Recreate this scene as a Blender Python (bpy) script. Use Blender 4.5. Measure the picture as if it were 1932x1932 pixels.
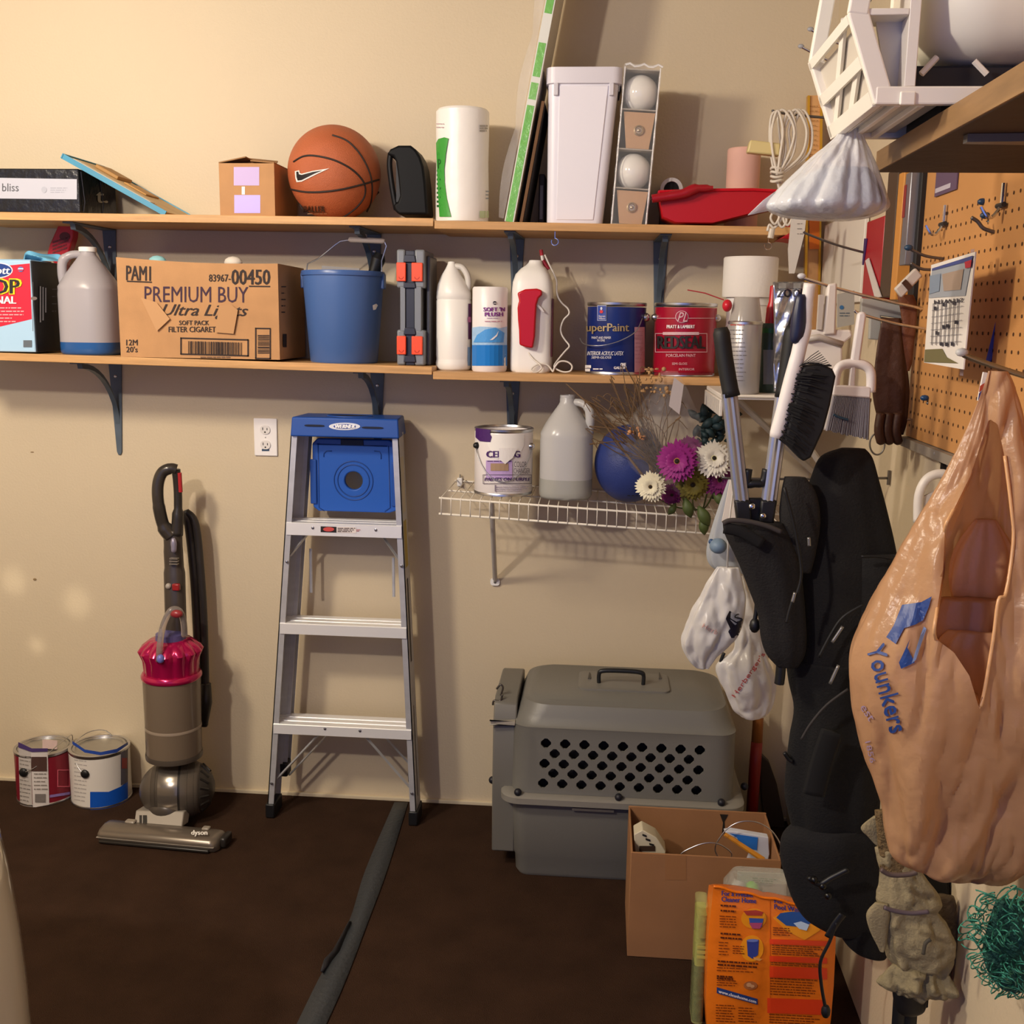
import bpy, bmesh, math, random
from mathutils import Vector, Matrix, Euler
random.seed(11)
S = bpy.context.scene
for o in list(bpy.data.objects): bpy.data.objects.remove(o)
PI = math.pi
def lin(h):
    h = h.lstrip('#'); r = []
    for i in (0, 2, 4):
        c = int(h[i:i+2], 16)/255
        r.append(c/12.92 if c <= .04045 else ((c+.055)/1.055)**2.4)
    return (*r, 1)
# ---------------------------------------------------------------- camera
F, CX = 2020.0, 966.0
CAM = Vector((0, -3.1, 1.485))
YAW, PITCH, ROLL = 4.6, 10.2, 0.9
cd = bpy.data.cameras.new('camera'); cam = bpy.data.objects.new('camera', cd)
S.collection.objects.link(cam); S.camera = cam
cd.sensor_width = 36; cd.lens = 36*F/1932; cd.clip_start = .05
CR = (Matrix.Rotation(math.radians(YAW), 3, 'Z') @ Matrix.Rotation(math.radians(90-PITCH), 3, 'X') @ Matrix.Rotation(math.radians(ROLL), 3, 'Z'))
cam.matrix_world = Matrix.Translation(CAM) @ CR.to_4x4()
# ---------------------------------------------------------------- sky, lamps, exposure
w = bpy.data.worlds.new('world'); S.world = w; w.use_nodes = True
w.node_tree.nodes['Background'].inputs[0].default_value = (.26, .38, 1, 1)
w.node_tree.nodes['Background'].inputs[1].default_value = .50
def lamp(name, kind, loc, tgt, energy, col, size=.1, spot=None, blend=.5):
    d = bpy.data.lights.new(name, kind); d.energy = energy; d.color = col
    if kind == 'AREA': d.shape = 'DISK'; d.size = size
    else: d.shadow_soft_size = size
    if spot: d.spot_size = spot; d.spot_blend = blend
    o = bpy.data.objects.new(name, d); S.collection.objects.link(o); o.location = loc
    o.rotation_euler = (Vector(tgt)-Vector(loc)).to_track_quat('-Z', 'Y').to_euler()
    return o
lamp('ceiling_bulb', 'POINT', (-1.42, -3.0, 2.40), (0, 0, 1), 74, (1, .89, .80), .05)
lamp('ceiling_lamp_soft', 'POINT', (-1.72, -1.80, 2.32), (-1.2, -1.0, 0), 74, (1, .87, .68), .13)
for a, b_, e, s_ in (((-1.75, -1.0, .10), (-1.80, 0, .66), 9, 5.2), ((-1.55, -1.0, .08), (-1.60, 0, .60), 8, 6.0), ((-1.70, -1.0, .10), (-1.74, 0, .455), 7, 3.6)):   # added spot lamps standing in for light bounced off the car
    lamp('added_glint_spot', 'SPOT', a, b_, e, (1, .88, .68), .02, math.radians(s_), 1)
S.view_settings.view_transform = 'Standard'; S.view_settings.look = 'None'
S.view_settings.gamma = 1; S.view_settings.use_curve_mapping = False
S.view_settings.exposure = 0.63
# ---------------------------------------------------------------- photo pixel -> point on a plane of the room
def ray(px, py):
    return (CR @ Vector(((px-CX)/F, -(py-CX)/F, -1))).normalized()
def at(px, py, y=None, x=None, z=None):
    r = ray(px, py)
    if y is not None: t = (y-CAM.y)/r.y
    elif x is not None: t = (x-CAM.x)/r.x
    else: t = (z-CAM.z)/r.z
    return CAM + r*t
def atd(px, py, d): return CAM + ray(px, py)*d
def bx(x0, y0, x1, y1, y):
    xm, ym = (x0+x1)/2, (y0+y1)/2
    return at(x0, ym, y=y).x, at(x1, ym, y=y).x, at(xm, y1, y=y).z, at(xm, y0, y=y).z
# surface maps for printing: pixel -> world point on that surface
def on_y(y, off=0.0):
    return lambda px, py, k=0: at(px, py, y=y-off-.0005*k)
def on_plane(p, n):
    p = Vector(p); n = Vector(n).normalized()
    def f(px, py, k=0):
        r = ray(px, py); return CAM + r*(((p+n*(.0005*k)-CAM) @ n)/(r @ n))
    return f
def on_cyl(cx, cy, r0):
    def f(px, py, k=0):
        r = r0+.0006*k+.0004; d = ray(px, py); ox, oy = CAM.x-cx, CAM.y-cy
        a = d.x*d.x+d.y*d.y; b = ox*d.x+oy*d.y; c = ox*ox+oy*oy-r*r; q = max(b*b-a*c, 0)
        return CAM + d*((-b-math.sqrt(q))/a)
    return f
def on_sph(c, r0):
    c = Vector(c)
    def f(px, py, k=0):
        r = r0+.0006*k+.0004; d = ray(px, py); o = CAM-c; b = o @ d; q = b*b-(o @ o-r*r)
        p = CAM + d*(-b-math.sqrt(max(q, 0)))
        return p
    return f
# ---------------------------------------------------------------- materials
MC = {}
def mat(h, rough=.5, metal=0, bump=None, var=None, trans=0, alpha=1, sss=0, coat=0, ior=1.45, wave=None, transl=0, spec=.5):
    key = (h, rough, metal, bump, var, trans, alpha, sss, coat, ior, wave, transl, spec)
    if key in MC: return MC[key]
    m = bpy.data.materials.new('surface_'+h.lstrip('#')); m.use_nodes = True; nt = m.node_tree; N = nt.nodes; L = nt.links
    b = N['Principled BSDF']; c = lin(h)
    b.inputs['Base Color'].default_value = c; b.inputs['Roughness'].default_value = rough
    b.inputs['Metallic'].default_value = metal; b.inputs['IOR'].default_value = ior
    b.inputs['Transmission Weight'].default_value = trans; b.inputs['Alpha'].default_value = alpha
    b.inputs['Coat Weight'].default_value = coat; b.inputs['Specular IOR Level'].default_value = spec
    tc = N.new('ShaderNodeTexCoord')
    if var:                      # var = (scale, amount[, stretch])
        n = N.new('ShaderNodeTexNoise'); n.inputs['Scale'].default_value = var[0]; n.inputs['Detail'].default_value = 5
        mp = N.new('ShaderNodeMapping'); L.new(tc.outputs['Object'], mp.inputs[0]); L.new(mp.outputs[0], n.inputs['Vector'])
        if len(var) > 2: mp.inputs['Scale'].default_value = var[2]
        r = N.new('ShaderNodeMapRange'); r.inputs[1].default_value = .3; r.inputs[2].default_value = .7
        r.inputs[3].default_value = 1-var[1]; r.inputs[4].default_value = 1+var[1]*.6
        L.new(n.outputs[0], r.inputs[0])
        mx = N.new('ShaderNodeMix'); mx.data_type = 'RGBA'; mx.blend_type = 'MULTIPLY'; mx.inputs[0].default_value = 1
        mx.inputs[6].default_value = c; L.new(r.outputs[0], mx.inputs[7]); L.new(mx.outputs[2], b.inputs['Base Color'])
    if bump:                     # bump = (scale, strength)
        n = N.new('ShaderNodeTexNoise'); n.inputs['Scale'].default_value = bump[0]; n.inputs['Detail'].default_value = 4
        L.new(tc.outputs['Object'], n.inputs['Vector'])
        bp = N.new('ShaderNodeBump'); bp.inputs['Strength'].default_value = bump[1]; bp.inputs['Distance'].default_value = .01
        L.new(n.outputs[0], bp.inputs['Height']); L.new(bp.outputs[0], b.inputs['Normal'])
    if transl:
        t = N.new('ShaderNodeBsdfTranslucent'); t.inputs[0].default_value = c
        mx = N.new('ShaderNodeMixShader'); mx.inputs[0].default_value = transl
        L.new(b.outputs[0], mx.inputs[1]); L.new(t.outputs[0], mx.inputs[2]); L.new(mx.outputs[0], N['Material Output'].inputs[0])
    MC[key] = m
    return m
def cellophane(h='#ffffff', op=.12, rough=.12):
    key = ('cello', h, op, rough)
    if key in MC: return MC[key]
    m = mat(h, rough, 0, (60, .35), alpha=1); m = m.copy(); nt = m.node_tree; N = nt.nodes; L = nt.links
    t = N.new('ShaderNodeBsdfTransparent'); mx = N.new('ShaderNodeMixShader'); mx.inputs[0].default_value = op
    L.new(t.outputs[0], mx.inputs[1]); L.new(N['Principled BSDF'].outputs[0], mx.inputs[2]); L.new(mx.outputs[0], N['Material Output'].inputs[0])
    MC[key] = m
    return m
WHITE = mat('#e9e6e2', .45); STEEL = mat('#c9c9cc', .3, 1); BLACK = mat('#141416', .45); CHROME = mat('#dddde0', .15, 1)
# ---------------------------------------------------------------- objects
def tag(o, label=None, cat=None, group=None, kind=None):
    for k, v in (('label', label), ('category', cat), ('group', group), ('kind', kind)):
        if v: o[k] = v
    return o
def thing(name, label, cat, loc=(0, 0, 0), group=None, rot=(0, 0, 0)):
    o = bpy.data.objects.new(name, None); S.collection.objects.link(o); o.empty_display_size = .05
    o.location = loc; o.rotation_euler = rot
    return tag(o, label, cat, group)
def dup(o, parent=None):
    c = o.copy(); S.collection.objects.link(c)
    if parent: c.parent = parent
    for ch in list(o.children): dup(ch, c)
    return c
class MB:
    """collects shapes; build() links them as one mesh object"""
    def __init__(s, M=None): s.v = []; s.f = []; s.mi = []; s.mats = []; s.cur = 0; s.M = M
    def use(s, m):
        if m not in s.mats: s.mats.append(m)
        s.cur = s.mats.index(m); return s
    def add(s, vs, fs, M=None):
        k = len(s.v)
        for p in vs:
            p = Vector(p)
            if M is not None: p = M @ p
            if s.M is not None: p = s.M @ p
            s.v.append(p)
        for f in fs: s.f.append([i+k for i in f]); s.mi.append(s.cur)
        return s
    def box(s, x0, x1, y0, y1, z0, z1, M=None):
        v = [(x, y, z) for z in (z0, z1) for y in (y0, y1) for x in (x0, x1)]
        return s.add(v, [(0, 2, 3, 1), (4, 5, 7, 6), (0, 1, 5, 4), (2, 6, 7, 3), (0, 4, 6, 2), (1, 3, 7, 5)], M)
    def hexa(s, v):   # 4 bottom, 4 top (ccw from above)
        return s.add(v, [(0, 3, 2, 1), (4, 5, 6, 7), (0, 1, 5, 4), (1, 2, 6, 5), (2, 3, 7, 6), (3, 0, 4, 7)])
    def loft(s, rings, closed=True, c0=True, c1=True, M=None):
        n = len(rings[0]); v = [p for r in rings for p in r]; f = []
        for i in range(len(rings)-1):
            for j in range(n if closed else n-1):
                a = i*n+j; b = i*n+(j+1) % n; f.append((a, b, b+n, a+n))
        if c0: f.append(tuple(range(n-1, -1, -1)))
        if c1: f.append(tuple(range((len(rings)-1)*n, len(rings)*n)))
        return s.add(v, f, M)
    def lathe(s, prof, n=32, M=None, c0=True, c1=True, sx=1, sy=1):
        return s.loft([[(r*math.cos(2*PI*k/n)*sx, r*math.sin(2*PI*k/n)*sy, z) for k in range(n)] for r, z in prof], True, c0, c1, M)
    def tube(s, pts, r, n=8, closed=False, flat=1.0, up=None):
        P = [Vector(p) for p in pts]; m = len(P); rings = []; nrm = None
        R_ = r if isinstance(r, (list, tuple)) else [r]*m
        for i in range(m):
            a = P[i-1] if (i or closed) else P[i]; b = P[(i+1) % m] if (i < m-1 or closed) else P[i]
            t = (b-a).normalized() if (b-a).length > 1e-9 else Vector((0, 0, 1))
            if nrm is None:
                u = Vector(up) if up else (Vector((0, 0, 1)) if abs(t.z) < .9 else Vector((1, 0, 0)))
                nrm = (u-t*(u @ t)).normalized()
            else: nrm = (nrm-t*(nrm @ t)).normalized() if (nrm-t*(nrm @ t)).length > 1e-6 else nrm
            bn = t.cross(nrm)
            rings.append([P[i]+(nrm*math.cos(2*PI*k/n)+bn*math.sin(2*PI*k/n)*flat)*R_[i] for k in range(n)])
        if closed: rings.append(rings[0]); return s.loft(rings, True, False, False)
        return s.loft(rings)
    def prism(s, out, y0, y1, M=None):      # outline of (x, z), extruded in y
        n = len(out); v = [(x, y0, z) for x, z in out]+[(x, y1, z) for x, z in out]
        f = [tuple(range(n)), tuple(range(2*n-1, n-1, -1))]+[(i, i+n, (i+1) % n+n, (i+1) % n) for i in range(n)]
        return s.add(v, f, M)
    def slab(s, pts, thick):                # polygon of 3-D points given thickness (vector)
        n = len(pts); t = Vector(thick); v = [Vector(p) for p in pts]+[Vector(p)+t for p in pts]
        f = [tuple(range(n)), tuple(range(2*n-1, n-1, -1))]+[(i, i+n, (i+1) % n+n, (i+1) % n) for i in range(n)]
        return s.add(v, f)
    def sheet(s, fn, nu, nv):
        v = [fn(i/nu, j/nv) for i in range(nu+1) for j in range(nv+1)]
        f = [(i*(nv+1)+j, (i+1)*(nv+1)+j, (i+1)*(nv+1)+j+1, i*(nv+1)+j+1) for i in range(nu) for j in range(nv)]
        return s.add(v, f)
    def ball(s, c, r, n=24, sx=1, sy=1, sz=1, M=None):
        T = Matrix.Translation(Vector(c))
        if M is not None: T = T @ M
        h = n//2
        return s.lathe([(r*math.sin(PI*max(min(i/h, .999), .001)), -r*math.cos(PI*i/h)*sz) for i in range(h+1)], n, T, sx=sx, sy=sy)
    def build(s, name, parent=None, m=None, smooth=35, bevel=0, loc=None, subs=0, thick=0, seg=2, world=False):
        me = bpy.data.meshes.new(name); off = Vector((0, 0, 0))
        if world and parent is not None: off = Vector(parent.location)
        me.from_pydata([p-off for p in s.v], [], s.f)
        if m is not None: me.materials.append(m)
        else:
            for q in s.mats: me.materials.append(q)
            me.polygons.foreach_set('material_index', s.mi)
        bm = bmesh.new(); bm.from_mesh(me); bmesh.ops.recalc_face_normals(bm, faces=bm.faces); bm.to_mesh(me); bm.free()
        if smooth:
            me.polygons.foreach_set('use_smooth', [True]*len(me.polygons))
            if smooth < 180: me.set_sharp_from_angle(angle=math.radians(smooth))
        o = bpy.data.objects.new(name, me); S.collection.objects.link(o)
        if parent is not None: o.parent = parent
        if loc is not None: o.location = loc
        if thick:
            q = o.modifiers.new('solid', 'SOLIDIFY'); q.thickness = thick; q.offset = 0
        if bevel:
            q = o.modifiers.new('bevel', 'BEVEL'); q.width = bevel; q.segments = seg; q.limit_method = 'ANGLE'; q.angle_limit = math.radians(40)
        if subs:
            q = o.modifiers.new('subd', 'SUBSURF'); q.levels = subs; q.render_levels = subs
        return o
def rrect(w, d, r, n=4, cx=0, cy=0):
    o = []
    for (sx, sy, a) in ((1, 1, 0), (-1, 1, 90), (-1, -1, 180), (1, -1, 270)):
        for k in range(n+1):
            t = math.radians(a+90*k/n); o.append((cx+sx*(w/2-r)+r*math.cos(t), cy+sy*(d/2-r)+r*math.sin(t)))
    return o
def ring(w, d, r, z, cx=0, cy=0, n=4): return [(x, y, z) for x, y in rrect(w, d, r, n, cx, cy)]
def spline(pts, k=6, closed=False):
    P = [Vector(p) for p in pts]; n = len(P); o = []
    for i in range(n if closed else n-1):
        g = (lambda j: P[j % n]) if closed else (lambda j: P[min(max(j, 0), n-1)])
        a, b, c, d = g(i-1), g(i), g(i+1), g(i+2)
        for q in range(k):
            t = q/k; o.append(.5*((2*b)+(c-a)*t+(2*a-5*b+4*c-d)*t*t+(3*b-a-3*c+d)*t**3))
    if not closed: o.append(P[-1])
    return o
# ---------------------------------------------------------------- printing on surfaces (flat ink, in photograph pixels)
TX = {}
def text_geo(s):
    if s in TX: return TX[s]
    c = bpy.data.curves.new('lettering', 'FONT'); c.body = s; c.resolution_u = 2; c.align_x = 'LEFT'
    o = bpy.data.objects.new('lettering', c); S.collection.objects.link(o)
    me = bpy.data.meshes.new_from_object(o)
    v = [(p.co.x, p.co.y) for p in me.vertices]; f = [tuple(q.vertices) for q in me.polygons]
    bpy.data.objects.remove(o); bpy.data.meshes.remove(me); bpy.data.curves.remove(c)
    x0, x1 = min(p[0] for p in v), max(p[0] for p in v); z0, z1 = min(p[1] for p in v), max(p[1] for p in v)
    TX[s] = ([((x-x0)/(x1-x0), (z-z0)/(z1-z0)) for x, z in v], f)
    return TX[s]
class Ink:
    def __init__(s, fmap): s.f = fmap; s.b = MB(); s.k = 1
    def text(s, t, x0, y0, x1, y1, m, rise=0, shear=0, bold=0, k=None):
        v, f = text_geo(t); k = k or s.k+2; a = s.b.use(m)
        for dx in ((0,) if not bold else (-bold, 0, bold)):
            a.add([s.f(x0+dx+u*(x1-x0)+shear*w_*(y1-y0), y1-w_*(y1-y0)+rise*u, k+(.1*dx)) for u, w_ in v], f)
        return s
    def along(s, t, p0, p1, h, m, bold=0, k=None):       # lettering along a slanting base line
        v, f = text_geo(t); k = k or s.k+2; d = Vector((p1[0]-p0[0], p1[1]-p0[1])); n = Vector((d.y, -d.x)).normalized(); a = s.b.use(m)
        for dx in ((0,) if not bold else (-bold, 0, bold)):
            a.add([s.f(p0[0]+d.x*u+n.x*(h*w_+dx), p0[1]+d.y*u+n.y*(h*w_+dx), k+.1*dx) for u, w_ in v], f)
        return s
    def poly(s, pts, m, seg=12, k=None):
        bm = bmesh.new(); vs = [bm.verts.new((x, y, 0)) for x, y in pts]; bm.faces.new(vs)
        bmesh.ops.triangulate(bm, faces=bm.faces)
        for _ in range(5):
            e = [q for q in bm.edges if q.calc_length() > seg]
            if not e: break
            bmesh.ops.subdivide_edges(bm, edges=e, cuts=1); bmesh.ops.triangulate(bm, faces=bm.faces)
        bm.verts.index_update()
        s.b.use(m).add([s.f(q.co.x, q.co.y, k or s.k) for q in bm.verts], [[q.index for q in g.verts] for g in bm.faces]); bm.free()
        return s
    def rect(s, x0, y0, x1, y1, m, k=None, rise=0, seg=12): return s.poly([(x0, y0), (x1, y0+rise), (x1, y1+rise), (x0, y1)], m, seg, k)
    def oval(s, cx, cy, rx, ry, m, k=None, n=24): return s.poly([(cx+rx*math.cos(2*PI*i/n), cy+ry*math.sin(2*PI*i/n)) for i in range(n)], m, 12, k)
    def frame(s, x0, y0, x1, y1, w_, m, k=None, rise=0):
        h = rise*w_/(x1-x0)
        for r in ((x0, y0, x1, y0+w_, rise), (x0, y1-w_, x1, y1, rise), (x0, y0, x0+w_, y1, h), (x1-w_, y0+rise-h, x1, y1+rise-h, h)): s.rect(r[0], r[1], r[2], r[3], m, k, r[4])
        return s
    def lines(s, x0, y0, x1, y1, n, m, th=2, k=None, rise=0, seed=1):   # rows of small print
        R_ = random.Random(seed); dy = (y1-y0)/n
        for i in range(n):
            x = x0; end = x1-R_.random()*(x1-x0)*.25
            while x < end:
                l = 3+R_.random()*9; xe = min(x+l, end); s.rect(x, y0+i*dy+rise*(x-x0), xe, y0+i*dy+th+rise*(x-x0), m, k or s.k+1, rise*(xe-x), 30); x = xe+1.6
        return s
    def build(s, name, parent): return s.b.build(name, parent, None, 0, world=True)
# ================================================================ the room
XW = .602
def struct(name, mb, m, **k): return tag(mb.build(name, None, m, 0, **k), kind='structure')
WALL = mat('#cdbc9f', .55, bump=(140, .10), var=(1.3, .03))
struct('wall_back', MB().box(-3.9, XW+.1, 0, .1, 0, 2.6), WALL)
struct('wall_right', MB().box(XW, XW+.1, -4.6, 0, 0, 2.6), WALL)
struct('wall_left', MB().box(-3.9, -3.8, -4.6, 0, 0, 2.6), WALL)
struct('ceiling', MB().box(-3.9, XW+.1, -4.6, .1, 2.6, 2.7), mat('#8d877e', .9))
struct('floor', MB().box(-3.9, XW+.1, -4.6, .1, -.1, 0), mat('#3b291e', .95, bump=(420, .6), var=(9, .2), spec=.1))
struct('baseboard_back', MB().box(-3.8, XW, -.012, 0, 0, .012), mat('#cdbd9f', .6), bevel=.002)
# duct tape over the carpet seam, with its lifted left edge
t = thing('floor_tape', 'long dark grey tape strip running across the brown carpet towards the camera', 'tape', at(700, 1620, z=0))
A = [at(x, y, z=.003) for x, y in ((744, 1514), (690, 1640), (658, 1740), (600, 1850), (556, 1940), (520, 2010))]
B = [at(x, y, z=.003) for x, y in ((770, 1514), (731, 1640), (694, 1740), (652, 1850), (612, 1940), (580, 2010))]
A, B = spline(A, 5), spline(B, 5)
mb = MB()
mb.add(A+B, [(i, i+1, len(A)+i+1, len(A)+i) for i in range(len(A)-1)]); mb.build('tape_strip', t, mat('#34373a', .5, bump=(90, .3)), world=True, thick=.002)
mb = MB(); cu = [at(x, y, z=.004) for x, y in ((662, 1738), (652, 1765), (640, 1795), (626, 1812), (610, 1835))]
cu2 = [at(x, y, z=.016) for x, y in ((658, 1738), (645, 1762), (628, 1793), (612, 1809), (605, 1832))]
mb.add(cu+cu2, [(i, i+1, 6+i, 5+i) for i in range(4)]); mb.build('curled_edge', t, mat('#26262a', .5), world=True, thick=.002)
# electrical outlet
x0, x1, z0, z1 = bx(480, 789, 524, 860, 0)
t = thing('wall_outlet', 'white duplex electrical outlet on the wall left of the ladder', 'outlet', ((x0+x1)/2, 0, z0))
W_, H_ = x1-x0, z1-z0
MB().box(-W_/2, W_/2, -.006, 0, 0, H_).build('cover_plate', t, mat('#f1ece8', .35), bevel=.003)
for f in (.70, .30):
    b = MB(); b.loft([[(x, -.0062-q, z+H_*f) for x, z in rrect(.030, .026, .012)] for q in (0, .003)]); s = b.build('socket', t, mat('#e2dcd6', .4))
    b = MB(); zc = H_*f
    for dx, hh in ((-.0065, .008), (.0065, .0065)): b.box(dx-.0011, dx+.0011, -.0098, -.0092, zc-.001, zc-.001+hh)
    b.ball((0, -.0094, zc-.007), .0026, 10, sy=.2); b.build('slot', s, mat('#2a2420', .6))
b = MB(); b.ball((0, -.007, H_/2), .002, 8, sy=.4); b.build('screw', t, STEEL)
Ink(on_y(-.0065)).rect(494, 847, 508, 851, mat('#2c4560')).build('test_mark', t)
b = MB(); b.ball((at(61, 853, y=0).x, -.001, at(61, 853, y=0).z), .006, 8, sy=.2, sz=.3)
b.ball((at(66, 1093, y=0).x, -.001, at(66, 1093, y=0).z), .006, 8, sy=.2, sz=.7)
tag(b.build('trim_1', None, mat('#8a7250', .8)), kind='structure')   # chips in the wall paint

# ================================================================ wooden shelves and their brackets
YF = -.27
WOOD = mat('#c99a63', .5, bump=(60, .08), var=(7, .22, (.8, 6, 14)))
SH = {'TL': (at(190, 402.5, y=YF), at(818, 411.5, y=YF), -90, 817.5), 'TR': (at(820, 416, y=YF), at(1480, 428, y=YF), 819.5, 1492),
      'ML': (at(100, 669, y=YF), at(800, 692, y=YF), -90, 815), 'MR': (at(820, 701, y=YF), at(1300, 712, y=YF), 817, 1500)}
def sz(k, x):
    a, b = SH[k][0], SH[k][1]; return a.z+(b.z-a.z)*(x-a.x)/(b.x-a.x)
NM = {'TL': 'upper left oak-edged wooden wall shelf holding the basketball', 'TR': 'upper right wooden wall shelf holding the white bin and red tray',
      'ML': 'middle left wooden wall shelf under the blue bucket', 'MR': 'middle right wooden wall shelf under the blue and red paint cans'}
for k, (a, b_, p0, p1) in SH.items():
    xa, xb = at(p0, a.z, y=YF).x, at(p1, 700 if k[0] == 'M' else 420, y=YF).x
    xa = at(p0, 690 if k[0] == 'M' else 410, y=YF).x
    th = .0205
    mb = MB().hexa([(xa, YF, sz(k, xa)-th), (xb, YF, sz(k, xb)-th), (xb, -.001, sz(k, xb)-th), (xa, -.001, sz(k, xa)-th),
                    (xa, YF, sz(k, xa)), (xb, YF, sz(k, xb)), (xb, -.001, sz(k, xb)), (xa, -.001, sz(k, xa))])
    r = thing('wall_shelf', NM[k], 'shelf', ((xa+xb)/2, 0, sz(k, (xa+xb)/2)), 'wooden wall shelves')
    mb.build('shelf_board', r, WOOD, 0, bevel=.0015, world=True)
BRK = mat('#55606a', .45, .1, var=(20, .15))
def bracket(px, k, label, ln=.30, px_end=None):
    x = at(px, 700 if k[0] == 'M' else 430, y=-.003).x; z = sz(k, x)-.0207
    r = thing('shelf_bracket', label, 'bracket', (x, 0, z), 'steel shelf brackets')
    b = MB(); w0, w1 = .021, .008; n = 8      # tapered wall leg with rounded tip
    out = [(-w0, 0), (w0, 0), (w1, -ln+.01), (w1*.5, -ln), (-w1*.5, -ln), (-w1, -ln+.01)]
    b.prism(out, -.005, -.001); b.build('wall_leg', r, BRK, bevel=.0015)
    b = MB(); out = [(-.015, -.25), (.015, -.25), (.021, -.001), (-.021, -.001)]
    b.add([(x_, y_, -.004) for x_, y_ in out]+[(x_, y_, 0) for x_, y_ in out], [(3, 2, 1, 0), (4, 5, 6, 7)]+[(i, (i+1) % 4, (i+1) % 4+4, i+4) for i in range(4)])
    b.build('shelf_arm', r, BRK, bevel=.001)
    b = MB()                                    # curved gusset rib
    arc = [(-.22*(1-math.sin(t))-.004, -.20*(1-math.cos(t))-.004) for t in [PI/2*q/10 for q in range(11)]]
    b.loft([[(s_*.006, y_, z_), (s_*.006, y_-.012 if False else y_+.016*(1-q/10), z_-.004) , ] if False else
            [(-.007, y_, z_), (.007, y_, z_), (.007, y_+.004, z_-.014), (-.007, y_+.004, z_-.014)] for q, (y_, z_) in enumerate(arc) for s_ in (1,)])
    b.build('gusset', r, BRK)
    for zz in (-.05, -.16): MB().ball((0, -.006, zz), .005, 10, sy=.5).build('screw', r, STEEL)
bracket(206, 'TL', 'steel bracket under the upper shelf behind the jug with blue fluid')
bracket(706, 'TL', 'steel bracket under the upper shelf behind the blue bucket')
bracket(976, 'TR', 'steel bracket under the upper shelf behind the bottle with red sprayer')
bracket(1248, 'TR', 'steel bracket under the upper shelf above the gap between blue and red paint cans')
bracket(218, 'ML', 'grey tapered steel bracket under the middle shelf, leftmost, above the vacuum', .285)
bracket(712, 'ML', 'grey steel bracket under the middle shelf behind the ladder top')
bracket(968, 'MR', 'grey steel bracket under the middle shelf above the white paint can')
# small hooks screwed into the upper shelf
def screw_hook(px, py, label):
    p = at(px, py, y=-.262); x = p.x; z = sz('TR', x)-.0205
    r = thing('screw_hook', label, 'hook', (x, -.258, z), 'screw hooks under the upper shelf')
    MB().tube([(0, 0, 0), (0, 0, -.018)], .0016, 6).build('shank', r, CHROME)
    MB().tube([(.009*math.sin(t), 0, -.026+.009*math.cos(t)) for t in [PI*1.65*q/12 for q in range(13)]], .0015, 6).build('hook', r, CHROME)
screw_hook(1047, 440, 'small steel screw hook under the upper shelf below the white bin')
screw_hook(1450, 450, 'small steel screw hook under the right end of the upper shelf')

# ================================================================ things on the upper shelf
def base(px, py, y, k): x = at(px, py, y=y).x; return x, sz(k, x)
KRAFT = mat('#b98a5c', .75, var=(14, .10), bump=(200, .05))
KRAFTD = mat('#9a7148', .8, var=(14, .12))
INKB = mat('#1d1a1c', .6)
# black flat box with pale label, wrapped in film
y = -.25; x0 = at(-190, 360, y=y).x; x1 = at(150, 360, y=y).x; zt = at(75, 318, y=y).z
t = thing('black_carton', 'long black film-wrapped carton with a pale grey label, left end of upper shelf', 'box', ((x0+x1)/2, y, sz('TL', x1)+.002))
zb = sz('TL', x1)+.002
MB().box(x0, x1, y, -.03, zb, zt).build('body', t, mat('#1b1b1f', .25, bump=(35, .25)), bevel=.003, world=True)
Ink(on_y(y)).poly([(-150, 333), (145, 338), (145, 376), (-150, 373)], mat('#b9bac6', .3)).text('bliss', 4, 346, 35, 361, mat('#55565c')).lines(95, 354, 128, 366, 3, mat('#9d9fac'), 1.4).oval(83, 358, 5, 6, mat('#a9abb8'), 3).build('front_label', t)
p = Vector((x1, -.14, zt-.04)); ik = Ink(on_plane((x1, 0, 0), (1, 0, 0)))
ik.text('t.', 182, 362, 203, 383, mat('#c9c6b6', .4), bold=1).build('side_print', t)
b = MB()
for q in range(2):
    yy = -.235+q*.11; b.tube([(x1+.001, yy, zb+.005), (x1+.003, yy+.006, zb+.03), (x1+.001, yy-.004, zt-.006)], .0012, 5)
b.build('film_wrinkle', t, mat('#4a4a52', .15), world=True)
# board with turquoise edges leaning on the carton
pA = at(122, 294, y=-.262); pB = at(312, 402, y=-.262); pB.z = sz('TL', pB.x)+.006
dx, dz = pB.x-pA.x, pB.z-pA.z; L_ = math.hypot(dx, dz); an = math.atan2(-dz, dx)
t = thing('picture_board', 'tan backed picture board with turquoise edges leaning on the black carton', 'board', (pB.x, -.15, pB.z))
M_ = Matrix.Translation((pA.x, 0, pA.z)) @ Matrix.Rotation(an, 4, 'Y')
MB(M_).box(0, L_, -.262, -.03, -.008, .001).build('board', t, mat('#d5b98c', .7, var=(12, .15)), world=True, bevel=.001)
b = MB(M_); b.box(-.003, L_+.003, -.266, -.262, -.010, .004); b.box(-.003, L_, -.03, -.026, -.010, .004); b.box(-.006, -.002, -.266, -.026, -.010, .004); b.box(-.002, L_, -.264, -.028, -.0095, -.0082)
b.build('turquoise_edging', t, mat('#2b86a8', .35, var=(6, .2)), world=True)
b = MB(M_); b.box(.02, L_-.05, -.255, -.225, .0012, .004); b.build('paper_strip', t, mat('#ded3c0', .7), world=True)
for a0, c0 in ((.03, '#a37b45'), (.12, '#b58a50')):
    b = MB(M_); b.box(a0, a0+.07, -.15, -.06, .0012, .011 if a0 < .1 else .006); b.build('wooden_strip', t, mat(c0, .6), world=True, bevel=.002)
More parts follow.
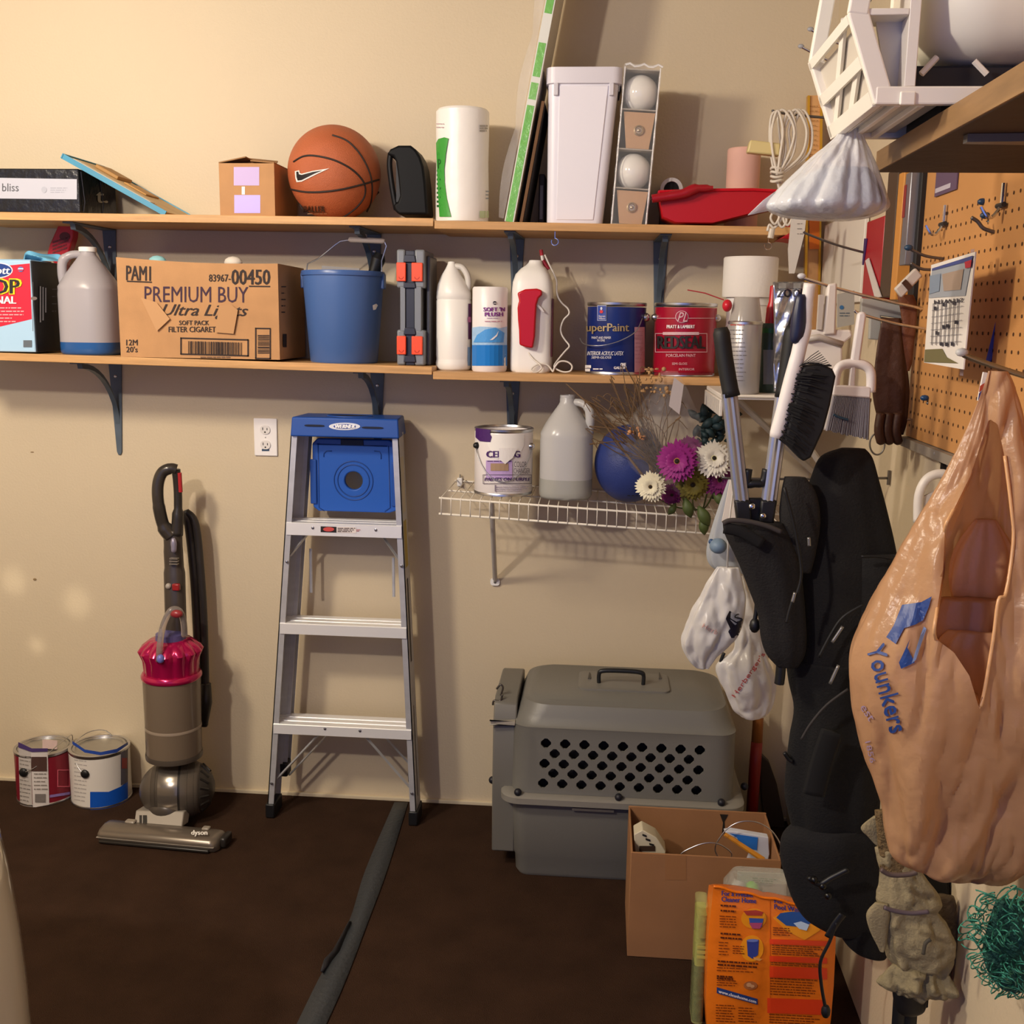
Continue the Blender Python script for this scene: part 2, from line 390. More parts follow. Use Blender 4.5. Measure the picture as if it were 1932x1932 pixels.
# small brown carton with two lavender labels
y = -.235; x0, x1, z0, z1 = bx(414, 308, 518, 404, y); zb = sz('TL', (x0+x1)/2)
t = thing('small_carton', 'small brown cardboard box with two lavender labels, left of basketball', 'box', ((x0+x1)/2, y, zb))
b = MB(); T_ = .003
b.box(x0, x1, y, y+T_, zb, z1).box(x0, x1, -.03, -.03+T_, zb, z1).box(x0, x0+T_, y+T_, -.03, zb, z1).box(x1-T_, x1, y+T_, -.03, zb, z1).box(x0+T_, x1-T_, y+T_, -.03, zb, zb+T_)
b.build('carton_walls', t, KRAFT, world=True)
FL = []
b = type('F', (), {'slab': lambda s_, p, q: FL.append((p, q))})(); b.slab([(x0+.004, y+.03, z1), (x1-.004, y+.03, z1), (x1-.03, -.1, z1+.022), (x0+.03, -.1, z1+.030)], (0, 0, .003)); b.slab([(x0, y, z1), (x0, -.03, z1), (x0+.07, -.04, z1+.012), (x0+.07, y+.01, z1+.016)], (0, 0, .003)); b.slab([(x1, y, z1), (x1, -.03, z1), (x1-.07, -.04, z1+.004), (x1-.07, y+.02, z1+.008)], (0, 0, .003))
for p_, q_ in FL: MB().slab(p_, q_).build('flap', t, KRAFTD, world=True)
LAV = mat('#b3a2f2', .4)
Ink(on_y(y)).rect(441, 315, 489, 350, mat('#bda6d8', .5)).rect(442, 368, 491, 402, LAV).rect(456, 352, 462, 367, WHITE).build('front_label', t)
# basketball
R_ = .1245; x, z = base(632, 400, -.142, 'TL'); c = Vector((x, -.142, z+R_))
t = thing('basketball', 'orange brown basketball with black seams and swoosh on the upper shelf', 'ball', (c.x, c.y, z))
MB().ball((0, 0, R_), R_, 64).build('ball_skin', t, mat('#b5603a', .5, bump=(520, .35), var=(25, .06)), 180)
def seam(pts):
    f = on_sph(c, R_); v = [f(px, py) for px, py in spline([(a, b_, 0) for a, b_ in pts], 6) for (px, py) in ((px, py),)] if False else [f(q.x, q.y) for q in spline([(a, b_, 0) for a, b_ in pts], 6)]
    MB().tube(v, .0026, 6).build('seam', t, mat('#2c211d', .7), world=True)
    bk = [Vector((2*c.x-p.x, 2*c.y-p.y, p.z)) for p in v]
    MB().tube(bk, .0026, 6).build('seam', t, mat('#2c211d', .7), world=True)
seam([(548, 357), (575, 362), (605, 362), (640, 358), (680, 349), (715, 339)])
seam([(554, 305), (572, 295), (595, 294), (630, 302), (660, 317), (680, 335), (689, 352), (687, 372), (672, 392), (650, 408), (636, 412)])
seam([(627, 255), (655, 266), (680, 292), (697, 325), (702, 352), (700, 380), (692, 400)])
f = on_sph(c, R_); zx = lambda L: [(520+a/3.865, 220+b_/3.865) for a, b_ in L]
Ink(f).poly(zx([(140, 398), (143, 445), (152, 478), (190, 474), (295, 422), (392, 377), (270, 396), (190, 417), (176, 412), (172, 392)]), mat('#e9e4de', .5), 5, 2).poly(zx([(150, 402), (152, 440), (160, 466), (187, 463), (285, 414), (340, 392), (270, 403), (190, 425), (168, 420), (164, 400)]), INKB, 5, 4).text('BALLER', 573, 389, 613, 401, mat('#4a3026'), bold=.5, k=3).lines(580, 403, 618, 405, 1, mat('#d9a882'), .9).build('ball_print', t)
# black plastic bottle seen from its narrow side
y = -.13; x0, x1, z0, z1 = bx(736, 277, 812, 408, y); zb = sz('TL', x0); h = z1-zb
t = thing('black_bottle', 'black plastic oil bottle with handle recess between basketball and paper towels', 'bottle', ((x0+x1)/2, y, zb))
P_ = lambda px, py: (at(px, py, y=y).x, max(at(px, py, y=y).z, zb))
b = MB(); out = [P_(*q) for q in ((758, 408), (812, 408), (808, 350), (804, 318), (798, 300), (790, 287), (780, 279), (757, 279), (742, 286), (736, 296), (748, 300), (753, 310), (757, 340), (760, 372), (756, 385), (748, 388), (750, 400))]
b.prism(out, y-.045, y+.06); b.build('body', t, mat('#101012', .5, spec=.15), bevel=.009, world=True, seg=3)
b = MB(); b.tube(spline([(*(lambda q: (q[0], y-.03, q[1]))(P_(*q)),) for q in ((741, 292), (739, 315), (743, 350), (748, 380), (752, 398))], 5), [.0075]*21, 10); b.build('handle', t, mat('#131315', .45, spec=.2), world=True)
b = MB(); b.box(*sorted((P_(752, 300)[0], P_(760, 300)[0])), y-.036, y+.05, P_(755, 384)[1], P_(755, 305)[1]); b.build('recess', t, mat('#19191c', .4, spec=.3), world=True)
# roll of paper towels in printed film
y = -.15; x0, x1, z0, z1 = bx(823, 208, 922, 412, y); zb = sz('TR', (x0+x1)/2); r_ = (x1-x0)/2; cx = (x0+x1)/2
t = thing('paper_towel_roll', 'tall white paper towel roll in green printed film on the upper shelf', 'paper towels', (cx, y, zb))
b = MB(); h = z1-zb
b.lathe([(r_*.9, 0), (r_*1.0, .006), (r_*1.01, h*.3), (r_*.985, h*.55), (r_*1.0, h*.8), (r_, h-.006), (r_*.93, h), (r_*.3, h+.001)], 40)
b.build('wrapped_roll', t, mat('#efebe6', .35, bump=(14, .25)))
b = MB(); b.lathe([(r_*.28, h-.01), (r_*.28, h+.003), (r_*.2, h+.003), (r_*.2, h-.01)], 20, c0=False, c1=False); b.build('cardboard_core', t, KRAFT)
f = on_cyl(cx, y, r_*1.012)
ik = Ink(f).poly([(822.6, 270), (827, 262), (838, 259), (846, 261), (841, 290), (838, 318), (839, 345), (843, 375), (851, 409), (829, 409), (826, 360)], mat('#3f9a3c', .35), 8, 2)
ik.text('P', 826, 300, 831, 318, mat('#1e5c28'), k=4).lines(824, 320, 832, 395, 9, mat('#1e5c28'), 4).rect(905, 398, 922, 411, mat('#c6d9b0'), 1)
ik.lines(823, 233, 838, 246, 2, mat('#b59aa0'), 1.5).lines(905, 236, 921, 250, 3, mat('#a9a49c'), 3).lines(917, 360, 923, 380, 3, mat('#8f9aa8'), 2); ik.build('film_print', t)
# tall flat pack leaning on the bin
def lean(name, label, cat, pb, pt, zb, th, y0, y1, m, ext=1.0):
    a, c_ = at(*pb, y=y0), at(*pt, y=y0); d = Vector((c_.x-a.x, 0, c_.z-zb)); L_ = d.length*ext; an = math.atan2(d.x, d.z)
    t = thing(name, label, cat, (a.x, (y0+y1)/2, zb))
    M_ = Matrix.Translation((a.x, 0, zb)) @ Matrix.Rotation(an, 4, 'Y')
    return t, M_, L_
zb = sz('TR', at(962, 413, y=-.255).x)
t, M_, L_ = lean('flat_pack', 'tall narrow flat pack with green and white edge leaning towards the white bin', 'package', (951, 413), (1029, 0), zb, .026, -.255, -.03, WHITE, 1.25)
th = .0255
b = MB(M_).box(0, th, -.252, -.03, .003, L_); b.build('carton', t, mat('#d5cfc4', .5), world=True, bevel=.002)
Lp = lambda py: (413-py)/413*L_/1.25
for a0, a1, c0 in ((413, 190, '#79bb62'), (182, 148, '#86c270'), (140, 75, '#7cbd66'), (25, -100, '#79bb62')):
    b = MB(M_).box(.003, th-.004, -.2535, -.252, Lp(a0)+.004, Lp(a1)); b.build('green_edge_band', t, mat(c0, .25, bump=(60, .3)), world=True)
b = MB(M_).box(.001, th-.001, -.2528, -.252, .004, L_-.002); b.build('white_edge', t, mat('#dfe0da', .25), world=True)
b = MB(M_).sheet(lambda u, v: (-.004-.012*(1-u)*abs(math.sin(9*v))-.012*(1-u), -.252+.01*u, .01+v*L_*.95), 3, 40); b.build('film_fold', t, cellophane('#ffffff', .25), world=True)
t, M_, L_ = lean('brown_panel', 'thin brown cardboard panel leaning behind the green edged pack', 'panel', (980, 413), (1022, 190), zb, .01, -.245, -.03, KRAFT)
MB(M_).box(0, .008, -.245, -.03, .002, L_).build('panel', t, mat('#6b4a2c', .7, var=(10, .2)), world=True, bevel=.001)
MB(M_).box(.0082, .0095, -.24, -.03, .004, L_-.004).build('backing', t, mat('#2a2420', .7), world=True)
x0, x1, z0, z1 = bx(1017, 330, 1028, 415, -.10)
t = thing('picture_slab', 'dark brown framed panel standing between the leaning panel and white bin', 'frame', (x0, -.06, zb))
b = MB(); b.box(x0, x1, -.12, -.02, zb, z1).build('frame', t, mat('#463a33', .6), world=True, bevel=.003); MB().box(x0+.004, x1-.004, -.123, -.121, zb+.02, z1-.03).build('insert', t, mat('#8f8378', .4), world=True)
# white tapered bin
y = -.135; a = bx(1027, 127, 1171, 415, -.245); bt = bx(1034, 130, 1141, 415, -.23); zb = sz('TR', bt[0]); cx = (bt[0]+bt[1])/2; wt = a[1]-a[0]; wb = bt[1]-bt[0]; h = a[3]-zb; sh = (a[0]+a[1])/2-cx
t = thing('waste_bin', 'white plastic tapered bin with a wide rim on the upper shelf', 'bin', (cx, y, zb))
def rg(f, k=0, r=.02): return ring(wb+(wt*.94-wb)*f-2*k, .19+(.225-.19)*f-2*k, r, h*f, sh*f, 0)
b = MB(); b.loft([rg(0), rg(.5), rg(.90), rg(.955), rg(.955, .004), rg(.02, .004)], True, True, True); b.build('body', t, mat('#e4e1ea', .35))
b = MB(); q = lambda z, e: ring(wt-.002+e, .232+e, .024, z, sh, 0)
b.loft([q(h*.895, -.008), q(h*.90, 0), q(h, .001), q(h, -.007), q(h*.90, -.012)], True, False, False); b.build('rim', t, mat('#dcd8e0', .35))
zz = h*.90
for s_ in (-1, 1): MB().box(sh+s_*wt*.36-.006, sh+s_*wt*.36+.006, -.1175, -.100, zz-.03, zz).build('tab', t, mat('#d4d0d8', .35), bevel=.002)
b = MB()
b.hexa([(-wb*.34+.002, -.0975, .01), (wb*.34, -.0975, .01), (wb*.34, -.09, .01), (-wb*.34+.002, -.09, .01), (sh-wt*.32, -.1135, h*.885), (sh+wt*.32, -.1135, h*.885), (sh+wt*.32, -.10, h*.885), (sh-wt*.32, -.10, h*.885)])
b.build('front_panel', t, mat('#eae7ef', .4), bevel=.002)
# pack of four globe bulbs
y = -.17; a = at(1186, 417, y=-.225); zb = sz('TR', a.x); tp = at(1213, 128, y=-.225); lx = tp.x-a.x; H_ = tp.z-zb; M_ = Matrix.Translation((a.x, y, zb)) @ Matrix.Rotation(math.atan2(lx, H_), 4, 'Y')
t = thing('bulb_pack', 'clear wrapped stack of globe light bulbs in cardboard on the upper shelf', 'light bulbs', (a.x, y, zb))
hw = .0445; D0, D1 = -.062, .062; CARD = mat('#8d8072', .6, var=(20, .15))
b = MB(M_); b.box(-hw, hw, D1-.003, D1, 0, H_).box(hw-.002, hw, -.05, D1, .002, H_-.002).box(-hw, -hw+.002, -.05, D1, .002, H_-.002); b.build('tray', t, CARD, world=True)
cells = [H_*q for q in (.0, .235, .485, .735, .985)]
for q in cells: MB(M_).box(-hw, hw, D0+.004, D1, q, q+.003).build('divider', t, mat('#a49a8e', .4), world=True)
for i in (1, 3):
    zc = (cells[i]+cells[i+1])/2; g = MB(M_).ball((0, -.012, zc), .0465, 32); g.build('glass_globe', t, mat('#e8e4dd', .12, coat=.6), 180, world=True)
    MB(M_).lathe([(.015, 0), (.014, .03), (.006, .034)], 16, Matrix.Translation((0, .028, zc)) @ Matrix.Rotation(-PI/2, 4, 'X')).build('bulb_base', t, CHROME, world=True)
for i in (0, 2):
    zc = (cells[i]+cells[i+1])/2; b = MB(M_); b.hexa([(-hw*.55, D0+.008, cells[i]+.004), (hw*.75, D0+.008, cells[i]+.004), (hw*.75, D0+.03, cells[i]+.004), (-hw*.55, D0+.03, cells[i]+.004), (-hw*.85, D0+.008, cells[i+1]-.004), (hw*.95, D0+.008, cells[i+1]-.004), (hw*.95, D0+.03, cells[i+1]-.004), (-hw*.85, D0+.03, cells[i+1]-.004)]); b.build('card_insert', t, mat('#b58d68', .6), world=True)
    Rm = M_ @ Matrix.Translation((.004, D0+.008, zc)) @ Matrix.Rotation(PI/2, 4, 'X')
    MB(Rm).lathe([(.013, 0), (.013, .004), (.010, .006), (.008, .003), (.004, .003), (.003, .007), (.0005, .008)], 20).build('bulb_base', t, mat('#b9a58c', .3, .7), world=True)
b = MB(M_); b.sheet(lambda u, v: (-hw-.003+(2*hw+.006)*u+.0015*math.sin(50*v), D0-.003*math.sin(PI*u)-.0015*math.sin(31*v+4*u), -.001+(H_+.008)*v), 8, 40); b.build('clear_film', t, cellophane('#ffffff', .10, .05), world=True)
b = MB(M_)
for s_ in (-1, 1): b.tube([(s_*hw, D0, H_*q/30) for q in range(31)], [.0016+.0012*random.random() for q in range(31)], 5)
b.tube([(-hw+.094*q/8, D0-.002, H_+.004+.004*math.sin(q*2)) for q in range(9)], .003, 5); b.build('film_seam', t, cellophane('#ffffff', .5, .1), world=True)
# red roller tray, brush handle, rollers
y0, y1 = -.262, -.135
RED = mat('#b5121f', .35); P_ = lambda px, py, y=y0: (at(px, py, y=y).x, max(at(px, py, y=y).z, sz('TR', at(px, py, y=y).x)+.001))
t = thing('paint_tray', 'bright red plastic paint roller tray at the right end of the upper shelf', 'paint tray', (P_(1350, 420)[0], -.14, sz('TR', P_(1350, 420)[0])))
top = [(1244, 362), (1330, 359), (1420, 358), (1500, 362)]; bot = [(1252, 408), (1275, 418), (1345, 419), (1500, 380)]
b = MB(); pr = [P_(*q) for q in top]+[P_(*q) for q in reversed(bot)]
b.prism(pr, y0, y0+.003); b.prism(pr, y1-.003, y1)
low = [P_(1244, 362)]+[P_(*q) for q in bot]
b.sheet(lambda u, v: (lambda i, f: (low[i][0]+(low[min(i+1, 4)][0]-low[i][0])*f, y0+v*(y1-y0), low[i][1]+(low[min(i+1, 4)][1]-low[i][1])*f))(min(int(u*4), 3), u*4-min(int(u*4), 3)), 8, 2)
b.build('tray_shell', t, RED, world=True, thick=.003)
b = MB(); b.tube([(p[0], y0-.003, p[1]) for p in [P_(*q) for q in top]], .004, 8); b.tube([(p[0], y1, p[1]) for p in [P_(*q) for q in top]], .004, 8); b.tube([(P_(1244, 362)[0], q, P_(1244, 362)[1]) for q in (y0-.003, y1)], .004, 8); b.build('rolled_rim', t, mat('#c81526', .3), world=True)
b = MB(); p = P_(1492, 384); xx = p[0]
b.slab([(xx, y0-.01, sz('TR', xx)+.012), (xx+.022, y0-.01, sz('TR', xx)+.004), (xx+.022, y0-.01, sz('TR', xx)-.034), (xx+.004, y0-.01, sz('TR', xx)-.03), (xx-.022, y0-.01, sz('TR', xx)-.028), (xx+.003, y0-.01, sz('TR', xx)-.012)], (0, .12, 0)); b.build('hanging_foot', t, RED, world=True, bevel=.003)
pts = [at(1230, 375, y=-.282), at(1262, 370, y=-.282), at(1290, 365, y=-.282), at(1312, 356, y=-.28), at(1345, 355, y=-.277)]
t = thing('brush_handle', 'dark red tapered brush handle resting on the rim of the red tray', 'paint brush', pts[1])
MB().tube(spline(pts, 5), [.0105]*6+[.0115]*5+[.0125]*5+[.009]*3+[.006]*2, 12).build('handle', t, mat('#9e1422', .35), world=True)
MB().lathe([(.0055, 0), (.0055, .003), (.001, .003)], 12, Matrix.Translation(at(1230, 375, y=-.282)) @ Matrix.Rotation(-PI/2, 4, 'Y')).build('end_hole', t, mat('#3a0a10', .6), world=True)
c_ = at(1267, 357, y=-.126); zb = sz('TR', c_.x); rr = .030
t = thing('roller_cover', 'white paint roller tube seen end-on behind the red tray handle', 'paint roller', (c_.x, -.12, zb+.04))
b = MB(Matrix.Translation((c_.x, -.126, c_.z)) @ Matrix.Rotation(-PI/2, 4, 'X')); b.lathe([(rr*.68, .1), (rr*.68, 0), (rr, .002), (rr, .12), (rr*.68, .12)], 28, c0=False, c1=False); b.build('nap_cover', t, mat('#e9e6e0', .8), world=True)
b = MB(Matrix.Translation((c_.x, -.116, c_.z)) @ Matrix.Rotation(-PI/2, 4, 'X')); b.lathe([(rr*.66, 0), (rr*.66, .01)], 20); b.build('core', t, mat('#1a1614', .8), world=True)
b = MB(); b.box(c_.x-.025, c_.x+.025, -.12, -.02, zb, c_.z-rr-.0005); tag(b.build('wood_block', None, mat('#5a4632', .7), bevel=.003), 'dark wood block under the white roller tube', 'block')
y = -.085; x0, x1, z0, z1 = bx(1371, 281, 1434, 358, y); zb = sz('TR', x0); cx = (x0+x1)/2; rr = (x1-x0)/2
t = thing('pink_cylinder', 'pale pink upright roller sleeve standing behind the red tray', 'roller sleeve', (cx, y, zb))
MB().lathe([(rr, 0), (rr, z1-zb-.003), (rr*.95, z1-zb), (rr*.4, z1-zb), (rr*.4, z1-zb-.03)], 32, c1=False).build('sleeve', t, mat('#e8b6a4', .7, var=(8, .08)))
MB().lathe([(rr*.42, 0), (rr*.42, z1-zb-.006)], 20).build('core', t, mat('#d8c6b4', .7))
# ================================================================ things on the middle shelf
# box of shop towels
y = -.262; x0, x1, z0, z1 = bx(-150, 490, 62, 660, y); zb = max(sz('ML', x0), sz('ML', x1))
t = thing('towel_box', 'red and blue cardboard box of shop towels with black side, left end of middle shelf', 'towel box', ((x0+x1)/2, y, zb))
MB().box(x0, x1, y, -.10, zb, z1).build('carton', t, mat('#a9cbe4', .35), bevel=.003, world=True)
MB().box(x1+.0004, x1+.004, y+.001, -.101, zb+.001, z1-.001).build('side_panel', t, mat('#15161b', .4), world=True)
MB().box(x0+.05, x1-.02, y+.04, -.11, z1+.0005, z1+.004).build('perforated_lid', t, mat('#8fb7d6', .4), world=True)
TR_, TB, TY = mat('#d3263c', .35), mat('#1f3f86', .35), mat('#f2d21c', .4); TW = mat('#efeaea', .4)
ik = Ink(on_y(y)).poly([(-148, 560), (-148, 500), (-100, 512), (56, 497), (60, 602), (-100, 640), (-148, 650)], TR_, 40, 1).oval(-5, 510, 29, 15, TW, 2).oval(-5, 510, 27, 13, TB, 3)
ik.text('Scott', -27, 503, 17, 517, TW, shear=.2, bold=.6, k=5).text('SHOP', -64, 525, 38, 556, TY, bold=3.4, k=5).text('SHOP', -62, 527, 36, 554, INKB, bold=1.2, k=7).text('TOWELS', -135, 529, -74, 552, INKB, k=7)
ik.text('ORIGINAL', -62, 559, 30, 573, TW, bold=.8, k=5).lines(-60, 580, 45, 612, 5, mat('#e8a8ac'), 2, 4).oval(39, 508, 5.5, 5, mat('#5b6aa8'), 4).rect(34, 506, 44, 508, TW, 5).rect(34, 509, 44, 510.5, TR_, 5).rect(44, 642, 60, 655, mat('#5d656d'), 3); ik.build('front_print', t)
ik = Ink(on_plane((x1+.0042, 0, 0), (1, 0, 0)))
ik.rect(61.5, 532, 62.6, 625, mat('#9fa4ae'), 3).oval(64, 563, 6, 3.4, TW, 4)
for q, l in enumerate((110, 104, 80)): ik.rect(75+q*5, 540+q*1.5, 77.5+q*5, 540+l*.62, mat('#a9adb5'), 3)
ik.lines(98, 545, 108, 600, 4, mat('#6f737c'), 1.4); ik.build('side_print', t)
t_ = at(76, 486, y=-.15)
b = MB(); b.sheet(lambda u, v: (t_.x-.055+.11*u+.012*math.sin(7*v), -.15+.03*math.sin(6*u+3*v), z1+.003+(.028*math.sin(PI*u)**2+.012*math.sin(9*u)*v)*v*1.2+.0*v), 10, 6); b.build('towel', t, mat('#6fb2d2', .8), world=True, thick=.002, subs=1)
# red packet standing behind the jug
P_ = lambda px, py, y: (at(px, py, y=y).x, at(px, py, y=y).z)
y = -.07; zb = sz('ML', at(120, 600, y=y).x)
t = thing('red_packet', 'red tilted plastic packet with dark print behind the jug of blue fluid', 'packet', (at(120, 600, y=y).x, y, zb))
out = [P_(*q, y) for q in ((114, 424), (136, 422), (143, 434), (142, 448), (134, 474), (126, 500), (132, 520), (136, 560), (134, 660), (112, 660), (112, 560), (112, 505), (92, 480), (97, 462))]
MB().prism([(a, max(c_, zb)) for a, c_ in out], y-.012, y+.02).build('packet', t, mat('#b3202a', .3), bevel=.004, world=True)
Ink(on_y(y-.0125)).oval(122, 446, 10, 8, mat('#5a1a1e'), 2).lines(99, 456, 132, 482, 4, mat('#6e2326'), 3, 2, -.35).lines(108, 520, 132, 560, 3, mat('#8b1c24'), 3).build('packet_print', t)
# gallon jugs
def jug(name, label, px0, px1, pyt, pyb, y, zb, m, mliq, pyl, cap, side):
    xa, xb, _, z1 = bx(px0, pyt, px1, pyb, y); r = (xb-xa)/2; cx = (xa+xb)/2; h = z1-zb; zl = at((px0+px1)/2, pyl, y=y).z-zb
    t = thing(name, label, 'jug', (cx, y, zb)); k = 5
    nr = .021
    sq = lambda rr, z, p=2.6: [((abs(math.cos(a))**(2/p))*math.copysign(rr, math.cos(a)), (abs(math.sin(a))**(2/p))*math.copysign(rr, math.sin(a)), z) for a in [2*PI*q/40 for q in range(40)]]
    nx = side*.0
    sh_ = lambda R_, dx: [(a+dx, b_, c_) for a, b_, c_ in R_]
    b = MB(); b.loft([sq(r*.93, .001), sq(r*.99, .008), sq(r, .02), sq(r, h*.56), sq(r*.985, h*.60), sq(r*.99, h*.63), sq(r*.82, h*.72, 2.3), sq(r*.57, h*.82, 2.1), sq(r*.34, h*.905, 2), sq(nr, h*.93, 2), sq(nr, h*.965, 2), sq(nr*.9, h*.985, 2)]); b.build('body', t, m, 60)
    MB().tube(spline([(side*nr*.6, 0, h*.93), (side*r*.52, -.012, h*.925), (side*r*.80, -.018, h*.87), (side*r*.86, -.018, h*.75), (side*r*.82, -.014, h*.62)], 6), [.0105]*10+[.0125]*15, 12).build('handle', t, m, 180)
    MB().loft([sq(r*.935, .0005), sq(r*.995, .008), sq(r*1.004, .02), sq(r*1.004, zl), sq(r*.9, zl+.0005)]).build('liquid', t, mliq, 60)
    b = MB(); b.lathe([(nr*1.12, h*.955), (nr*1.12, h*.995), (nr*1.0, h), (nr*.5, h)] if cap else [(nr*.75, h*.97), (nr*1.0, h*.975), (nr*1.0, h), (nr*.8, h), (nr*.75, h*.98)], 28, c0=True, c1=bool(cap)); b.build('cap' if cap else 'neck_ring', t, WHITE if cap else m)
    return t, cx, r, h
y = -.17; x = at(170, 660, y=y).x
jug('fluid_jug', 'translucent white gallon jug with blue washer fluid and white cap', 119, 222, 466, 668, y, sz('ML', x+.08), mat('#c6c0c4', .28, transl=.35), mat('#28558f', .2), 645, True, -1)
# cigarette carton reused as storage
y = -.268; x0, x1, z0, z1 = bx(224, 489, 526, 690, y); zb = max(sz('ML', x0), sz('ML', x1))
t = thing('printed_carton', 'large brown open carton with black printed lettering and bar codes on middle shelf', 'box', ((x0+x1)/2, y, zb))
xb0, xb1 = x0, x1+.008
b = MB(); T_ = .004; yb = -.02
zt = lambda x: z1-.012*((x-x0)/(x1-x0))+.003-.006*math.sin(PI*(x-x0)/(x1-x0))
n = 12; xs = [x0+(x1-x0)*q/n for q in range(n+1)]
b.loft([[(q, y, zb), (q, y+T_, zb), (q, y+T_, zt(q)), (q, y, zt(q))] for q in xs])
b.build('front_panel', t, KRAFT, 30, world=True)
MB().hexa([(x1, y+T_, zb), (x1, yb, zb), (x1-T_, yb, zb), (x1-T_, y+T_, zb), (x1, y+T_, zt(x1)), (x1, yb, z1-.01), (x1-T_, yb, z1-.01), (x1-T_, y+T_, zt(x1))]).build('side_panel', t, KRAFT, 0, world=True)
MB().box(x0, x0+T_, y+T_, yb, zb, z1-.002).build('side_panel', t, KRAFT, 0, world=True)
MB().box(x0, x1, yb, yb+T_, zb, z1-.01).build('back_panel', t, KRAFT, 0, world=True)
MB().box(x0+T_, x1-T_, y+T_, yb, zb, zb+.004).build('bottom_panel', t, KRAFTD, 0, world=True)
q = lambda a, b_, c_, d: (a/3.45, 240+b_/3.45, c_/3.45, 240+d/3.45)
K2 = mat('#2b1d1a', .7)
ik = Ink(on_y(y)).text('PAM1', *q(822, 900, 980, 995), K2, rise=1.5, bold=.6).rect(*q(825, 998, 988, 1006), K2, 3, 2).text('83967-', *q(1360, 958, 1500, 1005), K2, bold=.3).text('00450', *q(1508, 926, 1756, 1025), K2, bold=.8).rect(*q(1620, 1031, 1758, 1039), K2, 3, .5)
ik.text('PREMIUM BUY', *q(940, 1036, 1615, 1138), mat('#3a2038', .7), rise=1.2).text('Ultra Lights', *q(1035, 1152, 1585, 1248), K2, rise=1.5, shear=.45, bold=.4).text('SOFT PACK', *q(1166, 1258, 1360, 1288), K2, bold=.3).text('FILTER CIGARETTES', *q(1098, 1298, 1470, 1334), K2, bold=.3).text('12M', *q(822, 1382, 895, 1420), K2, bold=.3).text("20's", *q(822, 1427, 895, 1465), K2, bold=.3)
ik.poly([(a/3.45, 240+c_/3.45) for a, c_ in ((915, 1108), (1018, 1140), (1105, 1248), (1020, 1328))], mat('#bf9266', .8), 30, 14).poly([(a/3.45, 240+c_/3.45) for a, c_ in ((1425, 1165), (1500, 1150), (1548, 1190), (1520, 1345), (1400, 1335))], mat('#b88b5f', .8), 30, 14)
ik.frame(*q(1173, 1368, 1618, 1480), 2.4, K2, 4, 3.5)
R_ = random.Random(3); xx = 355
while xx < 456: w_ = R_.choice((.7, 1, 1.7, 2.3)); ik.rect(xx, 643+(xx-340)*.027, xx+w_, 667+(xx-340)*.027, K2, 4, 0, 60); xx += w_+R_.choice((.8, 1.2, 1.8))
ik.frame(*q(1660, 1305, 1762, 1508), 2.2, K2, 4, .5); yy = 632
while yy < 667: w_ = R_.choice((.7, 1, 1.6)); ik.rect(486, yy, 508, yy+w_, K2, 4, 0, 60); yy += w_+R_.choice((.8, 1.3, 2))
ik.lines(378, 673, 436, 676, 1, mat('#6b4d36'), 2, 4); ik.build('front_print', t)
ik = Ink(on_plane((x1+.0004, 0, 0), (1, 0, 0))); ik.lines(531, 540, 540, 600, 5, K2, 2, 3).rect(534, 630, 541, 655, K2, 3).build('side_print', t)
for px, c0 in ((297, '#8fc4c9'), (440, '#d9cfc2')):
    p = at(px, 490, y=-.2); MB().ball((p.x, -.2, z1-.004), .016, 12, sx=1.6).build('stored_item', t, mat(c0, .6), world=True)
# blue bucket
y = -.155; x0, x1, z0, z1 = bx(565, 513, 733, 688, y); xb0, xb1 = at(581, 685, y=y).x, at(719, 685, y=y).x; zb = sz('ML', x1)
cx = (x0+x1)/2; r1 = min((x1-x0)/2, .114); r0 = r1*.81; h = z1-zb
t = thing('bucket', 'blue plastic bucket with wire handle between printed carton and orange-latched case', 'bucket', (cx, y, zb))
BL = mat('#47669e', .38)
b = MB(); b.lathe([(r0*.95, 0), (r0, .006), (r1*.965, h*.93), (r1*.965, h-.004), (r1*.92, h-.004), (r0*.95, .01), (.01, .008)], 56, c0=True, c1=True); b.build('body', t, BL)
b = MB(); b.lathe([(r1*.965, h-.012), (r1*.995, h-.012), (r1, h-.003), (r1*.985, h+.001), (r1*.93, h), (r1*.93, h-.006)], 56, c0=False, c1=False); b.build('rim', t, mat('#41609a', .32))
for s_ in (-1, 1): MB().box(*sorted((s_*(r1*.90), s_*(r1*.90+.013))), -.016, .016, h-.045, h-.004).build('handle_ear', t, BL, bevel=.003)
f = lambda px, py: (lambda p: Vector((p.x-cx, p.y-y, p.z-zb)))(at(px, py, y=y-.02))
MB().tube([(-r1*.93, 0, h-.02), (-r1*.86, -.004, h+.02), tuple(f(600, 488)), tuple(f(632, 462)), tuple(f(642, 455)), tuple(f(662, 452))], .0019, 6).build('wire_handle', t, STEEL)
MB().tube([tuple(f(725, 455)), tuple(f(729, 464)), (r1*.95, -.01, h+.03), (r1*.93, 0, h-.02)], .0019, 6).build('wire_handle', t, STEEL)
MB().tube([tuple(f(658, 451)), tuple(f(661, 452)), tuple(f(722, 455)), tuple(f(726, 455))], [.005, .0075, .0075, .005], 12).build('wooden_grip', t, mat('#a79a92', .6))
Ink(on_cyl(cx, y, r1*.93)).poly([(703, 576), (710, 573), (713, 576), (709, 584), (704, 585)], WHITE, 4, 2).build('paint_drip', t)
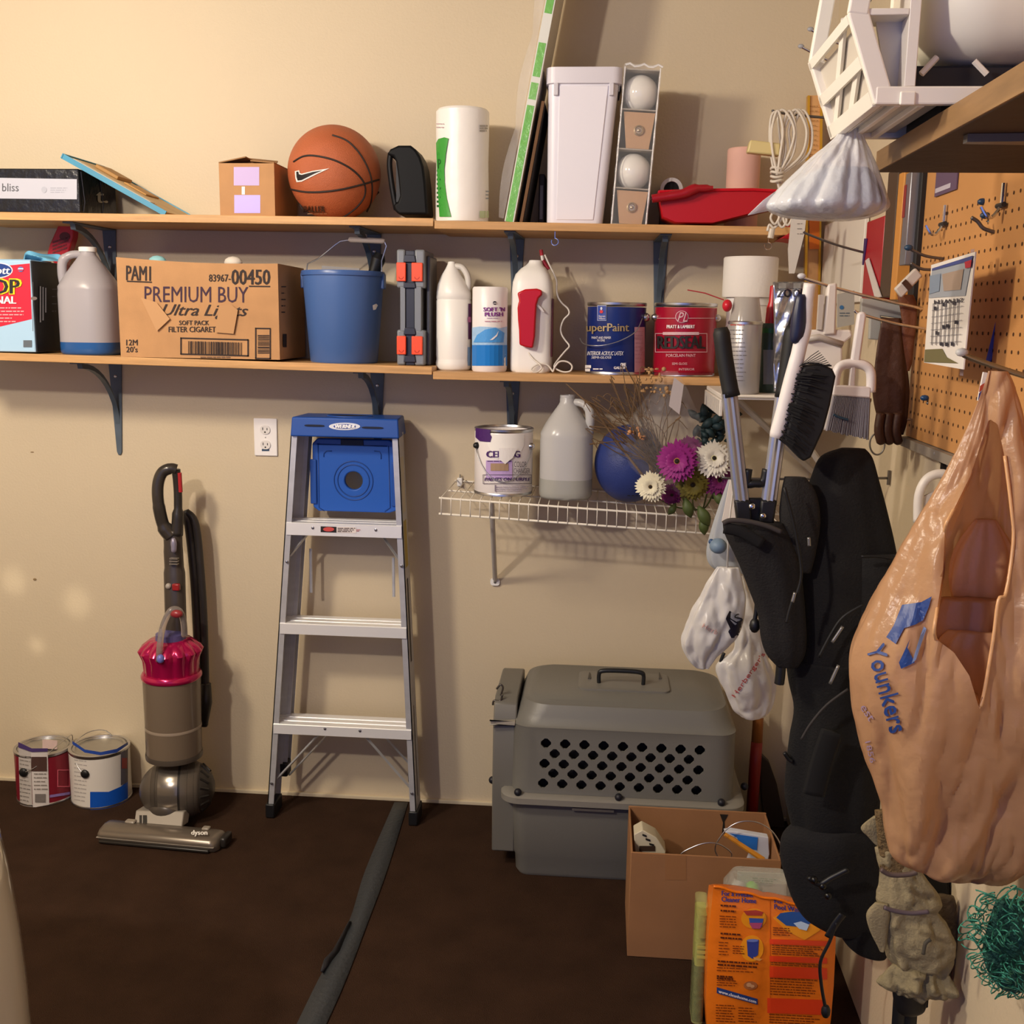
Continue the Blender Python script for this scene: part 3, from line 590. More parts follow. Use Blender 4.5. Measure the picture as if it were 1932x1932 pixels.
b = MB(); M_ = Matrix.Translation((.075, .01, h-.02)) @ Matrix.Rotation(.35, 4, 'Y'); b.lathe([(.014, 0), (.016, .03), (.02, .06), (.012, .075)], 16, M_); tag(b.build('black_grip', None, mat('#121316', .4)), 'black tool grip sticking out of the blue bucket', 'tool'); bpy.data.objects['black_grip'].location = t.location
b = MB(); b.box(-.075, .03, .0, .006, h-.06, h+.012, Matrix.Rotation(.06, 4, 'Y')); o = tag(b.build('grey_card', None, mat('#8d8a8c', .6)), 'grey card standing inside the blue bucket', 'card'); o.location = t.location
# clear grey organizer case with orange latches
y = -.225; P3 = lambda px, py: P_(520+px/3.865, 220+py/3.865, y)
zb = sz('ML', at(778, 690, y=y).x); xc = P3(975, 0)[0]
t = thing('organizer_case', 'upright grey plastic organizer case with four orange latches', 'tool case', (xc, y, zb))
SM = mat('#7e8288', .3, coat=.2); SM2 = mat('#9a9da2', .25)
zz = lambda v: max(P3(975, v)[1], zb+.0005)
xl, xr = P3(878, 0)[0], P3(1088, 0)[0]; xm0, xm1 = P3(942, 0)[0], P3(1012, 0)[0]
for (a, c_, wl, wr) in ((968, 1250, 0, 0), (1240, 1565, .0095, .0095), (1555, 1828, 0, 0)):
    for (u0, u1) in ((xl+wl, xm0), (xm1, xr-wr)):
        b = MB(); b.box(u0, u1, y, y+.16, zz(c_), zz(a)); b.build('shell_half', t, SM, bevel=.005 if wl == 0 else .001, world=True)
MB().box(xm0+.0002, xm1-.0002, y+.004, y+.16, zz(1820), zz(975)).build('spine', t, mat('#2b2d3a', .35), bevel=.002, world=True)
MB().box(xr+.0003, xr+.010, y+.03, y+.15, zz(1815), zz(1010)).build('side_wall', t, mat('#5a5c62', .3), bevel=.003, world=True)
DK = mat('#2c2e3c', .35)
for a, c_ in ((1010, 1062), (1210, 1250), (1540, 1590), (1745, 1790)): MB().hexa([(xm0-.004, y-.004, zz(c_)), (xm1+.004, y-.004, zz(c_)), (xm1+.004, y+.003, zz(c_)), (xm0-.004, y+.003, zz(c_)), (xm0-.001, y-.004, zz(a)), (xm1+.001, y-.004, zz(a)), (xm1+.001, y+.003, zz(a)), (xm0-.001, y+.003, zz(a))]).build('hinge_block', t, DK, bevel=.0015, world=True)
for a, c_ in ((1065, 1202), (1600, 1735)):
    for (u0, u1) in ((880, 950), (992, 1075)):
        l = MB().box(P3(u0, 0)[0], P3(u1, 0)[0], y-.007, y-.0002, zz(c_), zz(a)).build('latch', t, mat('#f0532c', .35), bevel=.002, world=True)
        u = P3((u0+u1)/2, 0)[0]-xc; zq = zz(c_)-zb+.012
        MB().tube([(u+.006*math.cos(w_), -.0068, zq+.006*math.sin(w_)) for w_ in [-PI*q/8 for q in range(9)]], .0012, 6).build('thumb_ridge', l, mat('#c03a1c', .4))
# white bottle with slender neck
y = -.16; x0, x1, z0, z1 = bx(823, 493, 889, 700, y); zb = sz('MR', x0); r = (x1-x0)/2; cx = (x0+x1)/2; h = z1-zb
t = thing('white_jug', 'plain white plastic bottle with tapered neck left of the tissue roll', 'bottle', (cx, y, zb))
m = mat('#efece6', .35)
def off(R_, dx): return [(a+dx, b_, c_) for a, b_, c_ in R_]
C_ = lambda rr, z, dx=0: [(rr*math.cos(2*PI*q/36)+dx, rr*math.sin(2*PI*q/36), z) for q in range(36)]
MB().loft([C_(r*.90, 0), C_(r*.99, .006), C_(r, .02), C_(r*.965, .028), C_(r*.965, .032), C_(r*.985, .04), C_(r*.985, h*.64), C_(r*.96, h*.645), C_(r*.96, h*.655), C_(r*.985, h*.66), C_(r*.97, h*.72), C_(r*.84, h*.79, -.003), C_(r*.58, h*.87, -.006), C_(r*.36, h*.93, -.006), C_(r*.24, h*.97, -.006), C_(r*.2, h*.995, -.006), C_(r*.08, h, -.006)]).build('body', t, m, 60)
MB().tube(spline([(.004, 0, h*.955), (.022, -.002, h*.945), (.036, -.004, h*.88), (.040, -.004, h*.80), (.036, -.002, h*.72)], 5), .0085, 12).build('handle', t, mat('#cfcac2', .35), 180)  # handle in a greyer copy of the bottle plastic, shade painted in
Ink(on_cyl(cx, y, r*.99)).rect(884, 573, 889.5, 640, mat('#5e2a5e'), 2).rect(883, 598, 889, 608, mat('#b86a9a'), 4).rect(883, 655, 889, 690, mat('#7fa4cf'), 2).build('side_label', t)
# tissue roll
y = -.19; x0, x1, z0, z1 = bx(891, 541, 957, 702, y); zb = sz('MR', x0); r = (x1-x0)/2; cx = (x0+x1)/2; h = z1-zb
t = thing('tissue_roll', 'wrapped soft tissue roll with purple lettering and blue base band', 'paper roll', (cx, y, zb))
MB().lathe([(r*.93, 0), (r, .005), (r, h-.006), (r*.94, h-.001), (r*.4, h), (r*.35, h-.01)], 40).build('wrapped_roll', t, mat('#ece6e4', .35, bump=(18, .2)))
PU = mat('#7a2f86', .4); z2 = lambda a, b_, c_, d: (520+a/3.865, 220+b_/3.865, 520+c_/3.865, 220+d/3.865)
ik = Ink(on_cyl(cx, y, r)).text("SOFT 'N", *z2(1516, 1390, 1672, 1420), PU, bold=.7).text('PLUSH', *z2(1526, 1427, 1658, 1456), PU, bold=.7).oval(933.5, 571.5, 3.6, 3.4, mat('#2f2a38'), 2).rect(*z2(1588, 1358, 1612, 1363), TW, 4).lines(*z2(1540, 1468, 1640, 1476), 1, mat('#a88ab0'), 1, 3).lines(*z2(1525, 1490, 1655, 1500), 1, mat('#c48a9a'), 1.6, 3)
ik.rect(890.6, 651, 956.8, 690, mat('#1677c9', .3), 2).poly([(890.6, 651), (890.6, 618), (905, 616), (925, 617), (945, 619), (956.6, 616), (956.6, 651)], mat('#9fc4e6', .3), 10, 2).poly([(893, 646), (900, 632), (915, 622), (935, 618), (952, 628), (950, 646)], mat('#4f9be0', .3), 8, 4).poly([(924, 642), (936, 632), (941, 624), (938, 634), (930, 641)], TW, 8, 6); ik.build('wrapper_print', t)
# bottle with red trigger sprayer on a hose
y = -.15; x0, x1, z0, z1 = bx(966, 491, 1043, 705, y); zb = sz('MR', x0); w_ = x1-x0; cx = (x0+x1)/2; h = z1-zb
t = thing('sprayer_bottle', 'white bottle with red trigger sprayer and curly white hose', 'bottle', (cx, y, zb))
rr_ = lambda f, z, dx=0, d=.115: ring(w_*f, d*min(1, f*1.05), min(.026, w_*f*.45), z, dx)
MB().loft([rr_(.93, 0), rr_(.99, .006), rr_(1, .02), rr_(1.0, h*.55), rr_(.985, h*.70), rr_(.94, h*.80), rr_(.83, h*.87), rr_(.62, h*.925, .002), rr_(.42, h*.955, .004), rr_(.34, h*.98, .006), rr_(.30, h*.998, .006)]).build('body', t, m, 60)
MB().box(w_/2+.0003, w_/2+.0012, -.045, .03, h*.14, h*.66).build('side_label', t, mat('#6c2431', .4))
z4 = lambda a, b_: (930+a/3.22, 420+b_/3.22)
yg = y-.0585
out = [P_(*z4(*q), yg) for q in ((152, 428), (200, 406), (270, 402), (300, 412), (302, 440), (280, 460), (268, 500), (262, 600), (258, 690), (246, 762), (205, 756), (165, 742), (162, 650), (156, 590), (153, 520), (158, 490), (164, 480))]
MB().prism(out, yg-.026, yg-.0005).build('trigger_gun', t, mat('#bb1320', .28), bevel=.004, world=True)
g = MB(); g.prism([P_(*z4(*q), yg) for q in ((250, 470), (300, 520), (315, 545), (300, 540), (262, 500))], yg-.016, yg-.008); g.build('trigger', t, mat('#c9c2c2', .4), world=True)
ho = [(215, 765, .02), (217, 790, .015), (245, 830, .005), (285, 862, 0), (295, 885, 0), (270, 915, -.004), (240, 912, -.006), (236, 885, 0), (275, 860, .004), (325, 862, .006), (350, 885, .006), (365, 905, .004), (375, 880, 0), (405, 845, 0), (450, 845, 0), (480, 870, 0), (472, 900, 0), (435, 908, .002), (395, 895, .004), (372, 872, .01), (400, 828, .03), (440, 780, .04), (464, 750, .045), (440, 715, .05), (418, 680, .05), (412, 640, .05), (430, 590, .05), (462, 555, .05), (455, 522, .05), (420, 490, .05), (395, 450, .055), (386, 400, .06), (388, 360, .065), (370, 310, .07), (340, 250, .07), (315, 195, .07)]
fl = at(1000, 704, y=yg).z
pts = [at(*z4(a, c_), y=yg-.012+d) for a, c_, d in ho]
for p in pts: p.z = max(p.z, sz('MR', p.x)+.003)
MB().tube(spline(pts, 4), .0024, 8).build('hose', t, mat('#d9d2c8', .4), 180, world=True)
a, c_ = at(*z4(296, 200), y=y), at(*z4(330, 270), y=y)
MB().tube([at(*z4(292, 165), y=y), at(*z4(297, 200), y=y)], .005, 10).build('nozzle', t, mat('#a3242e', .35), world=True)
MB().tube([at(*z4(297, 198), y=y), at(*z4(303, 232), y=y)], .004, 10).build('nozzle_collar', t, mat('#ded8d2', .35), world=True)
MB().tube([at(*z4(303, 230), y=y), at(*z4(338, 285), y=y)], .0055, 10).build('nozzle', t, mat('#8c1c28', .35), world=True)
# paint cans
def can(label, px0, px1, pyt, y, zb, cbody, bail=None, ears=(1,), ear_px=None, lid=True, seethrough=False, group=None, zt=None):
    xa, xb, _, z1 = bx(px0, pyt, px1, pyt+100, y); z1 = zt or at((px0+px1)/2, pyt, y=y).z; r = (xb-xa)/2; cx = (xa+xb)/2; h = z1-zb
    t = thing('paint_can', label, 'paint can', (cx, y, zb), group)
    b = MB(); b.lathe([(r*.96, 0), (r*.985, .003), (r*.985, h-(.012 if lid else .006)), (r*.97, h-(.012 if lid else .004))]+([] if lid else [(r*.9, h-.006), (r*.9, h*.5), (.01, h*.5)]), 48, c1=True); b.build('body', t, mat(cbody, .28))
    b = MB(); b.lathe([(r*.975, .0), (r, .001), (r, .006), (r*.987, .008)], 48, c0=False, c1=False); b.build('bottom_rim', t, STEEL)
    b = MB(); b.lathe([(r*.987, h-.009), (r, h-.007), (r, h-.001), (r*.985, h), (r*.90, h), (r*.88, h-.005), (r*.86, h-.005)], 48, c0=False, c1=False); b.build('top_rim', t, STEEL)
    if lid:
        b = MB(); b.lathe([(r*.87, h-.006), (r*.86, h-.0015), (r*.78, h-.001), (r*.76, h-.005), (.01, h-.005)], 48, c0=False, c1=True); b.build('lid', t, mat('#b9b7b2', .32, .9, bump=(12, .2)))
    return t, cx, r, h
def ear(t, a, r, z, m=STEEL, s=.012):
    return MB(Matrix.Translation((r*math.cos(a), r*math.sin(a), z)) @ Matrix.Rotation(a, 4, 'Z') @ Matrix.Rotation(PI/2, 4, 'Y')).lathe([(s, -.002), (s*.95, .004), (s*.6, .009), (s*.1, .011)], 18).build('bail_ear', t, m)
y = -.16; zb = sz('MR', at(1163, 700, y=y).x)
t, cx, r, h = can('dark blue paint can with gold and white lettering on middle shelf', 1107, 1219, 571, y, zb, '#17296a')
ear(t, -.25, r, h*.80); GO = mat('#a58f6a', .4, .3); f = on_cyl(cx, y, r)
q4 = lambda a, b_, c_, d: (930+a/3.22, 420+b_/3.22, 930+c_/3.22, 420+d/3.22)
ik = Ink(f).rect(*q4(634, 502, 690, 596), mat('#a9b0cc'), 1).rect(*q4(637, 506, 687, 592), mat('#23409a'), 3).oval(1134.5, 588, 3.4, 3, mat('#d02a38'), 5).oval(1134.5, 582, 2, 3, mat('#c9cfe6'), 5).text('Sherwin', *q4(642, 562, 682, 574), TW, k=5).text('Williams', *q4(642, 577, 682, 588), TW, k=5)
ik.text('uperPaint', *q4(568, 612, 826, 676), GO, bold=.5).text('PAINT AND PRIMER', *q4(600, 692, 718, 706), TW).text('IN ONE', *q4(634, 709, 680, 722), TW).text('INTERIOR ACRYLIC LATEX', *q4(572, 782, 790, 806), TW, shear=.2).text('SEMI-GLOSS', *q4(598, 812, 718, 826), TW, shear=.2).rect(*q4(560, 866, 596, 884), TW, 3).rect(*q4(560, 888, 590, 904), TW, 3).text('ONE', *q4(776, 852, 808, 872), TW, bold=.4).text('GALLON', *q4(735, 874, 810, 890), TW, bold=.3).lines(*q4(608, 886, 668, 896), 1, TW, 2, 3)
ik.build('can_print', t)
Ink(f).rect(1197, 617, 1216.5, 702, mat('#c796a2', .5), 2).lines(1199, 625, 1214, 690, 9, mat('#b57f8c'), 1, 4).build('paper_strip', t)
pts = [at(1212, 600, y=y-.05), at(1200, 625, y=y-.083), at(1172, 642, y=y-.087), at(1141, 651, y=y-.088), at(1116, 652, y=y-.075), at(1100, 648, y=y-.04), at(1094, 638, y=y-.01)]
MB().tube(spline(pts, 5), .0014, 6).build('bail_wire', t, mat('#a9a9ae', .3, .8), 180, world=True)
y = -.16; x_ = at(1290, 705, y=y).x; zb = sz('MR', x_)
t, cx, r, h = can('red paint can with white emblem and black lettering on middle shelf', 1233, 1352, 572, y, zb, '#a3142f')
ear(t, PI+.25, r, h*.80, s=.010); ear(t, -.25, r, h*.80, s=.010); f = on_cyl(cx, y, r); LW = mat('#d9b2b6')
ik = Ink(f).oval(*[930+1148/3.22, 420+572/3.22], 12.5, 11.5, LW, 2).oval(930+1148/3.22, 420+572/3.22, 11.3, 10.4, mat('#a3142f', .28), 4).text('PL', *q4(1120, 545, 1180, 602), LW, shear=.3, k=6).rect(*q4(975, 579, 1110, 582), LW, 2).rect(*q4(1188, 579, 1345, 582), LW, 2).text('PRATT & LAMBERT', *q4(1056, 622, 1226, 642), TW, bold=.3)
ik.rect(*q4(1032, 665, 1252, 682), LW, 2).frame(*q4(985, 672, 1302, 788), 1.1, LW, 3).text('REDSEAL', *q4(1000, 688, 1288, 766), INKB, bold=1.2, k=5).text('PORCELAIN PAINT', *q4(1052, 798, 1232, 816), LW).text('SEMI GLOSS', *q4(1088, 850, 1180, 864), LW).text('INTERIOR', *q4(1130, 884, 1225, 898), LW).rect(*q4(980, 912, 1335, 926), mat('#7d0f24'), 2); ik.build('can_print', t)
# white roll on a white canister
y = -.15; x0, x1, z0, z1 = bx(1364, 486, 1467, 562, y); zb = sz('MR', (x0+x1)/2); cx = (x0+x1)/2; r = (x1-x0)/2
zc = z0-zb
t = thing('white_canister', 'white canister on the right end of the middle shelf, under the white paper roll', 'canister', (cx, y, zb))
MB().lathe([(.058, 0), (.058, zc-.012), (.055, zc-.006), (.055, zc)], 36).build('body', t, mat('#e4ddd4', .4)); MB().lathe([(.060, zc-.02), (.060, zc-.0005), (.03, zc-.0003)], 36, c0=False).build('lid', t, WHITE)
t = thing('paper_roll', 'bare white paper roll standing high on a canister right of the red can', 'paper roll', (cx, y, z0+.0005))
b = MB(); H_ = z1-z0; b.lathe([(r*.3, 0), (r*.97, 0), (r, .004), (r, H_-.003), (r*.97, H_), (r*.32, H_), (r*.32, H_-.05)], 44, c0=True, c1=True); b.build('paper', t, mat('#f0eae2', .8, bump=(120, .1)))
MB().lathe([(r*.31, .004), (r*.31, H_-.001)], 20, c0=False, c1=False).build('core', t, KRAFT)

# ================================================================ white wire shelf and what stands on it
ZW = at(1000, 952, y=-.32).z; x0 = at(831, 943, y=-.32).x; x1 = XW-.004; WW = mat('#e6dfd2', .4)
wz = lambda x: ZW+.0+(at(1300, 974, y=-.32).z-ZW)*(x-at(1000, 952, y=-.32).x)/(at(1300, 974, y=-.32).x-at(1000, 952, y=-.32).x)
t = thing('wire_shelf', 'white coated wire shelf on the wall right of the ladder', 'shelf', (x0, 0, ZW))
lip = .042
for (yy, dz, r_) in ((-.32, 0, .0030), (-.322, -lip, .0030), (-.004, 0, .0028), (-.165, -.004, .0025)):
    MB().tube([(x0-.004, yy, wz(x0)+dz), (x1, yy, wz(x1)+dz)], r_, 8).build('long_wire', t, WW, 180, world=True)
n = int((x1-x0)/.0258); proto = None
for i in range(n+1):
    x = x0+.003+i*.0258
    if proto is None:
        proto = MB().tube([(0, -.004, .003), (0, -.318, .003), (0, -.3225, 0), (0, -.3245, -.006), (0, -.3245, -lip-.002)], .0014, 6).build('cross_wire', t, WW, 180); o = proto
    else: o = proto.copy(); S.collection.objects.link(o)
    o.location = (x-x0, 0, wz(x)-ZW)
p0, p1 = at(927, 975, y=-.295), at(934, 1098, y=-.006); p0.z = wz(p0.x)-.004
def strut(xo, label):
    t = thing('shelf_strut', label, 'bracket', (p1.x+xo, 0, p1.z), 'struts of the wire shelf')
    a = Vector((0, -.006, .004)); c_ = Vector((p0.x-p1.x, p0.y, p0.z-p1.z+(wz(p0.x+xo)-wz(p0.x)))); MB().tube([a, a+(c_-a)*.03, a+(c_-a)*.97, c_], [.0045, .0075, .0075, .004], 10).build('strut', t, mat('#c9c2b8', .4), world=False)
    MB().loft([[(x_, q_, z_) for x_, z_ in rrect(.028, .022, .008)] for q_ in (-.001, -.007)]).build('foot_plate', t, WHITE)
    MB().ball((0, -.008, 0), .0045, 10, sy=.5).build('screw', t, mat('#8b8880', .4, .8))
strut(0, 'diagonal white strut under the wire shelf, foot screwed to bare wall'); strut(.72, 'diagonal white strut under the wire shelf, near the corner')
c_ = at(868, 912, y=-.003); t = thing('wall_clip', 'small white wall clip at the back left of the wire shelf', 'clip', (c_.x, 0, wz(c_.x)-.012))
MB().box(-.008, .008, -.012, -.001, -.004, .022).build('clip', t, WHITE, bevel=.003); MB().tube([(0, -.008, .02), (.001, -.010, .032)], .0022, 8).build('pin', t, mat('#9a9488', .4))
# ceiling paint can
y = -.205; zb = wz(at(950, 930, y=y).x)+.0085
t, cx, r, h = can('white ceiling paint can with purple patch on the wire shelf', 895, 1006, 806, y, zb, '#e6dfdc', lid=False)
f = on_cyl(cx, y, r); z5 = lambda a, b_: (820+a/2.841, 680+b_/2.841); q5 = lambda a, b_, c_, d: (*z5(a, b_), *z5(c_, d)); PD, PL = mat('#472066', .4), mat('#b59acb', .4)
ik = Ink(f).poly([z5(*p) for p in ((220, 362), (300, 372), (296, 392), (306, 410), (298, 438), (240, 432), (219, 412))], PD, 8, 2).text('CEILING', *q5(278, 485, 458, 520), PD, bold=.8).poly([z5(*p) for p in ((345, 470), (445, 470), (420, 520), (378, 556), (345, 528))], mat('#e9e4e0', .35), 8, 9).rect(*q5(275, 536, 416, 632), PL, 2).rect(*q5(300, 552, 396, 592), mat('#a08468'), 4).lines(*q5(282, 538, 415, 548), 1, PD, 1.4, 4)
ik.text('COLOR', *q5(426, 542, 494, 572), mat('#5d5260'), k=5).text('CHANGER', *q5(424, 578, 512, 606), mat('#5d5260'), k=5).frame(*q5(258, 612, 520, 662), 1, mat('#5d5260'), 4).text('PAINTS ON PURPLE', *q5(268, 628, 512, 646), PD, shear=.2, bold=.4).lines(*q5(330, 675, 510, 705), 3, mat('#b9aebb'), 1.6, 3).rect(*q5(322, 668, 330, 704), mat('#7b6f7d'), 3); ik.build('can_print', t)
ear(t, PI+.55, r, h*.74, BLACK, .009); ear(t, -.35, r, h*.74, STEEL, .009)
e0, e1 = Vector((r*1.08*math.cos(PI+.55), r*1.08*math.sin(PI+.55), h*.74)), Vector((r*1.06*math.cos(-.35), r*1.06*math.sin(-.35), h*.74))
pts = []
for i in range(15):
    u = i/14; a = PI+.55+(2*PI-.35-PI-.55)*u; pts.append((r*1.05*math.cos(a), r*1.05*math.sin(a), h*.74-.092*math.sin(PI*u)**.8))
MB().tube(pts, .0014, 6).build('bail_wire', t, mat('#a9a9ae', .3, .8), 180)
b = MB(); b.sheet(lambda u, v: ((r*1.004)*math.cos(-2.05+1.3*u), (r*1.004)*math.sin(-2.05+1.3*u), h-.012-(.03+.055*math.sin(PI*u)*(.6+.4*math.sin(9*u)))*v), 18, 4); b.build('dried_paint', t, mat('#f0ece6', .45))
# clear jug
y = -.20; zb = wz(at(1068, 930, y=y).x)+.0085
jug('clear_jug', 'clear plastic gallon jug with clear liquid on the wire shelf', 1019, 1119, 745, 943, y, zb, mat('#d6d4d2', .22, transl=.3), mat('#b9b8b0', .2, transl=.25), 900, False, 1)
# blue ball
y = -.19; c_ = at(1188, 877, y=y); r = abs(at(1263, 877, y=y).x-c_.x)*.97; zb = wz(c_.x)+.0048
t = thing('blue_ball', 'dark blue rubber ball on the wire shelf behind the flowers', 'ball', (c_.x, y, zb))
MB().ball((0, 0, r*1.02), r*.92, 48, sz=1.109).build('ball_skin', t, mat('#2b3a78', .5, bump=(300, .15), var=(9, .12)), 180)
Ink(on_sph((c_.x, y, zb+r*1.02), r*.955)).text('200', 1181, 934, 1202, 944, mat('#161a2c'), shear=.3, bold=.5).lines(1200, 936, 1214, 946, 2, mat('#161a2c'), 1.3, 3).build('ball_print', t)
# ================================================================ things on the floor
def floor_can(label, px0, px1, pyb, pyt, cb):
    p = at((px0+px1)/2, pyb, z=0); r = (at(px1, (pyb+pyt)/2, y=p.y+.085).x-at(px0, (pyb+pyt)/2, y=p.y+.085).x)/2
    y = p.y+r; top = at((px0+px1)/2, pyt, y=y+r*.95).z
    return can(label, px0, px1, pyt, y, 0.0005, cb, zt=top)+(y,)
t, cx, r, h, y = floor_can('red paint can with white label and wire bail on the floor, leftmost', 34, 134, 1524, 1386, '#7c1c2c')
f = on_cyl(cx, y, r*.985); ik = Ink(f).poly([(34.4, 1408), (58, 1418), (61, 1528), (38, 1520)], mat('#b9b2ae', .5), 10, 1).build('white_label', t); ik = Ink(f); ik.lines(37, 1425, 58, 1515, 12, mat('#8b8480'), 2, 3, .2).poly([(58, 1412), (90, 1418), (93, 1518), (62, 1524)], mat('#cfc8c6', .5), 10, 2).lines(64, 1452, 90, 1495, 6, mat('#8b8480'), 2, 5).rect(66, 1498, 86, 1514, mat('#77706e'), 5)
ik.rect(59, 1428, 88, 1455, mat('#4c3530'), 6).poly([(34.4, 1400), (60, 1412), (90, 1412), (90, 1418), (60, 1419), (34.4, 1410)], mat('#4b3a6e', .4), 8, 6).frame(108, 1452, 132, 1485, 2, mat('#c85a6c'), 3).rect(94, 1500, 132, 1505, mat('#8a72b0'), 3, -6); ik.build('can_print', t)
MB().ball((-.02, -r*1.02, h*.68), .014, 14, sy=.5).build('bail_knob', t, BLACK)
Ink(lambda px, py, k=0: at(px, py, z=h+.0006+.0003*k)).rect(80, 1395, 108, 1412, mat('#b9a3a4', .5), 1, 2).build('lid_sticker', t)
MB().tube(spline([(-.02, -r*1.06, h*.68), (.02, -r*1.0, h*.80), (.05, -r*.6, h*1.02), (.062, 0, h*1.09), (.065, r*.6, h*1.1), (.05, r, h*.9)], 6), .0014, 6).build('bail_wire', t, STEEL, 180)
t, cx, r, h, y = floor_can('white and blue paint can with black knob on the floor beside the vacuum', 136, 242, 1529, 1385, '#d8d2cc')
f = on_cyl(cx, y, r*.985); ik = Ink(f).poly([(170, 1494), (205, 1494), (228, 1484), (241.4, 1474), (241.4, 1515), (222, 1528), (170, 1532)], mat('#1350b4', .35), 8, 1).lines(140, 1425, 166, 1515, 12, mat('#b3acaa'), 2, 1, .15).poly([(136.6, 1398), (160, 1414), (190, 1419), (220, 1413), (241.4, 1400), (241.4, 1405), (220, 1420), (190, 1425), (160, 1420), (136.6, 1404)], mat('#2b4aa0', .35), 8, 1)
ik.poly([(228, 1420), (241.3, 1412), (241.3, 1474), (228, 1482)], mat('#5a5560'), 8, 2).rect(230, 1430, 240, 1450, mat('#8c3a3a'), 4); ik.build('can_print', t)
MB().ball((-.004, -r*1.02, h*.68), .0135, 14, sy=.5).build('bail_knob', t, BLACK)
MB().tube(spline([(-.004, -r*1.06, h*.68), (-.03, -r*.95, h*.82), (-.055, -r*.55, h*1.02), (-.068, 0, h*1.08), (-.05, r*.5, h*1.14), (-.01, r*.8, h*1.1), (.02, r, h*.8)], 6), .0014, 6).build('bail_wire', t, STEEL, 180)

# upright vacuum cleaner
yv = -.20; VG = mat('#5d554d', .3, .35); VD = mat('#2d2926', .35, .2); VS = mat('#9c958c', .25, .7); V = lambda px, py, y=yv: at(px, py, y=y)
bc = V(335, 1488); rb = bc.z-.004
t = thing('vacuum_cleaner', 'grey upright ball vacuum cleaner with magenta cyclone top, leaning by the wall', 'vacuum cleaner', (bc.x, yv, 0))
hx0, hx1 = at(184, 1585, y=-.37).x, at(417, 1585, y=-.37).x; rot = Matrix.Translation(((hx0+hx1)/2, -.33, 0)) @ Matrix.Rotation(-.07, 4, 'Z'); w2 = (hx1-hx0)/2
prof = [(.022, .003), (.022, .030), (.012, .039), (-.015, .043), (-.045, .039), (-.058, .030), (-.06, .018), (-.056, .010), (-.054, .004)]
b = MB(rot); b.loft([[(x, a*k_, .003+(c_-.003)*k_) for a, c_ in prof] for x, k_ in ((-w2, .72), (-w2+.006, .95), (-w2+.016, 1), (w2-.022, 1), (w2-.008, .95), (w2, .72))]); b.build('cleaner_head', t, mat('#776d62', .28, .5), 50, world=True)
b = MB(rot); b.box(-w2+.012, w2-.02, -.0635, -.05, .003, .012); b.build('front_strip', t, VD, world=True, bevel=.003)
b = MB(rot); b.box(-w2+.004, w2-.006, -.0612, -.055, .0185, .0203); b.build('seam', t, mat('#b9b0a4', .3, .5), world=True)
b = MB(rot); b.box(w2-.003, w2+.016, -.03, .022, .004, .034); b.build('end_cap', t, VD, world=True, bevel=.006)
for s_, l in ((-.105, .03), (.125, .022)): MB(rot).box(s_-l/2, s_+l/2, -.005, .015, .039, .047).build('bumper_tab', t, mat('#8f8579', .35), bevel=.004, world=True)
Ink(on_plane(rot @ Vector((0, -.0525, .0355)), rot.to_3x3() @ Vector((0, -.6, .75)))).text('dyson', 361, 1566, 391, 1578, mat('#d9d4cc', .3), bold=.5, k=8).build('head_lettering', t)
nk = lambda px, py, y: at(px, py, y=y)
b = MB(); pz = [nk(256, 1529, -.285), nk(347, 1531, -.285), nk(343, 1561, -.325), nk(252, 1559, -.325)]
b.slab([pz[3], pz[2], pz[1], pz[0]], (0, .05, -.01)); b.build('neck_plate', t, mat('#a29a90', .4, .3), world=True, bevel=.003)
ik = Ink(on_plane(pz[0], (pz[1]-pz[0]).cross(pz[0]-pz[3]) if ((pz[1]-pz[0]).cross(pz[0]-pz[3])).y < 0 else (pz[0]-pz[3]).cross(pz[1]-pz[0])))
ik.rect(263, 1538, 277, 1555, VD, 4).rect(268, 1538, 269.5, 1555, mat('#a29a90'), 5).build('vent_print', t)
MB().ball((bc.x-.012, -.262, .052), .052, 24, sz=.8, sy=.7).build('neck_yoke', t, mat('#4c453f', .3, .3), 180, world=True)
RX = Matrix.Translation(bc) @ Matrix.Rotation(.25, 4, 'Z') @ Matrix.Rotation(PI/2, 4, 'Y')
def band(u0, u1, m, k=1.0, nm='ball_band'):
    n = 8; MB(RX).lathe([(max(rb*k*math.sqrt(max(1-(u0+(u1-u0)*q/n)**2, .0)), .002), rb*1.2*(u0+(u1-u0)*q/n)) for q in range(n+1)], 48).build(nm, t, m, 60, world=True)
band(-.98, -.62, VG); band(-.62, -.42, mat('#4d463f', .35, .3)); band(-.42, .10, mat('#8d857c', .2, .75), 1.005); band(.10, .16, VD, .99); band(.16, .62, VG); band(.62, .98, mat('#3b3530', .4, .2))
for q in range(16):
    a = 2*PI*q/16; M_ = RX @ Matrix.Rotation(a, 4, 'Z'); MB(M_).tube([(rb*.76, 0, rb*.79), (rb*.52, .006, rb*1.03)], .004, 6).build('wheel_rib', t, VD, world=True)
for u, k_ in ((-.5, 1.004), (.34, 1.004), (.5, 1.004)):
    MB(RX).lathe([(rb*math.sqrt(1-u*u)*.98, rb*1.2*(u-.012)), (rb*math.sqrt(1-u*u)*1.008, rb*1.2*u), (rb*math.sqrt(1-u*u)*.98, rb*1.2*(u+.012))], 48, c0=False, c1=False).build('ball_rib', t, mat('#3a342f', .4), world=True)
cb, ct = V(329, 1423), V(324, 1275); rc = (V(378, 1350).x-V(276, 1350).x)/2; ax = Vector((ct.x-cb.x, 0, ct.z-cb.z)); Lc = ax.length
CM = Matrix.Translation(cb) @ Matrix.Rotation(math.atan2(ax.x, ax.z), 4, 'Y')
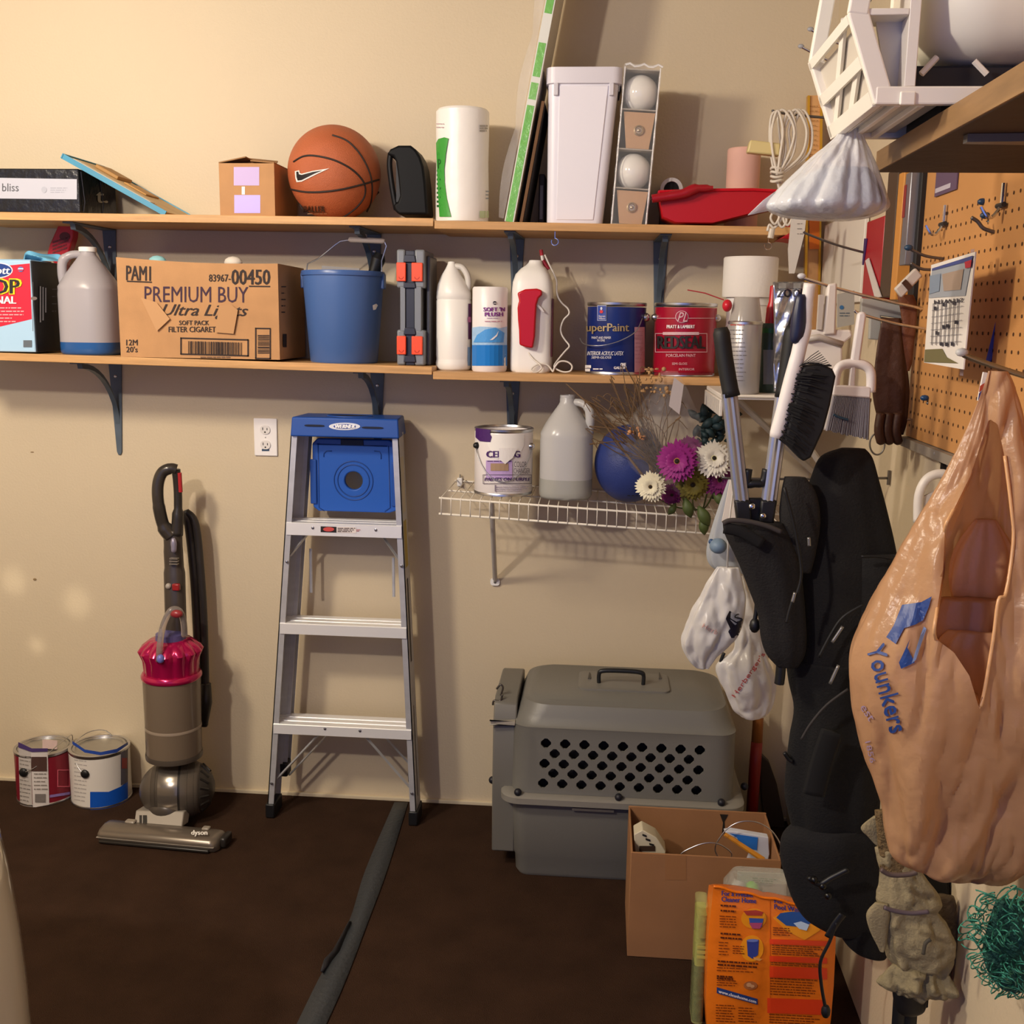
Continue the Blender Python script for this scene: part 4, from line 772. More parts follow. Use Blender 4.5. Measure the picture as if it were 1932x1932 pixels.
MB(CM).lathe([(rc*.9, 0), (rc*.97, .004), (rc*.98, Lc*.5), (rc*1.0, Lc)], 40).build('dust_bin', t, mat('#80705f', .18, transl=.25, coat=.3), world=True)
MB(CM).lathe([(rc*.99, -.004), (rc*1.0, .004), (rc*.985, .012)], 40, c0=False, c1=False).build('bin_base_ring', t, mat('#4d443c', .3), world=True)
MB(CM).lathe([(rc*.96, Lc*.35), (rc*.985, Lc*.36), (rc*.985, Lc*.39), (rc*.97, Lc*.4)], 40, c0=False, c1=False).build('bin_level_band', t, mat('#8f8070', .3), world=True)
MG = mat('#b3124f', .18, .45, coat=.4)
MB(CM).lathe([(rc*1.02, Lc*.985), (rc*1.05, Lc*1.0), (rc*1.05, Lc*1.03), (rc*.99, Lc*1.06)], 44).build('cyclone_ring', t, MG, world=True)
b = MB(CM); n = 112; sc = lambda r_, z, a_: [(r_*(1+a_*abs(math.cos(7.0*2*PI*q/n/1.0)))*math.cos(2*PI*q/n), r_*(1+a_*abs(math.cos(7.0*2*PI*q/n/1.0)))*math.sin(2*PI*q/n), z) for q in range(n)]
b.loft([sc(rc*.92, Lc*1.05, .02), sc(rc*.93, Lc*1.22, .06), sc(rc*1.0, Lc*1.33, .13), sc(rc*.92, Lc*1.38, .12), sc(rc*.70, Lc*1.46, .03), sc(rc*.3, Lc*1.47, .0)]); b.build('cyclone_crown', t, MG, 50, world=True)
MB(CM).lathe([(rc*.52, Lc*1.45), (rc*.50, Lc*1.53), (rc*.3, Lc*1.56), (.002, Lc*1.565)], 28).build('cyclone_cap', t, mat('#585283', .3, .2), world=True)
tb = lambda L, y=yv: [at(a, c_, y=y+d) for a, c_, d in L]
MB().tube(spline(tb([(300, 1248, -.085), (302, 1215, -.08), (308, 1180, -.06), (322, 1152, -.045), (338, 1152, -.035), (346, 1172, -.03), (348, 1200, -.02)]), 6), [.009]*37, 10).build('bin_handle', t, mat('#cbbfb6', .12, trans=.75, ior=1.35), 180, world=True)
MB().ball(at(303, 1243, y=yv-.09), .011, 14, sz=1.2).build('handle_catch', t, mat('#6a6fb4', .3), 180, world=True)
MB().ball(at(333, 1158, y=yv-.045), .012, 14, sx=1.6).build('handle_button', t, mat('#a83a3e', .3, trans=.3), 180, world=True)
b = MB(); wd = tb([(333, 1215, .02), (331, 1150, .03), (329, 1080, .05), (327, 1040, .055), (326, 1000, .06)]); b.tube(spline(wd, 5), [.031]*11+[.028]*5+[.027]*5, 18, flat=.8); b.build('wand_housing', t, mat('#453d37', .28, .25), 180, world=True)
MB().tube(spline(tb([(324, 1012, .055), (308, 990, .05), (299, 950, .04), (298, 915, .04), (306, 892, .045), (322, 884, .05), (333, 886, .055)]), 6), [.022]*6+[.018]*6+[.0165]*18+[.0155]*7, 14).build('grip_handle', t, mat('#3f3934', .22, .25), 180, world=True)
MB().tube(spline(tb([(332, 886, .055), (335, 915, .06), (336, 960, .06), (334, 1010, .055)]), 6), [.0125]*7+[.012]*6+[.017]*6, 12).build('grip_spine', t, mat('#332e2a', .3, .2), 180, world=True)
MB().tube(tb([(339, 892, .05), (341, 928, .055)]), .006, 8).build('trigger', t, mat('#b02a30', .3), world=True)
MB().tube(spline(tb([(327, 1015, .026), (328, 1028, .025), (328, 1043, .022)]), 4), [.004, .006, .008, .009, .009, .008, .008, .007, .003], 10).build('release_panel', t, mat('#8d8798', .3, .3), 180, world=True)
for k_ in range(3): MB().box(*(lambda p: (p.x-.011, p.x+.013, p.y-.003, p.y+.01, p.z-.002, p.z+.002))(at(327, 1054+5*k_, y=yv+.022))).build('vent_slat', t, mat('#8a8178', .3, .5), world=True)
MB().box(*(lambda p: (p.x-.008, p.x+.014, p.y-.004, p.y+.01, p.z-.010, p.z+.010))(at(330, 1108, y=yv+.015))).build('power_switch', t, mat('#8e1f22', .3), world=True, bevel=.003)
MB().ball(at(318, 1106, y=yv+.018), .009, 12).build('cord_hook', t, mat('#a39a90', .3), 180, world=True)
for o_, rr in ((0, .0135), (13, .0115)): MB().tube(spline(tb([(346+o_*.3, 965, .12), (356+o_, 990, .125), (366+o_, 1080, .13), (372+o_, 1180, .13), (376+o_*.9, 1300, .12), (374+o_*.9, 1368, .10)]), 8), rr, 12).build('suction_hose', t, mat('#2f2a27', .45), 180, world=True)
MB().tube(tb([(388, 1290, .11), (389, 1325, .11), (384, 1370, .10)]), [.016, .018, .012], 12).build('hose_cuff', t, mat('#26221f', .4), 180, world=True)

# aluminium step ladder folded against the wall
yf = -.165; AL = mat('#c6c6ca', .38, .45, var=(3, .08, (1, 1, 12))); AL_GLARE = mat('#f2f2f4', .32, .35); BLU = mat('#1d4c9e', .42); L_ = lambda px, py, y=yf: at(px, py, y=y)  # whiter aluminium for the steps, lamp glare put into the colour
lx = lambda u: (L_(549, 822).x+(L_(504, 1535).x-L_(549, 822).x)*u); rx_ = lambda u: (L_(752, 828).x+(L_(786, 1550).x-L_(752, 828).x)*u)
ztop, zbt = L_(650, 824).z, .022
t = thing('step_ladder', 'folded aluminium step ladder with blue plastic top leaning on the wall', 'ladder', ((lx(1)+rx_(1))/2, -.1, 0))
zu = lambda u: ztop+(zbt-ztop)*u; uz = lambda z: (z-ztop)/(zbt-ztop)
fw, dp, th = .0185, .074, .003
def rail(fx, s_, nm, y0, dp, u1=1.0):
    b = MB(); X = lambda u, a: fx(u)+s_*a
    for (a0, a1, q0, q1) in ((0, fw, y0, y0+th), (0, th, y0, y0+dp), (0, fw, y0+dp-th, y0+dp)):
        b.hexa([(X(u1, a), q, zu(u1)) for a, q in ((a0, q0), (a1, q0), (a1, q1), (a0, q1))]+[(X(0, a), q, zu(0)+.01) for a, q in ((a0, q0), (a1, q0), (a1, q1), (a0, q1))])
    b.build(nm, t, AL, 0, world=True)
rail(lx, 1, 'front_rail', yf, dp); rail(rx_, -1, 'front_rail', yf, dp)
rail(lambda u: lx(u)+.012, 1, 'rear_rail', yf+.080, .04, .905); rail(lambda u: rx_(u)-.012, -1, 'rear_rail', yf+.080, .04, .905)
for fx, s_ in ((lx, 1), (rx_, -1)):
    x = fx(1); a, c_ = sorted((x-s_*.004, x+s_*.024)); MB().box(a, c_, yf-.006, yf+dp+.004, .0005, .045).build('rubber_foot', t, BLACK, bevel=.004, world=True)
    x = fx(.905)+s_*.012; a, c_ = sorted((x-s_*.003, x+s_*.022)); MB().box(a, c_, yf+.07, yf+.116, zu(.905)-.03, zu(.905)+.015).build('rubber_foot', t, BLACK, bevel=.005, world=True)
# blue cap
cz0, cz1 = ztop-.001, L_(650, 789, yf-.012).z; cx0, cx1 = L_(547, 805, yf-.012).x, L_(753, 808, yf-.012).x; y0, y1 = yf-.012, yf+.128
b = MB(); b.hexa([(cx0, y0, cz0), (cx1, y0, cz0), (cx1-.006, y1, cz0), (cx0+.006, y1, cz0), (cx0+.004, y0+.004, cz1), (cx1-.004, y0+.004, cz1), (cx1-.012, y1-.004, cz1), (cx0+.012, y1-.004, cz1)])
cap = b.build('top_cap', t, BLU, bevel=.004, world=True)
cm = ((cx0+cx1)/2, (y0+y1)/2); b = MB(); b.loft([[(cm[0]+a*.062, cm[1]+c_*.034, z) for a, c_ in [(math.cos(2*PI*q/28), math.sin(2*PI*q/28)) for q in range(28)]] for z in (cz1+.0002, cz1+.0008)]); b.build('tool_hole', t, mat('#0d1c3e', .6), world=True)
MB().tube([(cm[0]+.064*math.cos(2*PI*q/28), cm[1]+.036*math.sin(2*PI*q/28), cz1) for q in range(28)], .0025, 6, True).build('hole_rim', t, BLU, 180, world=True)
mid = (y0+.002); ik = Ink(on_y(y0+.0015))
ik.oval(650, 804.5, 29.5, 7, mat('#dfe3ee', .3), 2).oval(650, 804.5, 21, 4.6, mat('#2b3f9c', .3), 4).text('WERNER', 631, 801, 669, 808, mat('#eef0f6', .3), bold=.8, shear=.2, k=7); ik.build('oval_badge', t)
for a, c_, yy in ((574, 612, 801.5), (682, 723, 805.5)):
    p, q_ = at(a, yy, y=y0), at(c_, yy+3, y=y0); MB().loft([[(x, y_, z) for x, z in [(p.x+(q_.x-p.x)*(.5+.5*math.copysign(abs(math.cos(k_))**.4, math.cos(k_))), (p.z+q_.z)/2+.0028*math.sin(k_)) for k_ in [2*PI*j/20 for j in range(20)]]] for y_ in (y0-.0004, y0+.0012)]).build('tool_slot', t, mat('#0d1730', .7), world=True)
# steps
def step(pyl, pyr, hh, nm='step'):
    zl, zr = L_((560+545)/2, pyl).z, L_(755, pyr).z; z = (zl+zr)/2; u = uz(z); a, c_ = lx(u)+th, rx_(u)-th
    b = MB(); n = 3; yy0 = yf-.004; y1_ = yf+dp+.020; outl = [(yy0, z-hh), (yy0, z-.002), (yy0+.002, z)]
    for k_ in range(n):
        q0 = yy0+.004+(y1_-yy0-.006)*k_/n; q1 = q0+(y1_-yy0)/n*.66; outl += [(q0, z), (q1, z)]+([(q1+.001, z-.0035), (q1+(y1_-yy0)/n*.30, z-.0035)] if k_ < n-1 else [])
    outl += [(y1_, z-.002), (y1_, z-hh), (y1_-.003, z-hh), (y1_-.003, z-.007), (yy0+.003, z-.007), (yy0+.003, z-hh)]
    b.loft([[(x, q, w_) for q, w_ in outl] for x in (a, c_)]); o = b.build(nm, t, AL_GLARE, 0, world=True)
    return z, u, a, c_
st = [step(983, 994, .036), step(1175, 1184, .032), step(1366, 1376, .030)]
RV = mat('#a9aab0', .25, .9)
for z, u, a, c_ in st:
    for x in (lx(u)+.009, rx_(u)-.009): MB().ball((x, yf-.001, z-.018), .005, 10, sy=.6).build('rivet', t, RV, world=True)
for pp in ((590, 996), (709, 1000), (613, 1375), (679, 1379), (541, 1060), (757, 1068), (512, 1478), (777, 1497)):
    MB().ball(L_(pp[0], pp[1], yf-.005), .0045, 10, sy=.5).build('rivet', t, RV, world=True)
br = lambda p, q, y_, w_=.0085: MB().tube([at(*p, y=y_), at(*q, y=y_)], w_, 4, flat=.45, up=(0, 1, 0)).build('brace', t, AL, 0, world=True)
br((580, 1008), (548, 1048), yf+.03); br((722, 1012), (753, 1056), yf+.03); br((601, 1386), (524, 1468), yf+.02); br((690, 1390), (772, 1484), yf+.02); br((618, 1386), (546, 1462), yf+.09, .007); br((728, 1392), (782, 1452), yf+.09, .007)
for px, pa, pb in ((586, 1035, 1118), (742, 1052, 1126)): MB().tube([at(px, pa, y=-.075), at(px+1, pb, y=-.075)], .0045, 6, flat=.5).build('spreader_bar', t, AL, 0, world=True)
for uu in (.2, .5, .78): MB().box(lx(uu)+.016, rx_(uu)-.016, yf+.085, yf+.098, zu(uu)-.012, zu(uu)+.002).build('rear_brace', t, AL, world=True) if uu == -1 else None
# folded pail shelf with its round hole
yp = yf+.066; a0, a1, c0, c1 = bx(590, 829, 748, 966, yp); hc = at(667, 907, y=yp); hr = (at(684, 907, y=yp).x-at(650, 907, y=yp).x)/2; n = 48
def outer(k_):
    a = 2*PI*(k_+.5)/n; dx, dz = math.cos(a), math.sin(a); tt = min((((a1 if dx > 0 else a0)-hc.x)/dx) if abs(dx) > 1e-6 else 9, (((c1 if dz > 0 else c0)-hc.z)/dz) if abs(dz) > 1e-6 else 9); return hc.x+dx*tt, hc.z+dz*tt
O = [outer(q) for q in range(n)]; I = [(hc.x+hr*math.cos(2*PI*(q+.5)/n), hc.z+hr*math.sin(2*PI*(q+.5)/n)) for q in range(n)]
b = MB(); b.loft([[(x, y_, z) for x, z in L] for L, y_ in ((O, yp+.018), (O, yp), (I, yp), (I, yp+.018), (O, yp+.018))], True, False, False); b.build('pail_shelf', t, mat('#1f56b0', .42, bump=(60, .05)), 30, world=True, bevel=.003)
for k_ in (1.75, 2.15): MB().tube([(hc.x+hr*k_*math.cos(q), yp-.0005, hc.z+hr*k_*math.sin(q)) for q in [2*PI*j/40 for j in range(40)]], .0016, 6, True).build('moulded_ring', t, mat('#173f86', .45), 180, world=True)
def line_rib(pts, nm='moulded_rib', m=None, r_=.0015): MB().tube([at(x, y_, y=yp-.0008) for x, y_ in pts], r_, 6).build(nm, t, m or mat('#173f86', .45), 180, world=True)
line_rib([(600, 836), (602, 958), (612, 964)]); line_rib([(733, 842), (736, 958), (726, 965)]); line_rib([(598, 838), (730, 842)]); line_rib([(611, 862), (611, 856), (616, 851), (626, 851)]); line_rib([(706, 851), (716, 852), (719, 858), (719, 866)])
for s_, (p, q) in enumerate(((( 586, 866), (598, 950)), ((739, 872), (748, 955)))):
    e0, e1, f0, f1 = bx(p[0], p[1], q[0], q[1], yp); MB().box(e0, e1, yp-.006, yp-.0009, f0, f1).build('side_lug', t, BLU, bevel=.003, world=True)
e0, e1, f0, f1 = bx(643, 829, 686, 840, yp); MB().box(e0, e1, yp-.003, yp-.0003, f0, f1).build('grip_slot', t, mat('#12203f', .6), bevel=.002, world=True)
ik = Ink(on_y(yf-.004)).rect(605, 993, 635, 1004, INKB, 2, 1).oval(620, 998.6, 10.5, 4.2, mat('#c9504c', .4), 5).rect(635, 994, 672, 1005, mat('#e3dad6', .4), 2, 1).lines(637, 996, 671, 1005, 3, mat('#5a4b4a'), 1.6, 4).lines(672, 999, 680, 1004, 2, mat('#b3625e'), 1.2, 4); ik.build('warning_label', t)
pl = rx_(.3); nrm = Vector((1, 0, 0)); po = Vector((rx_(.28)+.0006, 0, 0))
def side_lbl(u0, u1, q0, q1, m, nm):
    MB().add([(rx_(u)+.0008, q, zu(u)) for u, q in ((u0, q0), (u0, q1), (u1, q1), (u1, q0))], [(0, 1, 2, 3)]).build(nm, t, m, 0, world=True)
side_lbl(.05, .19, yf+.01, yf+.052, mat('#c9c2ae', .4), 'instruction_label'); side_lbl(.21, .33, yf+.01, yf+.052, mat('#b09a2c', .4), 'yellow_label'); side_lbl(.36, .58, yf+.02, yf+.04, mat('#2b2724', .5), 'black_print_label'); side_lbl(.70, .95, yf+.03, yf+.04, mat('#5b544c', .5), 'black_print_label')

# plastic pet crate
GR = mat('#6f6d67', .42, bump=(180, .05)); yc = (-.445-.03)/2
xl, xr = at(963, 1382, y=-.44).x, at(1396, 1391, y=-.44).x; xm = (xl+xr)/2; W_ = xr-xl; D_ = .395
zr_ = at(1100, 1512, y=-.455).z; zs = at(1150, 1380, y=-.435).z; ztp = .492
t = thing('pet_crate', 'large grey plastic pet crate with diamond vent holes on the floor', 'pet crate', (xm, yc, 0))
rg = lambda w_, d_, r_, z: ring(w_, d_, r_, z, xm, yc, 6)
b = MB(); b.loft([rg(W_*.92, D_*.90, .03, .001), rg(W_*.945, D_*.93, .035, .012), rg(W_*.955, D_*.945, .04, .055), rg(W_*.965, D_*.96, .04, .060), rg(W_*.985, D_*.985, .045, zr_-.03), rg(W_*.99, D_*.99, .045, zr_-.012)]); b.build('lower_shell', t, GR, 40, world=True)
RW, RD = W_+.05, D_+.045
b = MB(); b.loft([rg(RW-.03, RD-.03, .045, zr_-.022), rg(RW, RD, .05, zr_-.016), rg(RW, RD, .05, zr_), rg(RW-.016, RD-.016, .045, zr_+.006), rg(RW-.05, RD-.05, .04, zr_+.006)]); b.build('rim_flange', t, mat('#807c74', .4), 40, world=True)
b = MB(); b.box(xm-.13, xm-.02, yc-D_/2-.012, yc-D_/2+.01, zr_-.031, zr_-.023); b.build('rim_grip', t, mat('#6f6960', .5), world=True)
# upper shell hollow, holes cut
OUT = [rg(W_*.995, D_*.99, .05, zr_+.0065), rg(W_*.985, D_*.975, .05, zs-.004), rg(W_*.99, D_*.98, .05, zs), rg(W_*.965, D_*.945, .06, zs+.006), rg(W_*.945, D_*.915, .07, zs+.028), rg(W_*.91, D_*.85, .075, zs+.055), rg(W_*.87, D_*.79, .07, ztp-.006), rg(W_*.84, D_*.75, .06, ztp)]
INN = [rg(W_*.985-.009, D_*.98-.009, .042, zr_+.0065), rg(W_*.975-.009, D_*.965-.009, .042, zs-.01), rg(W_*.86-.009, D_*.78-.009, .06, ztp-.012)]
b = MB(); b.loft(OUT[::1], True, False, True); k0 = len(b.v); b.loft(INN, True, False, True); n = len(OUT[0]); b.add([], [(q, (q+1) % n, k0+(q+1) % n-0, k0+q) for q in range(n)])
for i_ in range(n): pass
for q in range(-n, 0): b.f[q] = [v-len(b.v) if v >= len(b.v) else v for v in b.f[q]]
# (the ring joining both lower edges uses absolute indices)
b.f[-n:] = [[q, (q+1) % n, k0+(q+1) % n, k0+q] for q in range(n)]
up = b.build('upper_shell', t, GR, 40, world=True)
cut = MB(); yq = -.44
for r_, (a, c_, m_, k_) in enumerate((((453, 612), (1330, 652), 9, 0), ((503, 672), (1268, 705), 8, 1), ((445, 727), (1322, 765), 9, 0), ((495, 783), (1260, 822), 8, 1), ((437, 838), (1310, 880), 9, 0))):
    for j in range(m_):
        zx_, zy_ = a[0]+(c_[0]-a[0])*j/(m_-1), a[1]+(c_[1]-a[1])*j/(m_-1); p = at(880+zx_/3.019, 1200+zy_/3.019, y=yc-D_*.49)
        s_ = .0175; e_ = .004; q_ = s_-e_
        cut.prism([(p.x-e_, p.z+q_), (p.x+e_, p.z+q_), (p.x+q_, p.z+e_), (p.x+q_, p.z-e_), (p.x+e_, p.z-q_), (p.x-e_, p.z-q_), (p.x-q_, p.z-e_), (p.x-q_, p.z+e_)], yc-D_/2-.03, yc-D_/2+.06)
co = cut.build('cutter', t, None, 0, world=True)
bpy.context.view_layer.update()
bo = up.modifiers.new('cut', 'BOOLEAN'); bo.object = co; bo.operation = 'DIFFERENCE'; bo.solver = 'EXACT'
me = bpy.data.meshes.new_from_object(up.evaluated_get(bpy.context.evaluated_depsgraph_get())); up.modifiers.clear()
if len(me.polygons) > 200: up.data = me; me.set_sharp_from_angle(angle=math.radians(40))
bpy.data.objects.remove(co)
b = MB(); b.box(xm-W_*.40, xm+W_*.40, yc-D_*.40, yc+D_*.40, zr_+.012, zs-.03); b.build('dark_backing', t, mat('#1c1a1c', .9), world=True)  # dark box filling the inside so the vent holes look shaded black
# door frame at the left end, lid panel, handle, bolts, hook
dx0 = at(928, 1500, y=-.40).x
b = MB(); b.loft([[(x, yc+yy, z) for yy, z in ((-.150, .05), (-.160, zr_-.01), (-.155, zs-.01), (-.13, zs+.04), (-.10, zs+.052), (.12, zs+.052), (.15, zs+.045), (.172, zs-.01), (.178, zr_-.01), (.175, .05))] for x in (dx0, dx0+.02, xl+.012)]); b.build('door_frame', t, mat('#6a6760', .45), 30, world=True, bevel=.004)
b = MB(); b.hexa([(dx0-.006, yc-.165, zs-.008), (xl+.01, yc-.17, zs-.008), (xl+.01, yc-.15, zs-.008), (dx0-.006, yc-.17, zs-.008), (dx0-.006, yc-.165, zs+.004), (xl+.01, yc-.17, zs+.004), (xl+.01, yc-.15, zs+.004), (dx0-.006, yc-.17, zs+.004)]); b.build('frame_ridge', t, mat('#9a9388', .4), world=True, bevel=.002)
b = MB(); b.loft([ring(W_*.42, .15, .02, z, xm+.0, yc+.01) for z in (ztp-.001, ztp+.005)]+[ring(W_*.40, .135, .02, ztp+.007, xm, yc+.01)]); b.build('lid_panel', t, mat('#74716a', .4), 40, world=True)
hl, hr_ = at(1130, 1288, z=ztp+.007), at(1213, 1288, z=ztp+.007); yh = hl.y
MB().tube(spline([(hl.x, yh, ztp+.006), (hl.x, yh-.002, ztp+.034), (hl.x+.012, yh-.003, ztp+.043), ((hl.x+hr_.x)/2, yh-.003, ztp+.045), (hr_.x-.012, yh-.003, ztp+.043), (hr_.x, yh-.002, ztp+.034), (hr_.x, yh, ztp+.006)], 5), [.0055]*6+[.0065]*19+[.0055]*6, 10).build('carry_handle', t, mat('#1a1b1c', .4), 180, world=True)
for px in (1112, 1245): p = at(px, 1277, z=ztp+.007); MB().slab([(p.x-.004, p.y-.02, ztp+.0072), (p.x+.004, p.y-.02, ztp+.0072), (p.x+.001, p.y+.03, ztp+.0072), (p.x-.001, p.y+.03, ztp+.0072)], (0, 0, .003)).build('moulded_mark', t, mat('#4d4842', .6), world=True)
for px, py, y_ in ((977, 1500, yc-RD/2+.012), (1167, 1510, yc-RD/2+.012), (1361, 1517, yc-RD/2+.012), (929, 1485, yc-.14), (1404, 1494, yc-.10)):
    p = at(px, py, y=y_); MB().ball((p.x, y_, max(p.z, zr_+.012)), .0105, 14).build('bolt_knob', t, mat('#15151f', .5), 180, world=True)
p = at(940, 1300, y=yc-.10)
MB().tube(spline([at(a, c_, y=yc-.10) for a, c_ in ((940, 1345), (943, 1318), (949, 1298), (944, 1292), (937, 1300))], 5), .0028, 8).build('wire_latch', t, mat('#5b5550', .35, .7), 180, world=True)
MB().tube(spline([at(a, c_, y=yc-.12) for a, c_ in ((948, 1310), (944, 1322), (932, 1322), (930, 1330))], 5), .0028, 8).build('wire_latch', t, mat('#5b5550', .35, .7), 180, world=True)

# open cardboard box in front of the crate, with odds and ends
yb0 = -.768; hb = at(1190, 1608, y=yb0).z; yb1 = at(1182, 1522, z=hb).y; yb1 = min(yb1, -.49); x0 = at(1187, 1700, y=yb0).x; x1 = x0+.345
t = thing('open_carton', 'open brown cardboard box of odds and ends in front of the pet crate', 'box', ((x0+x1)/2, (yb0+yb1)/2, 0))
KB = mat('#966a44', .8, var=(9, .08), bump=(160, .06)); T_ = .005
for nm, q in (('front_panel', (x0, x1, yb0, yb0+T_)), ('back_panel', (x0, x1, yb1-T_, yb1)), ('side_panel', (x0, x0+T_, yb0+T_, yb1-T_)), ('side_panel', (x1-T_, x1, yb0+T_, yb1-T_))): MB().box(*q, .001, hb+(.004 if nm == 'back_panel' else 0)).build(nm, t, KB, world=True, bevel=.0015)
MB().box(x0+T_, x1-T_, yb0+T_, yb1-T_, .001, .006).build('bottom_panel', t, KB, world=True)
Ink(on_y(yb0)).rect(1255, 1613, 1295, 1660, mat('#96683f', .8), 1, 1).build('tape_mark', t)
p = at(1365, 1540, y=yb1-T_); Ink(on_y(yb1-T_-.0005)).poly([(1358, 1536), (1374, 1537), (1367, 1550), (1368, 1572), (1362, 1572), (1364, 1552)], mat('#1a130e', .9), 6, 1).build('torn_slot', t)
zi = hb-.05
b = MB(); b.lathe([(.045, 0), (.05, .03), (.05, hb-.09), (.02, hb-.085)], 16, Matrix.Translation((x0+.2, yb0+.1, .0065))); tag(b.build('jar', None, mat('#6b5a4a', .5)), 'dark jar inside the open cardboard box, mostly hidden', 'jar')
def flat_thing(nm, label, cat, pts, y_, th_, m): 
    b = MB(); b.slab([at(*q, y=y_) for q in pts], (0, th_, 0)); o = b.build(nm, None, m, bevel=.002); return tag(o, label, cat)
o = flat_thing('printed_wrapper', 'cream printed wrapper with black dashes at left inside the open carton', 'wrapper', ((1196, 1575), (1212, 1566), (1238, 1580), (1256, 1606), (1252, 1640), (1204, 1640), (1198, 1606)), yb0+.075, .05, mat('#c9bfa4', .6))
Ink(on_y(yb0+.0745)).rect(1212, 1573, 1220, 1577, INKB, 2, 3).rect(1218, 1581, 1227, 1585, INKB, 2, 3).rect(1225, 1590, 1234, 1594, INKB, 2, 3).rect(1206, 1596, 1236, 1606, mat('#3a2a20'), 2).build('dash_print', o)
def arc(nm, label, pts, y_, r_): tag(MB().tube(spline([at(a, c_, y=y_) for a, c_ in pts], 8, True), r_, 6, True).build(nm, None, STEEL, 180), label, 'wire')
arc('wire_ring', 'small bright steel wire ring inside the open carton', ((1285, 1616), (1310, 1597), (1340, 1590), (1365, 1597), (1380, 1616), (1340, 1640)), yb0+.04, .0016)
arc('wire_ring', 'large thin wire hoop standing up in the open carton', ((1352, 1612), (1362, 1575), (1392, 1552), (1430, 1552), (1462, 1575), (1470, 1612), (1410, 1660)), yb0+.062, .0016)
o = flat_thing('cleaning_packet', 'blue and white packet lying at right inside the open carton', 'packet', ((1366, 1570), (1380, 1568), (1450, 1580), (1452, 1612), (1446, 1640), (1405, 1640), (1420, 1600)), yb0+.10, .02, mat('#c9ccd6', .3))
Ink(on_y(yb0+.099)).poly([(1376, 1572), (1430, 1580), (1428, 1604), (1400, 1598), (1390, 1580)], mat('#2b72c8', .3), 20, 2).build('blue_print', o)
tag(MB().tube([at(1368, 1574, y=yb0+.088), at(1440, 1622, y=yb0+.075)], [.005, .007], 8).build('paint_stick', None, mat('#d08a28', .5)), 'orange yellow stick poking out of the open carton', 'stick')

# orange cleaning powder bag and the packages beside it
yo = -1.04; bl = lambda px, py, y_=yo: at(px, py, y=y_)
t = thing('powder_bag', 'bright orange printed plastic bag of cleaning powder standing in the right foreground', 'bag', (bl(1450, 1900).x, yo+.07, 0))
ORG = mat('#ee7a1c', .28, bump=(22, .35))
eL = [(1346, 1674), (1342, 1715), (1337, 1756), (1334, 1820), (1332, 1900), (1336, 1975)]; eR = [(1578, 1722), (1577, 1760), (1576, 1800), (1573, 1860), (1568, 1920), (1560, 1982)]; NU, NV = 24, 30
def lerp_l(L, v):
    i = min(int(v*(len(L)-1)), len(L)-2); f_ = v*(len(L)-1)-i; return L[i][0]+(L[i+1][0]-L[i][0])*f_, L[i][1]+(L[i+1][1]-L[i][1])*f_
def bag_pt(u, v, back=False):
    a, c_ = lerp_l(eL, v), lerp_l(eR, v); px = a[0]+(c_[0]-a[0])*u; py = a[1]+(c_[1]-a[1])*u
    p = bl(px, py); bul = .05*math.sin(PI*u)**.6*math.sin(min(PI, .25+PI*v*.8))+.006*math.sin(11*v+5*u)*math.sin(PI*u)-.012*math.exp(-((u-.46)/.03)**2)*(.4+.6*math.sin(PI*v))
    p.y += ((.07+bul*.9)*min(1, .03+v*7) if back else (-bul*.35*min(1, v*7))); p.z = max(p.z, .002)
    return p
b = MB(); b.sheet(lambda u, v: bag_pt(u, v), NU, NV); b.sheet(lambda u, v: bag_pt(u, v, True), NU, NV)
for e in (0, 1): b.sheet(lambda u, v: bag_pt(e, v).lerp(bag_pt(e, v, True), u), 2, NV)
for e in (0, 1): b.sheet(lambda u, v: bag_pt(u, e).lerp(bag_pt(u, e, True), v), NU, 2)
bag = b.build('bag_film', t, ORG, 60, world=True)
from mathutils.bvhtree import BVHTree
bpy.context.view_layer.update()
def on_obj(o, off=.0010):
    mw = o.matrix_basis if o.parent is None else Matrix.Translation(o.parent.location) @ o.matrix_basis
    bv = BVHTree.FromPolygons([mw @ v.co for v in o.data.vertices], [list(p.vertices) for p in o.data.polygons])
    def f(px, py, k=0):
        r = ray(px, py); h = bv.ray_cast(CAM, r)
        if h[0] is None: h = bv.find_nearest(CAM+r*2.1)
        return h[0]-r*(off+.0006*k)
    return f
fb = on_obj(bag); B1 = lambda a, c_: (1250+a/2.833, 1350+c_/2.833); Q1 = lambda a, b_, c_, d: (*B1(a, b_), *B1(c_, d)); BT = mat('#2c3a86', .4); BRN = mat('#7a3208', .5); RDB = mat('#e2421c', .3); YB = mat('#f39a1e', .3)
ik = Ink(fb).text('For a Fresher', *Q1(317, 936, 488, 962), BT, rise=3.5, bold=.4).text('Cleaner Home', *Q1(316, 967, 500, 994), BT, rise=3.5, bold=.4).text('For Sparkling', *Q1(598, 982, 790, 1008), BT, rise=7, bold=.4).text('Pool Water', *Q1(598, 1008, 760, 1034), BT, rise=7, bold=.4)
ik.rect(*Q1(574, 970, 577, 1640), mat('#c4520a', .4), 1, 0, 9)
for a, c_, d, e in ((310, 1010, 400, 1065), (310, 1160, 430, 1205), (295, 1308, 530, 1345), (290, 1388, 385, 1410)): ik.lines(*Q1(a, c_, d, e), 2, mat('#5a2408', .5), 3.2, 3, .07, 7)
